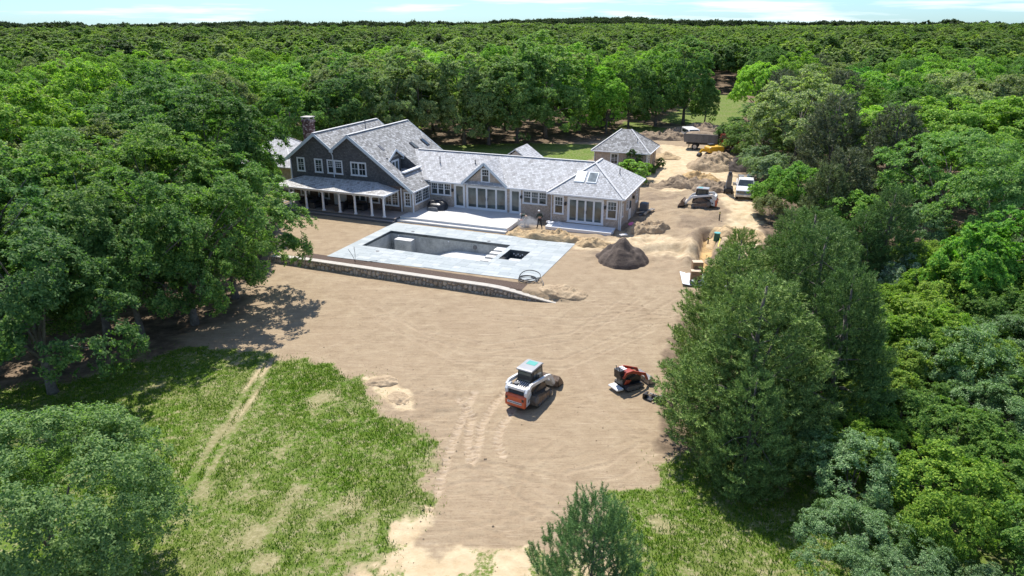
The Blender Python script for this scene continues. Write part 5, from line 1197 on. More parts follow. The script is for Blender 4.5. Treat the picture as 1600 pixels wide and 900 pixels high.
for k in range(9):
    b = MB(); x, y = rr.uniform(-.38, .33), rr.uniform(-.16, .16); b.cyl((0, 0, 0), rr.uniform(.04, .07), rr.uniform(.12, .3), 8); b.build('fitting', M['white'] if k % 2 else M['lead'], o, loc=(x, y, .04))
# trench riser with yellow cord, stakes
x, y = at(1119, 382, -.3); o = thing('valve_box', 'green round valve box with yellow hose standing in sandy trench', 'valve box', (x, y, gz(x, y)))
b = MB(); b.tube([(0, 0, 0), (0, 0, .72)], [.30, .26], 14); b.build('body', M['green'], o); b = MB(); b.cyl((0, 0, .72), .29, .06, 14); b.build('lid', M['teal'], o)
x, y = at(1130, 400, -.3); o = thing('yellow_hose', 'thin yellow hose snaking down beside the trench', 'hose', (x, y, gz(x, y)))
pts = []
for (u, v) in ((1122, 376), (1124, 386), (1121, 394), (1124, 402), (1119, 410), (1117, 424), (1118, 436), (1122, 446)):
    X, Y = at(u, v, -.3); pts.append((X - x, Y - y, gz(X, Y) - gz(x, y) + .08))
b = MB(); b.tube(pts, .05, 6); b.build('hose', M['tape'], o, True)
for (u, v, h, lab) in ((1123.5, 346, .9, 'short dark stake standing in the sand near the track loader'), (1107, 372, .7, 'dark stake at the head of the trench')):
    x, y = at(u, v, -.1); o = thing('stake', lab, 'stake', (x, y, gz(x, y))); b = MB(); b.prism([(-.05, -.12), (.05, -.12), (.05, h), (0, h + .06), (-.05, h)], 'y', -.04, .04); b.build('post', M['dark'], o)
    b = MB(); b.box(-.055, .055, -.045, .045, h - .16, h - .06); b.build('band', M['tape'], o)
x, y = at(1006, 330, 0); o = thing('condenser', 'grey air conditioning condenser beside the right wing wall', 'condenser', (x, y, gz(x, y) + .05), TH)
b = MB(); b.box(-.42, .42, -.42, .42, 0, .9); k = b.build('housing', M['slate'], o, bevel=.06)
for i in range(6): b = MB(); b.box(-.43, .43, -.43, .43, .12 + i * .12, .15 + i * .12); b.build('fin', M['lead'], k)
b = MB(); b.cyl((0, 0, .9), .34, .03, 16); b.build('fan_grille', M['black'], o)
x, y = at(987, 358, 0); o = hthing('lumber_pile', 'loose pile of grey boards and scrap beside the right wing wall', 'lumber', 22.3, 13.2, 0); o.location.z = gz(o.location.x, o.location.y) + .05
rr = random.Random(6)
for k in range(11):
    b = MB(); b.box(-1.1, 1.1, -.09, .09, 0, .05); q = b.build('board', M['slate'] if k % 3 else M['card_top'], o, loc=(rr.uniform(-.3, .3), rr.uniform(-.5, .5), .05 * (k % 5)), rz=rr.uniform(-.5, .5) + 1.2)
x, y = at(987, 358, 0); o = thing('bag', 'crumpled pink plastic bag on the heap by the right wing', 'bag', (x, y, gz(x, y) + .3), .3)
b = MB(); b.ball((0, 0, .12), (.42, .26, .17), 12, 7); b.ball((.4, .05, .14), (.2, .16, .12), 10, 6); k = b.build('bag', M['pink'], o, True)
d = k.modifiers.new('crumple', 'DISPLACE'); tx = bpy.data.textures.new('crumple', 'CLOUDS'); tx.noise_scale = .2; d.texture = tx; d.strength = .18
x, y = at(974, 371, 0); o = thing('bucket_lid', 'white scrap panel lying in the sand before the landing', 'panel', (x, y, gz(x, y) + .22), .4)
b = MB(); b.box(-.35, .35, -.2, .2, 0, .04); b.build('sheet', M['white'], o); b = MB(); b.box(-.3, .28, -.16, .1, .04, .09); b.build('batten', M['white'], o)
x, y = at(865, 350.5, .2); o = thing('rubble_heap', 'heap of white stone chips at the corner of the landing', 'rubble', (x, y, gz(x, y) + .15))
rr = random.Random(9)
for k in range(14):
    b = MB(); w = rr.uniform(.12, .3); b.hexa([(-w, -.1, 0), (w, -.12, 0), (w * .8, .12, 0), (-w * .9, .1, 0), (-w * .7, -.08, w * .6), (w * .8, -.1, w * .5), (w * .6, .1, w * .6), (-w * .8, .08, w * .5)]); b.build('chip', M['white'], o, loc=(rr.uniform(-.8, .8), rr.uniform(-.35, .35), rr.uniform(0, .25)), rz=rr.uniform(0, 6))
# covered grill and porch furniture
q = hthing('covered_sofa', 'curved outdoor sofa under a black cover on the white deck', 'furniture', 2.15, 5.0, .402)
prof2 = []
b = MB(); n = 18; rows = [(0.0, 1.08, .86), (.35, 1.10, .90), (.62, 1.02, .84), (.80, .80, .62), (.86, .45, .3)]
V_ = []
for (z, rx, ry) in rows:
    for k in range(n):
        a = 2 * math.pi * k / n; m_ = max(abs(math.cos(a)), abs(math.sin(a))) ** .55; dip = .22 if (z > .3 and math.sin(a) < -.4) else 0
        V_.append((rx * math.cos(a) / m_ * .95, ry * math.sin(a) / m_ * .95 + dip * .9, z - dip * (z / .86) + .02 * math.sin(k * 2.3)))
V_.append((0, .1, .86)); F_ = [(i * n + k, i * n + (k + 1) % n, (i + 1) * n + (k + 1) % n, (i + 1) * n + k) for i in range(4) for k in range(n)] + [(4 * n + k, 4 * n + (k + 1) % n, 5 * n) for k in range(n)]
b.add(V_, F_); o = b.build('cover', M['black'], q, True)
b = MB(); b.prism([(-.75, .02), (.55, .02), (.45, .34), (.0, .40), (-.6, .32)], 'y', -.97, -.84); b.build('seat_front', M['slate'], q)
def sofa(s, t, rz, label):
    o = hthing('porch_sofa', label, 'sofa', s, t, .402, 'dark sofas on the porch'); o.rotation_euler[2] = TH + rz
    b = MB(); b.box(-.85, .85, -.4, .4, .12, .42); b.build('seat', M['dark'], o, bevel=.04); b = MB(); b.box(-.85, .85, .28, .45, .42, .85); b.build('backrest', M['dark'], o, bevel=.04)
    for x in (-.95, .77): b = MB(); b.box(x, x + .18, -.42, .42, .0, .62); b.build('armrest', M['dark'], o, bevel=.03)
    for x in (-.4, .4): b = MB(); b.box(x - .38, x + .38, -.38, .26, .42, .54); b.build('cushion', M['black'], o, bevel=.04)
sofa(-11.6, 1.9, 0, 'dark sofa against the porch wall near its left end'); sofa(-9.9, 1.2, 1.4, 'dark sofa turned sideways beside the white front doors'); sofa(-5.4, 1.75, 0, 'dark sofa under the porch windows right of the front doors'); sofa(-6.9, 1.1, -1.3, 'dark sofa facing sideways near the middle porch column')
q = hthing('grill', 'black kettle grill standing beside the left outbuilding wall', 'grill', -18.2, 6.3, 0); q.location.z = gz(q.location.x, q.location.y)
b = MB(); b.ball((0, 0, .95), (.42, .34, .28), 14, 8); b.build('lid', M['black'], q, True)
b = MB(); b.box(-.6, .6, -.28, .28, .72, .78); b.build('shelf', M['lead'], q)
for x in (-.5, .5):
    for y in (-.22, .22): b = MB(); b.box(x - .03, x + .03, y - .03, y + .03, 0, .72); b.build('leg', M['black'], q)

# ------------------------------------------------------------ the two workers
M['skin'] = paint('skin', (.45, .27, .19), .6, .05, 6); M['jacket'] = paint('dark_green_jacket', (.03, .045, .035), .85, .25, 9); M['jeans'] = paint('dark_trousers', (.03, .032, .034), .85, .2, 9)
M['pants_tan'] = paint('tan_trousers', (.16, .13, .08), .85, .2, 9); M['hat'] = paint('white_hard_hat', (.78, .78, .74), .4, .03, 4)
def skinned(name, chains, mat, parent, sub=1):
    """chains: lists of (point, radius) that share joints by position"""
    vs = []; rad = []; ed = []; key = {}
    for ch in chains:
        prev = None
        for p, r in ch:
            k = tuple(round(c, 3) for c in p)
            if k not in key: key[k] = len(vs); vs.append(p); rad.append(r)
            i = key[k]
            if prev is not None and prev != i: ed.append((prev, i))
            prev = i
    me = bpy.data.meshes.new(name); me.from_pydata(vs, ed, []); me.materials.append(mat)
    o = link(name, me, parent); o.modifiers.new('skin', 'SKIN')
    sv = me.skin_vertices[0].data
    for i, r in enumerate(rad): sv[i].radius = (r, r)
    sv[0].use_root = True
    m = o.modifiers.new('sub', 'SUBSURF'); m.levels = sub; m.render_levels = sub
    return o
def person(label, x, y, rz, J, jacket, trousers):
    """J holds the joints (x forward, y left, z up)"""
    o = thing('person', label, 'person', (x, y, gz(x, y)), rz)
    hand = []
    for s, w, h in (('l', J['wrist_l'], J['hand_l']), ('r', J['wrist_r'], J['hand_r'])):
        w, h = Vector(w), Vector(h); d = (h - w).normalized(); sd = d.cross(Vector((1, 0, .2))).normalized()
        hand.append([(tuple(w), .028), (tuple(h), .034)])
        for k, (off, ln) in enumerate(((-.033, .065), (-.011, .08), (.011, .085), (.033, .07))):
            b0 = h + sd * off + d * .02; cu = sd.cross(d) * .02
            hand.append([(tuple(h), .034), (tuple(b0), .011), (tuple(b0 + d * ln * .5), .010), (tuple(b0 + d * ln * .9 + cu), .008)])
        th = h - d * .02 + sd * -.045 * (1 if s == 'l' else -1)
        hand.append([(tuple(h), .034), (tuple(th), .013), (tuple(th + d * .05), .010)])
    pel = J['pelvis']
    ch = [[(pel, .13), (J['waist'], .12), (J['chest'], .145), (J['neck'], .06), (J['headb'], .055)]]
    for s in 'lr':
        ch.append([(J['chest'], .145), (J['shoulder_' + s], .075), (J['elbow_' + s], .048), (J['wrist_' + s], .028)])
        ch.append([(pel, .13), (J['hip_' + s], .10), (J['knee_' + s], .062), (J['ankle_' + s], .042), (J['toe_' + s], .04)])
    skinned('body', ch + hand, M['skin'], o)
    skinned('jacket', [[(J['waist'], .15), (J['chest'], .175), (J['neck'], .085)]] + [[(J['chest'], .175), (J['shoulder_' + s], .10), (J['elbow_' + s], .07), (tuple((Vector(J['elbow_' + s]) * .12 + Vector(J['wrist_' + s]) * .88)), .048)] for s in 'lr'], jacket, o)
    skinned('trousers', [[(J['waist'], .145), (pel, .16)]] + [[(pel, .16), (J['hip_' + s], .122), (J['knee_' + s], .085), (tuple(Vector(J['knee_' + s]) * .1 + Vector(J['ankle_' + s]) * .9), .066)] for s in 'lr'], trousers, o)
    for s in 'lr': skinned('boot', [[(tuple(Vector(J['ankle_' + s]) + Vector((0, 0, .05))), .06), (J['ankle_' + s], .062), (J['toe_' + s], .05)]], M['black'], o)
    hb = Vector(J['headb']); up = (hb - Vector(J['neck'])).normalized(); c = hb + up * .10; fw = Vector(J['look']).normalized(); sd = up.cross(fw)
    b = MB(); b.ball(tuple(c), (.085, .078, .115), 14, 10); b.ball(tuple(c + fw * .088 - up * .01), (.018, .013, .02), 8, 5)
    for k in (-1, 1): b.ball(tuple(c + sd * .08 * k), (.015, .012, .03), 8, 5)
    hd = b.build('head', M['skin'], o, True)
    for k in (-1, 1): b = MB(); b.ball(tuple(c + fw * .076 + sd * .03 * k + up * .012), .011, 6, 4); b.build('eye', M['black'], hd)
    b = MB(); b.ball(tuple(c + fw * .078 - up * .05), (.012, .024, .007), 8, 4); b.build('mouth', M['pink'], hd)
    b = MB(); b.ball(tuple(c + up * .035), (.112, .098, .105), 16, 10); b.ball(tuple(c + fw * .09 + up * .04), (.09, .075, .014), 12, 5); b.build('hat', M['hat'], o, True)
    return o
x, y = at(843, 357.5, 0)
person('person in white hard hat and dark work clothes standing by the sandy ridge', x, y, TH + 2.4,
       dict(pelvis=(0, 0, .95), waist=(.0, 0, 1.10), chest=(.03, 0, 1.34), neck=(.06, 0, 1.52), headb=(.09, 0, 1.58), look=(1, 0, -.3),
            shoulder_l=(.03, .19, 1.42), elbow_l=(.0, .30, 1.16), wrist_l=(.18, .20, 1.0), hand_l=(.24, .15, .97),
            shoulder_r=(.03, -.19, 1.42), elbow_r=(.0, -.31, 1.16), wrist_r=(.14, -.24, .95), hand_r=(.18, -.21, .88),
            hip_l=(0, .10, .90), knee_l=(.10, .14, .50), ankle_l=(.12, .18, .09), toe_l=(.29, .21, .045),
            hip_r=(0, -.10, .90), knee_r=(.0, -.15, .50), ankle_r=(-.14, -.20, .09), toe_r=(.02, -.23, .045)), M['jacket'], M['jeans'])
x, y = at(822, 353, .0)
person('person bent over in green jacket cutting stone in white dust', x, y, TH + 2.9,
       dict(pelvis=(-.1, 0, .86), waist=(.04, 0, .97), chest=(.28, 0, 1.07), neck=(.44, 0, 1.12), headb=(.50, 0, 1.10), look=(.5, 0, -1),
            shoulder_l=(.32, .19, 1.08), elbow_l=(.40, .26, .80), wrist_l=(.52, .16, .58), hand_l=(.55, .12, .51),
            shoulder_r=(.32, -.19, 1.08), elbow_r=(.38, -.27, .80), wrist_r=(.50, -.14, .58), hand_r=(.53, -.10, .51),
            hip_l=(-.1, .11, .83), knee_l=(.10, .17, .48), ankle_l=(-.02, .20, .09), toe_l=(.15, .22, .045),
            hip_r=(-.1, -.11, .83), knee_r=(.02, -.17, .46), ankle_r=(-.16, -.20, .09), toe_r=(.01, -.23, .045)), M['jacket'], M['pants_tan'])
sx, sy = x, y
o = thing('cutting_saw', 'hand-held disc saw in the hands of the bent worker', 'saw', (x, y, gz(x, y)), TH + 2.9)
b = MB(); b.box(.42, .72, -.08, .08, .40, .54); b.build('motor', M['o_paint'], o, bevel=.02); b = MB(); b.disc((.86, 0, .36), (0, 1, 0), .17, .012, 16); b.build('blade', M['steel'], o)
b = MB(); b.tube([(.44, -.12, .54), (.44, -.12, .60), (.56, -.12, .61), (.6, -.12, .54)], .015, 6); b.build('handle', M['black'], o)
# the puff of stone dust round him
b = MB(); b.ball((0, 0, 0), (1.5, 1.1, .75), 20, 12); dm = bpy.data.materials.new('dust'); dm.use_nodes = True; t = dm.node_tree; t.nodes.clear()
po = N(t, 'ShaderNodeOutputMaterial'); pv = N(t, 'ShaderNodeVolumePrincipled'); pv.inputs['Color'].default_value = (.9, .9, .92, 1)
tc_ = N(t, 'ShaderNodeTexCoord'); nn_ = N(t, 'ShaderNodeTexNoise', Scale=1.6, Detail=4.0); t.links.new(tc_.outputs['Object'], nn_.inputs['Vector'])
ln_ = N(t, 'ShaderNodeVectorMath', operation='LENGTH'); mp_ = N(t, 'ShaderNodeMapping'); mp_.inputs['Scale'].default_value = (1 / 1.5, 1 / 1.1, 1 / .75); t.links.new(tc_.outputs['Object'], mp_.inputs[0]); t.links.new(mp_.outputs[0], ln_.inputs[0])
s1 = N(t, 'ShaderNodeMath', operation='SUBTRACT'); t.links.new(nn_.outputs[0], s1.inputs[0]); m1 = N(t, 'ShaderNodeMath', operation='MULTIPLY_ADD'); t.links.new(ln_.outputs['Value'], m1.inputs[0]); m1.inputs[1].default_value = .55; m1.inputs[2].default_value = .0; t.links.new(m1.outputs[0], s1.inputs[1])
m2 = N(t, 'ShaderNodeMath', operation='MULTIPLY', use_clamp=False); t.links.new(s1.outputs[0], m2.inputs[0]); m2.inputs[1].default_value = 3.2; mxx = N(t, 'ShaderNodeMath', operation='MAXIMUM'); t.links.new(m2.outputs[0], mxx.inputs[0]); mxx.inputs[1].default_value = 0
t.links.new(mxx.outputs[0], pv.inputs['Density']); t.links.new(pv.outputs[0], po.inputs['Volume'])
dx, dy = at(823, 352, .3); ds = b.build('dust_cloud', dm, None, True, loc=(dx, dy, .55)); props(ds, 'pale puff of stone dust around the bent worker', 'dust', None, 'stuff')
# ------------------------------------------------------------ trees and shrubs
M['leaf'] = leafmat('broad_leaf'); M['needle'] = leafmat('needles', trans=.14, rough=.6, spread=.6, hue=.025, spec=.15)
M['leaf_gloss'] = leafmat('glossy_leaf', trans=.3, rough=.45, spread=.6, hue=.025, spec=.28)
M['bark'] = soil('bark', (.075, .062, .05), (.19, .17, .145), 3, .8)
M['far_leaf'] = leafmat('far_leaf', spread=.45, hue=.02, base=[(0, (.05, .085, .03)), (.12, (.12, .20, .05)), (.35, (.17, .27, .055)), (.55, (.22, .28, .09)), (.75, (.13, .215, .05)), (.9, (.25, .34, .065)), (1, (.06, .09, .036))])
M['far_pine'] = leafmat('far_pine', spread=.4, hue=.02, base=[(0, (.03, .05, .022)), (.5, (.045, .075, .03)), (1, (.065, .09, .035))])
def unit(a): return a / (np.linalg.norm(a, axis=-1, keepdims=True) + 1e-9)
def leaf_quads(P, Nn, size, rg, aspect=.55):
    """one pointed quad per leaf, lying across the normal Nn"""
    n = len(P); r = rg.normal(size=(n, 3)); U = unit(r - Nn * np.sum(r * Nn, 1, keepdims=True)); Wd = np.cross(Nn, U)
    L = (size * rg.uniform(.65, 1.3, n))[:, None]
    V = np.stack([P - U * L * .5, P + Wd * L * aspect * .5 + U * L * .05, P + U * L * .5 - Nn * L * .12, P - Wd * L * aspect * .5 + U * L * .05], 1).reshape(-1, 3)
    return V, np.arange(n * 4).reshape(n, 4)
def crown(seed, Rr, z0, z1, n_leaf, size, n_big=46, n_small=16, lobes=.28, low=-.45, droop=0.0, flat=.85, aspect=.55, jit=.9, rbig=.27, shape=1.0, skirt=.6):
    """leaves gathered in sprays, sprays gathered in boughs, boughs spread over an uneven crown"""
    rg = np.random.default_rng(seed); cz = z0 + (z1 - z0) * .52; hz = (z1 - z0) / 2
    d = unit(rg.normal(size=(n_big * 4, 3))); d = d[d[:, 2] > low][:n_big]
    bump = unit(rg.normal(size=(7, 3))); k = np.max(np.clip(d @ bump.T, 0, 1) ** 4, 1)
    fr = rg.uniform(.62, 1.0, len(d)) ** .7 * (1 - lobes + lobes * 1.6 * k)
    wid = np.where(d[:, 2] > 0, 1, np.maximum(np.hypot(d[:, 0], d[:, 1]), .3) ** -skirt) * (1 - (1 - shape) * (d[:, 2] * .5 + .5))
    C = np.stack([d[:, 0] * Rr * fr * wid, d[:, 1] * Rr * fr * wid, cz + d[:, 2] * hz * fr], 1)
    C = C[C[:, 2] > max(z0 * .6, .15)]
    br = Rr * rbig * rg.uniform(.7, 1.25, len(C))
    ax = np.array([0, 0, cz - hz * .3])
    out = unit((C - np.array([0, 0, cz - hz * .2])) / np.array([Rr, Rr, hz]))
    S = []; SN = []
    for c, r, o in zip(C, br, out):
        q = unit(rg.normal(size=(n_small, 3)) + o * .75 + np.array([0, 0, .55]))
        S.append(c + q * r * rg.uniform(.55, 1.0, (n_small, 1)) * np.array([1, 1, flat])); SN.append(unit(q * .7 + o * .75 + np.array([0, 0, .55])))
    S = np.concatenate(S); SN = np.concatenate(SN)
    per = max(1, n_leaf // len(S)); P = np.repeat(S, per, 0); Nn = np.repeat(SN, per, 0)
    sp = (Rr * rbig * .34) * rg.uniform(.55, 1.2, (len(P), 1))
    q = unit(rg.normal(size=P.shape)); q = q - Nn * np.sum(q * Nn, 1, keepdims=True) * .55
    P = P + q * sp * rg.uniform(.1, 1, (len(P), 1)) ** .6
    P[:, 2] -= droop * rg.uniform(0, 1, len(P)) ** 2 * Rr * .2
    Nn = unit(Nn + rg.normal(size=P.shape) * jit * .55)
    P[:, 2] = np.maximum(P[:, 2], .05)
    V, F = leaf_quads(P, Nn, size, rg, aspect)
    return V, F, C
def trunk_mesh(name, h, r, C, seed, nl=9, lean=.0):
    rg = random.Random(seed); b = MB()
    n = 6; top = (lean, lean * .5, h)
    pts = [(lean * (i / n) ** 2 + rg.uniform(-.06, .06) * h * .12, lean * .5 * (i / n) ** 2 + rg.uniform(-.06, .06) * h * .12, -.25 + (h + .25) * i / n) for i in range(n + 1)]
    b.tube(pts, [r * (1.35 if i == 0 else 1 - .72 * i / n) for i in range(n + 1)], 7)
    if len(C):
        for c in [C[i] for i in rg.sample(range(len(C)), min(nl, len(C)))]:
            i = rg.randint(2, n - 1); p = Vector(pts[i]); q = Vector(c); m = (p + q) / 2 + Vector((0, 0, .12 * (q - p).length)) + Vector((rg.uniform(-.3, .3), rg.uniform(-.3, .3), 0)) * .5
            rr_ = r * (1 - .72 * i / n) * .55; b.tube([p, m, q], [rr_, rr_ * .6, rr_ * .22], 5, False)
    return b.mesh(name, M['bark'], True)
def pine(seed, h, Rr, tufts, needles, nlen, z0=.08, ppow=.8, up=.6, width=.03, tl=.4, cone=True):
    """branches in whorls, each carrying upright shoots set with needles"""
    rg = np.random.default_rng(seed); T = []; D = []; tips = []
    z = z0 * h
    while z < h * .97:
        f = (z - z0 * h) / (h * (1 - z0)); L = Rr * ((1 - f) ** ppow) * (0.75 + .25 * min(1, f * 6)) + .12
        nb = int(6 + 3 * (1 - f)); a0 = rg.uniform(0, 6.28)
        for k in range(nb):
            a = a0 + 6.283 * k / nb + rg.normal() * .22; l = L * rg.uniform(.7, 1.15)
            dr = np.array([math.cos(a), math.sin(a), 0]); tips.append(np.array([0, 0, z]) + dr * l + np.array([0, 0, l * .18]))
            m = max(2, int(tufts * l / Rr))
            u = rg.uniform(.25, 1.0, m) ** .6
            sd = np.array([-dr[1], dr[0], 0]); off = rg.normal(size=m) * (.28 * l * (1.15 - u) + .12)
            P = np.array([0, 0, z]) + dr * (u * l)[:, None] + sd * off[:, None]; P[:, 2] += u ** 1.6 * l * .22 - .05 * l + rg.normal(size=m) * .08
            T.append(P); D.append(unit(dr * (1 - up) + sd * rg.normal(size=(m, 1)) * .35 + np.array([0, 0, up]) + rg.normal(size=(m, 3)) * .15))
        z += h * (1 - z0) / max(8, int(h * 2.1)) * rg.uniform(.8, 1.2)
    T.append(np.array([[0, 0, h * .95], [0.05, 0, h * .9], [-.05, .05, h * .88]])); D.append(unit(np.array([[0, 0, 1.], [.3, .1, 1], [-.3, .2, 1]])))
    T = np.concatenate(T); D = np.concatenate(D); n = len(T)
    P = np.repeat(T, needles, 0); A = np.repeat(D, needles, 0); s = rg.uniform(0, 1, (len(P), 1)) ** .8 * tl
    r = rg.normal(size=P.shape); r = unit(r - A * np.sum(r * A, 1, keepdims=True)); Dn = unit(A * .75 + r * .8)
    B = P + A * s; L = nlen * rg.uniform(.7, 1.2, (len(P), 1)) * (1 - .35 * s / tl); W = np.cross(Dn, unit(rg.normal(size=P.shape))) * width
    V = np.stack([B - W * .5, B + W * .5, B + Dn * L], 1).reshape(-1, 3)
    return V, np.arange(len(V)).reshape(-1, 3), np.array(tips)
KIND = {}
def reg(kind, name, crowns): KIND.setdefault(kind, (name, []))[1].extend(crowns)
def reg_leafy(kind, name, seeds, Rr, z0, z1, n, size, trunk_r, mat='leaf', nl=9, **kw):
    for s in seeds:
        V, F, C = crown(s, Rr, z0, z1, n, size, **kw)
        reg(kind, name, [(mesh_np(name + '_crown', V, F, M[mat]), trunk_mesh(name + '_trunk', z0 + (z1 - z0) * .6, trunk_r, C, s, nl), z1)])
reg_leafy('oak_near', 'oak_tree', (11, 12, 13), 5.1, 1.0, 11.0, 44000, .20, .26, n_big=104, n_small=16, lobes=.42, rbig=.21, nl=24, low=-.85)
reg_leafy('oak_close', 'oak_tree', (24,), 4.5, .6, 8.4, 120000, .115, .2, 'leaf', n_big=190, n_small=24, rbig=.19, lobes=.10, nl=4, low=-.6)
reg_leafy('oak_mid', 'oak_tree', (31, 32, 33), 5.9, 2.6, 12.0, 34000, .26, .26, n_big=100, n_small=14, lobes=.26, rbig=.21, low=-.6)
reg_leafy('tall_mid', 'tall_tree', (41, 42), 5.6, 1.0, 15.0, 46000, .27, .3, n_big=130, n_small=16, lobes=.32, rbig=.20, low=-.85)
reg_leafy('maple', 'maple_tree', (51, 52), 4.8, 1.2, 10.5, 22000, .27, .24, n_big=80, n_small=12, lobes=.22, rbig=.20, shape=.8)
reg_leafy('locust', 'locust_tree', (61, 62), 5.4, 1.6, 10.5, 36000, .20, .24, n_big=100, n_small=16, lobes=.26, rbig=.20, flat=.6)
reg_leafy('shrub', 'shrub', (71, 72, 73), 2.4, .1, 4.0, 26000, .125, .07, n_big=60, n_small=18, lobes=.3, rbig=.25, low=-.25)
reg_leafy('shrub_fine', 'shrub', (81, 82), 2.3, .1, 3.6, 30000, .095, .06, 'leaf_gloss', n_big=70, n_small=20, lobes=.34, rbig=.22, low=-.25, aspect=.4)
reg_leafy('bush', 'garden_bush', (91, 92), .9, .05, 1.5, 9000, .11, .03, n_big=44, n_small=12, lobes=.14, rbig=.3, low=-.95)
for s, (h, r, tu, ne, nl_, kw) in {101: (10.2, 4.1, 46, 24, .25, {}), 102: (9.8, 3.8, 42, 24, .25, {})}.items():
    V, F, C = pine(s, h, r, tu, ne, nl_, width=.05, ppow=.62, z0=.04, up=.6, tl=.5); reg('pine', 'pine_tree', [(mesh_np('pine_crown', V, F, M['needle'], 3), trunk_mesh('pine_trunk', h * .95, .18, C, s, 16), h)])
V, F, C = pine(111, 5.4, 2.6, 26, 80, .17, width=.024, ppow=.75, up=.80, tl=.7); reg('pine_young', 'pine_tree', [(mesh_np('pine_crown', V, F, M['needle'], 3), trunk_mesh('pine_trunk', 5.2, .07, C, 111, 26), 5.4)])
V, F, C = pine(121, 9.5, 3.2, 16, 16, .42, width=.11, ppow=.5, z0=.12, tl=.6); reg('pine_mid', 'pine_tree', [(mesh_np('pine_crown', V, F, M['needle'], 3), trunk_mesh('pine_trunk', 9, .18, C, 121, 8), 9.5)])
RNG = random.Random(77)
ORD = ['nearest', 'second nearest', 'third nearest'] + [w + ' nearest' for w in 'fourth fifth sixth seventh eighth ninth tenth eleventh twelfth thirteenth fourteenth fifteenth sixteenth seventeenth eighteenth nineteenth twentieth'.split()] + ['twenty-' + w + ' nearest' for w in 'first second third fourth fifth sixth seventh eighth ninth'.split()] + ['thirtieth nearest']
COLS = [(100, 'at the left edge'), (200, 'above the corner oak'), (300, 'above the lawn tracks'), (400, 'above the shade oaks'), (500, 'above the brick chimney'), (600, 'above the twin gables'), (720, 'above the long roof slope'), (840, 'above the small front gable'), (960, 'above the right wing'), (1060, 'above the garage'), (1160, 'above the far lawn'), (1280, 'above the great pine'), (1400, 'above the maples'), (1500, 'above the wide locust'), (9999, 'at the right edge')]
CNT = {}
def nth(key): CNT[key] = CNT.get(key, 0) + 1; return ORD[min(CNT[key], len(ORD)) - 1]
def px_u(x, y, z):
    z -= CAM_Z; return 800 + F_PX * x / (y * math.cos(PITCH) - z * math.sin(PITCH))
TREES = []; CB = 2.0
def plant(kind, x, y, h, col, label, cat='tree', group=None, wid=1.0, z=None, var=None):
    name, lst = KIND[kind]; cme, tme, h0 = lst[(RNG.randrange(len(lst)) if var is None else var) % len(lst)]
    k = h / h0; o = thing(name, label, cat, (x, y, gz(x, y) if z is None else z), RNG.uniform(0, 6.28), group); o.scale = (k * wid, k * wid, k)
    t = link('trunk', tme, o); c = link('crown', cme, o); c.color = (col[0] * CB * 1.0, col[1] * CB, col[2] * CB * 1.1, 1); TREES.append((x, y, h))
    return o
def apexd(kind, u, v, d, col, label, cat='tree', group=None, wid=1.0):
    """the same for a tree whose distance is known: its height follows"""
    x, y = at(u, v, 0); k = d / math.hypot(x, y) if v > 40 else 1; x, y = x * k, y * k
    dep = math.hypot(*at(u, v, 0)); h = CAM_Z - CAM_Z * d / dep
    return plant(kind, x, y, h, tuple(q * 1.15 for q in col) if kind == 'tall_mid' else col, label, cat, group, wid)
def apex(kind, u, v, h, col, label, cat='tree', group=None, wid=1.0, zg=-.3, var=None):
    """plants a tree whose top is seen at a known spot in the photograph, with its real height"""
    x, y = at(u, v, zg + h); return plant(kind, x, y, h, col, label, cat, group, wid, None, var)
DK, MG, YG, OL, BR, GY, LM = (.045, .085, .022), (.065, .125, .026), (.115, .185, .026), (.105, .135, .042), (.08, .17, .022), (.135, .175, .105), (.15, .23, .028)
# bottom left oak, young pine in front
x, y = -15.7, 18.6; plant('oak_close', x, y, 7.7, (.09, .14, .046), 'near oak with glossy leaves filling the bottom left corner', wid=1.0)
plant('pine_young', 2.75, 18.4, 4.75, (.07, .125, .04), 'young pine with upright candles at the bottom edge', 'tree', None, 1.0)
# the group of oaks shading the lawn on the left
for (u, v, h, w, col, lab) in (
    (305, 505, 10.6, 1.0, (.075, .13, .03), 'shade oak with bare trunk standing nearest the dirt on the left lawn'),
    (222, 527, 10.0, .95, (.06, .11, .028), 'dark shade oak just left of the one nearest the dirt'),
    (168, 520, 10.8, 1.0, (.07, .115, .03), 'leaning shade oak with grey trunk on the shaded lawn'),
    (82, 612, 10.5, 1.0, (.055, .10, .03), 'dark oak hanging low over the lawn above the corner oak'),
    (-10, 590, 11, 1.05, (.05, .10, .028), 'dark oak at the left edge of the picture by the lawn'),
    (368, 466, 9.0, 1.2, (.08, .135, .034), 'broad oak whose boughs reach toward the porch and stone wall'),
    (258, 430, 11.2, 1.05, (.085, .14, .03), 'rounded oak with two dark stems behind the shade oaks'),
    (378, 402, 9.4, 1.0, (.075, .14, .03), 'oak with branches in front of the left outbuilding'),
    (120, 450, 11.5, 1.1, (.075, .13, .03), 'oak in the middle of the left grove'),
    (20, 470, 11.5, 1.1, (.07, .13, .03), 'oak at the far left of the grove above the dark oaks'),
    (330, 350, 11.5, 1.1, (.075, .14, .028), 'oak at the back of the grove left of the outbuilding')):
    x, y = at(u, v, -.8); plant('oak_near', x, y, h, col, lab, 'tree', 'oaks in the grove left of the pool', w)
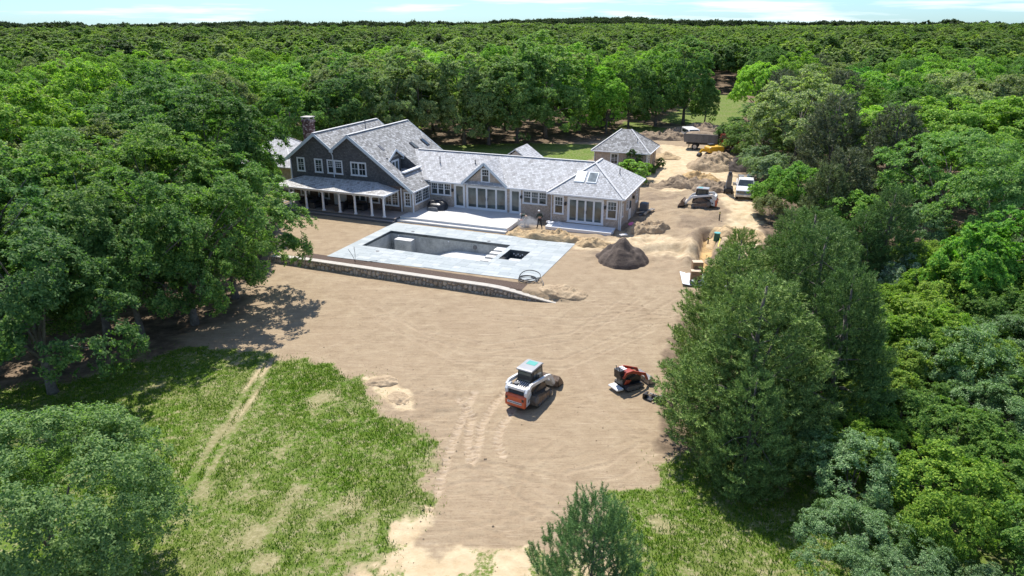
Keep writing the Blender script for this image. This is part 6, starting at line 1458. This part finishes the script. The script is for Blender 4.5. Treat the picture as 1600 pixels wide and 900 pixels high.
# big trees behind the house
G_ = 'tall trees behind the house'
for (u, v, h, w, col, lab) in (
    (650, 74, 114, 1.0, (.115, .145, .052), 'broad olive green tree behind the main gable roof'), (722, 80, 112, 1.0, (.11, .145, .05), 'olive green tree behind the long wing roof'),
    (604, 108, 108, .9, (.10, .135, .05), 'olive tree rising just right of the twin gables'), (762, 92, 111, 1.0, (.095, .14, .042), 'full green tree behind the front gable of the wing'),
    (855, 68, 118, 1.1, (.085, .14, .034), 'tall dark rounded tree behind the right wing'), (808, 84, 113, 1.0, (.08, .13, .036), 'dark rounded tree left of the tall one behind the right wing'),
    (908, 84, 124, .95, (.10, .18, .026), 'bright green tree behind the garage roof'), (952, 106, 124, .9, (.11, .20, .026), 'bright leafy tree over the right end of the garage'),
    (988, 92, 130, .8, (.07, .12, .03), 'slim dark tree with bare stems right of the garage'), (1078, 72, 138, 1.0, (.075, .13, .032), 'large spreading tree at the edge of the far lawn'),
    (1032, 84, 134, .9, (.07, .125, .03), 'tree left of the spreading one by the far lawn'), (1108, 122, 137, .8, (.09, .145, .034), 'lower tree leaning over the far lawn'),
    (548, 104, 108, 1.0, (.06, .105, .028), 'dark tree behind the left gable ridge'), (508, 122, 104, .95, (.055, .10, .028), 'dark tree just right of the brick chimney'), (446, 124, 101, 1.0, (.065, .12, .026), 'green tree behind the brick chimney and outbuilding')):
    apexd('tall_mid', u, v, h, col, lab, 'tree', G_, w * 1.2)
# the wood and thicket on the right
for (kind, u, v, h, w, zg, col, lab) in (
    ('maple', 1340, 108, 10.5, 1.15, 0, (.06, .15, .03), 'dark green maple rising above the right wood'), ('maple', 1400, 130, 9.8, .9, 0, (.07, .155, .03), 'dark maple with a deep gap right of the tallest maple'),
    ('maple', 1330, 150, 9.8, 1.15, 0, (.125, .20, .03), 'yellow green maple with pale new tips in the right wood'), ('locust', 1440, 160, 10.5, 1.15, 0, (.115, .185, .03), 'wide yellow green locust on the right wood'),
    ('locust', 1560, 158, 11, 1.25, 0, (.115, .19, .03), 'wide yellow green locust at the right edge of the picture'), ('locust', 1500, 205, 9.5, 1.1, 0, (.09, .16, .04), 'locust in front of the two wide ones on the right'), ('locust', 1590, 235, 9.5, 1.0, 0, (.09, .155, .04), 'locust low at the right edge of the picture'),
     
    ('pine_mid', 1330, 228, 8.2, 1.1, 0, (.07, .08, .04), 'brownish pine in the middle of the right wood'), ('pine_mid', 1300, 255, 7.0, 1.0, 0, (.075, .095, .038), 'small brown-tinged pine below the maples'), ('shrub', 1205, 245, 4.0, 1.2, 0, (.13, .17, .085), 'grey green bush beside the pickup and loam heap'), ('shrub', 1222, 282, 3.8, 1.1, 0, (.10, .18, .03), 'bright bush overhanging the pickup'), ('shrub', 1208, 310, 2.8, .9, -.2, (.12, .135, .06), 'brownish bush next to the front of the pickup'),
    ('shrub', 1262, 262, 5.0, 1.1, 0, (.085, .165, .03), 'green tree-like shrub behind the bright bush'), ('pine', 1245, 330, 7.0, 1.0, -.3, (.085, .125, .04), 'olive pine above the great pine on the right'), ('pine', 1300, 345, 6.5, .9, -.3, (.08, .12, .036), 'small pine just behind the great pine'), ('pine', 1400, 300, 8.0, .95, -.3, (.06, .10, .03), 'dark pointed pine under the locusts'), ('pine', 1355, 335, 6.5, 1.0, -.3, (.07, .12, .034), 'dark pine between the olive pine and the locusts'),
    ('shrub', 1410, 415, 3.6, .9, -.5, (.14, .185, .115), 'silvery shrub in the gap behind the pines'), ('shrub', 1350, 310, 4.5, 1.2, -.3, (.10, .18, .03), 'bright vine-covered shrub among the dark pines'), ('maple', 1530, 365, 6.5, .95, -.4, (.09, .185, .026), 'bright green small tree at the right edge'), ('maple', 1590, 345, 7.0, 1.0, -.4, (.08, .17, .026), 'green small tree cut by the right edge'), ('shrub', 1450, 335, 4.2, 1.1, -.4, (.11, .165, .075), 'pale green shrub below the locusts')):
    apex(kind, u, v, h, col, lab, 'shrub' if kind == 'shrub' else 'tree', None, w, zg)
for (kind, u, v, d, w, col, lab) in (('oak_near', 1176, 166, 110, 1.5, (.07, .12, .032), 'dark leafy tree right of the dump truck'), ('oak_near', 1150, 186, 112, 1.5, (.065, .115, .03), 'low leafy tree half covering the red compactor'), ('oak_near', 1198, 188, 101, 1.6, (.085, .13, .036), 'olive leafy tree above the shade-toned loam heap'),
    ('pine_mid', 1238, 146, 108, 1.2, (.10, .13, .055), 'soft olive pine left of the yellow green maple'), ('pine_mid', 1268, 160, 101, 1.1, (.105, .135, .055), 'second olive pine touching the maple'), ('shrub', 1190, 232, 90, 1.3, (.10, .14, .065), 'grey green bush between loam heap and pickup')):
    apexd(kind, u, v, d, col, lab, 'shrub' if kind == 'shrub' else 'tree', None, w)
for (x, y, h, w, col, lab, var) in ((11.3, 28.4, 8.9, 1.24, (.092, .138, .036), 'great dense pine overhanging the dirt right of the loaders', 0), (11.9, 33.8, 8.5, 1.15, (.098, .142, .036), 'great pine reaching toward the cardboard boxes', 1), (16.6, 34.5, 9.4, 1.1, (.06, .10, .028), 'dark pine behind the great pines', 0), (15.8, 29.6, 9.0, .85, (.055, .095, .026), 'shaded pine between the great pine and the thicket', 2), (18.8, 41.0, 8.2, 1.15, (.07, .115, .03), 'pine with a vine behind the great pines', 1), (14.8, 42.0, 6.6, .95, (.105, .145, .034), 'upright pine next to the boxes and trench', 2), (10.3, 25.3, 5.8, .95, (.085, .135, .036), 'low fir-like pine at the foot of the great pine', 2)):
    plant('pine', x, y, h, col, lab, 'tree', None, w, None, var)
# thicket on the right, shrub by shrub
THI = pxpoly([(1270, 690), (1285, 980), (2300, 980), (1900, 420), (1500, 420), (1395, 470), (1330, 560), (1290, 640)], -.8)
pal = [((.085, .14, .052), 'grey green'), ((.10, .165, .022), 'bright green'), ((.112, .165, .026), 'yellow green'), ((.068, .122, .024), 'deep green'), ((.08, .135, .046), 'dull sage green')]
pts = []
xs0, ys0 = [p[0] for p in THI], [p[1] for p in THI]
for k in range(4000):
    x, y = RNG.uniform(9, 42), RNG.uniform(13, 62)
    if float(poly_sd(np.array([x]), np.array([y]), THI)[0]) > -.6: continue
    if any((x - a) ** 2 + (y - c_) ** 2 < 1.85 ** 2 for a, c_ in pts): continue
    if abs(x) > y * .80 + 8: continue
    pts.append((x, y))
pts.sort(key=lambda p: math.hypot(*p))
for i, (x, y) in enumerate(pts):
    n = float(fbm(np.array([x / 5.]), np.array([y / 5.]), 91, 2)[0]); col, nm = pal[min(4, int(max(0, (n - .18) / .42) * 5 + RNG.uniform(-.5, .5)))]
    v = RNG.uniform(.85, 1.15); plant('shrub_fine' if nm in ('grey green', 'dull sage green') else 'shrub', x, y, RNG.uniform(2.2, 4.3) - (.8 if y < 22 else 0), tuple(c_ * v for c_ in col), '%s %s shrub in the dense thicket right of the pines' % (nth((nm, 'shrub')), nm), 'shrub', nm + ' thicket shrubs', RNG.uniform(.85, 1.15))
# garden plants by the garage
for (u, v, h, w, col, lab) in ((986, 284, 2.5, 1.5, (.13, .21, .045), 'broad lime green bush by the garage corner'), (988, 273, 3.0, .7, (.03, .055, .02), 'dark evergreen bush against the garage wall'), (1031, 262, 1.3, .8, (.045, .09, .02), 'small round bush by the garage side'), (1018, 271, 1.1, .9, (.05, .10, .025), 'low dark bush in the bed below the garage')):
    x, y = at(u, v, 0); plant('bush', x, y, h, col, lab, 'bush', None, w)

# ------------------------------------------------------------ the forest: nearest trees one by one, the rest as one mass
def clear_sd(x, y): return poly_sd(x, y, CLEAR)
RB = np.random.default_rng(5)
cx = RB.uniform(-330, 330, 60000); cy = RB.uniform(30, 330, 60000)
keep = (np.abs(cx) < cy * .80 + 9) & (np.hypot(cx, cy) < 300); cx, cy = cx[keep], cy[keep]
sd = clear_sd(cx, cy); th = poly_sd(cx, cy, THI); s_, t_ = st_of(cx, cy)
keep = (sd > 3.2) & (th > 1.5) & ~((s_ > -30) & (s_ < 22) & (t_ > -3) & (t_ < 19)) & ~((s_ > 8) & (s_ < 22) & (t_ > 28) & (t_ < 42)) & ~((cx > 8) & (cy < 60)) ; cx, cy = cx[keep], cy[keep]
grid = {}
def free(x, y, r):
    gi, gj = int(x // 8), int(y // 8)
    for i in (-1, 0, 1):
        for j in (-1, 0, 1):
            for (a, c_, q) in grid.get((gi + i, gj + j), ()):
                if (a - x) ** 2 + (c_ - y) ** 2 < (r + q) ** 2 * .25: return False
    grid.setdefault((gi, gj), []).append((x, y, r)); return True
for (x, y, h) in TREES: free(x, y, 5.0)
sel = []
for x, y in zip(cx, cy):
    r = 6.6 if y < 90 else 7.2
    if free(x, y, r): sel.append((float(np.hypot(x, y)), float(x), float(y)))
sel.sort()
names = [((.075, .135, .026), 'mid green'), ((.115, .19, .026), 'bright yellow green'), ((.115, .14, .055), 'greyish olive'), ((.05, .095, .022), 'dark green'), ((.09, .16, .026), 'fresh green'), ((.07, .08, .042), 'brownish grey')]
N_IND = 215
for i, (d, x, y) in enumerate(sel[:N_IND]):
    n = float(fbm(np.array([x / 22.]), np.array([y / 22.]), 55, 3)[0]); k = int(max(0, min(5.4, (n - .2) / .5 * 6 + RNG.uniform(-1.6, 1.6))))
    col, nm = names[k]; side = 'left of the house' if st_of(x, y)[0] < -16 else ('behind the house' if x < 28 else 'right of the drive')
    v = RNG.uniform(.8, 1.35); h = RNG.uniform(9.4, 13.0)
    if nm == 'brownish grey' or (nm == 'dark green' and RNG.random() < .35): kd = 'pine_mid'; h *= .92
    else: kd = 'oak_mid' if d > 62 else 'oak_near'
    plant(kd, x, y, h, tuple(c_ * v for c_ in col), '%s %s in forest %s, %s such' % ((nm, 'pine' if kd == 'pine_mid' else 'broadleaf tree') + (lambda c_: (c_, nth((nm, kd == 'pine_mid', c_))))([c for q, c in COLS if px_u(x, y, h) < q][0])), 'tree', '%s trees in the forest %s' % (nm, side), RNG.uniform(.9, 1.2))
far_pts = [(x, y) for d, x, y in sel[N_IND:]]
nfar = 17000
r = np.sqrt(RB.uniform(290 ** 2, 1560 ** 2, nfar)); a = RB.uniform(-.71, .71, nfar); fx, fy = r * np.sin(a), r * np.cos(a)
FX = np.concatenate([np.array([p[0] for p in far_pts]), fx]); FY = np.concatenate([np.array([p[1] for p in far_pts]), fy])
FZ = gh(FX, FY, False)
dist = np.hypot(FX, FY)
def far_layer(name, mask, crowns, hmul, smin, smax, seed, mat=None):
    me = bpy.data.meshes.new(name); n = int(mask.sum()); me.vertices.add(n); me.vertices.foreach_set('co', np.stack([FX[mask], FY[mask], FZ[mask]], 1).astype(np.float32).ravel())
    o = link(name, me); props(o, 'unbroken mass of treetops running to the horizon' if 'far' in name else 'distant canopy of mixed trees behind the nearer forest', 'forest', None, 'stuff')
    g = bpy.data.node_groups.new(name, 'GeometryNodeTree'); g.interface.new_socket('Geometry', in_out='INPUT', socket_type='NodeSocketGeometry'); g.interface.new_socket('Geometry', in_out='OUTPUT', socket_type='NodeSocketGeometry')
    gi, go = g.nodes.new('NodeGroupInput'), g.nodes.new('NodeGroupOutput'); jn = g.nodes.new('GeometryNodeJoinGeometry')
    K = len(crowns)
    for i, cme in enumerate(crowns):
        # each crown variety takes its share of the points
        rv = g.nodes.new('FunctionNodeRandomValue'); rv.data_type = 'INT'; rv.inputs[4].default_value = 0; rv.inputs[5].default_value = K - 1; rv.inputs['Seed'].default_value = seed
        cp = g.nodes.new('FunctionNodeCompare'); cp.data_type = 'INT'; cp.operation = 'EQUAL'; cp.inputs[3].default_value = i; g.links.new(rv.outputs[2], cp.inputs[2])
        ip = g.nodes.new('GeometryNodeInstanceOnPoints'); oi = g.nodes.new('GeometryNodeObjectInfo'); oi.inputs['Object'].default_value = cme
        sm = g.nodes.new('GeometryNodeSetMaterial'); sm.inputs['Material'].default_value = mat or M['far_leaf']; g.links.new(oi.outputs['Geometry'], sm.inputs[0])
        m2p = g.nodes.new('GeometryNodeMeshToPoints'); g.links.new(gi.outputs[0], m2p.inputs[0]); g.links.new(m2p.outputs[0], ip.inputs['Points']); g.links.new(sm.outputs[0], ip.inputs['Instance']); g.links.new(cp.outputs[0], ip.inputs['Selection'])
        rz_ = g.nodes.new('FunctionNodeRandomValue'); rz_.data_type = 'FLOAT_VECTOR'; rz_.inputs[0].default_value = (0, 0, 0); rz_.inputs[1].default_value = (0, 0, 6.28); g.links.new(rz_.outputs[0], ip.inputs['Rotation'])
        rs_ = g.nodes.new('FunctionNodeRandomValue'); rs_.data_type = 'FLOAT_VECTOR'; rs_.inputs[0].default_value = (smin, smin, smin * hmul); rs_.inputs[1].default_value = (smax, smax, smax * hmul); rs_.inputs['Seed'].default_value = 3; g.links.new(rs_.outputs[0], ip.inputs['Scale'])
        g.links.new(ip.outputs[0], jn.inputs[0])
    g.links.new(jn.outputs[0], go.inputs[0]); md = o.modifiers.new('trees', 'NODES'); md.node_group = g
    return o
# the varieties the mass is made of stand in it themselves, just past the counted trees
src = []
k0 = N_IND
for i, (sd_, n_, sz, nb, ns, kw) in enumerate(((201, 7000, .46, 60, 11, {}), (202, 7000, .46, 54, 11, {}), (203, 7000, .46, 60, 11, dict(shape=.7)), (211, 1100, 1.1, 40, 7, {}), (212, 1100, 1.1, 36, 7, {}))):
    V, F, C = crown(sd_, 4.7, 2.6, 11.5, n_, sz, n_big=nb, n_small=ns, lobes=.18, rbig=.27, aspect=.8, jit=.6, **kw)
    cme = mesh_np('forest_crown', V, F, M['leaf']); d, x, y = sel[min(k0 + i, len(sel) - 1)]
    o = thing('oak_tree', 'mid green broadleaf tree far back in the forest, %s of its kind' % nth('src'), 'tree', (x, y, gz(x, y)), 0, 'mid green trees in the forest behind the house')
    link('trunk', trunk_mesh('oak_trunk', 8, .24, C, sd_, 6), o); c = link('crown', cme, o); c.color = (.09, .155, .034, 1); src.append(c)
far_layer('forest_canopy', dist < 620, src[:3], .86, .95, 1.4, 1)
pin = fbm(FX / 120, FY / 120, 88, 3) + .28 * sstep(850, 1150, dist) > .62
far_layer('far_forest', (dist >= 620) & ~pin, src[3:], .72, 1.05, 1.6, 2)
far_layer('far_pine_forest', (dist >= 620) & pin, src[3:], .9, .7, 1.75, 4, M['far_pine'])

# ------------------------------------------------------------ grass
def grass_blades(name, label, poly, x0, x1, y0, y1, dens, h, seed):
    rg = np.random.default_rng(seed); n = int((x1 - x0) * (y1 - y0) * dens); gx_, gy_ = rg.uniform(x0, x1, n), rg.uniform(y0, y1, n)
    wb = (fbm(gx_ / 1.6, gy_ / 1.6, 41, 4) - .47) * 3.3 + (fbm(gx_ / 4, gy_ / 4, 47, 3) - .45) * 2.4; keep = (poly_sd(gx_, gy_, poly) + wb < rg.exponential(.22, n) - .3) & (np.abs(gx_) < gy_ * .77 + 3)
    dgx = fbm(gx_ / 2.3, gy_ / 2.3, 61, 4); dgy = fbm(gx_ / .75, gy_ / .75, 63, 4); keep &= rg.uniform(0, 1, n) < np.clip((.62 + .5 * (dgx - .47) + .9 * (dgy - .47) - .3) * 2, .03, 1)
    for c, r in (((408, 830), .9), ((412, 880), .7), ((500, 622), .8), ((470, 760), .5), ((1028, 815), .3)):
        a_, b_ = at(*c, ZF); keep &= np.hypot(gx_ - a_, gy_ - b_) > r * rg.uniform(.5, 1.3, n)
    for tr in LAWN_TRACKS: keep &= line_d(gx_, gy_, tr)[0] > rg.uniform(.08, .3, n)
    gx_, gy_ = gx_[keep], gy_[keep]; n = len(gx_); z = gh(gx_, gy_)
    a = rg.uniform(0, 6.28, n); w = .022; hh = h * rg.uniform(.5, 1.3, n) * (.6 + fbm(gx_ / 3, gy_ / 3, 19, 2)); ln = rg.normal(size=(n, 2)) * .45
    V = np.stack([np.stack([gx_ - np.cos(a) * w, gy_ - np.sin(a) * w, z - .02], 1), np.stack([gx_ + np.cos(a) * w, gy_ + np.sin(a) * w, z - .02], 1), np.stack([gx_ + ln[:, 0] * hh, gy_ + ln[:, 1] * hh, z + hh], 1)], 1).reshape(-1, 3)
    o = link(name, mesh_np(name, V, np.arange(len(V)).reshape(-1, 3), M['grass'], 3)); o.color = (.110, .195, .018, 1); props(o, label, 'grass', None, 'stuff'); return o
M['grass'] = leafmat('grass_blade', trans=.3, rough=.6, spread=.45, hue=.045, spec=.2)
grass_blades('grass', 'patchy green grass of the left lawn', LAWN_L, -34, 2, 15, 42, 300, .12, 1)
grass_blades('grass', 'green grass of the right lawn below the pines', LAWN_R, 1, 18, 14, 30, 300, .14, 2)
# stones and clods scattered on the dirt
rg = random.Random(12); b = MB()
for k in range(900):
    x, y = rg.uniform(-14, 16), rg.uniform(17, 52)
    if abs(x) > y * .8: continue
    r = rg.uniform(.015, .05) * (1.6 if rg.random() < .08 else 1); z = gz(x, y)
    p = [(x + r * math.cos(a) * rg.uniform(.7, 1.2), y + r * math.sin(a) * rg.uniform(.7, 1.2), z - .01) for a in (0, 1.57, 3.14, 4.71)]
    b.add(p + [(x + r * .2, y, z + r * rg.uniform(.6, 1.1))], [(0, 1, 4), (1, 2, 4), (2, 3, 4), (3, 0, 4)])
o = b.build('clods', M['soil_tan'], None, kind='stuff'); props(o, 'small clods and pebbles scattered over the bare dirt', 'clods')
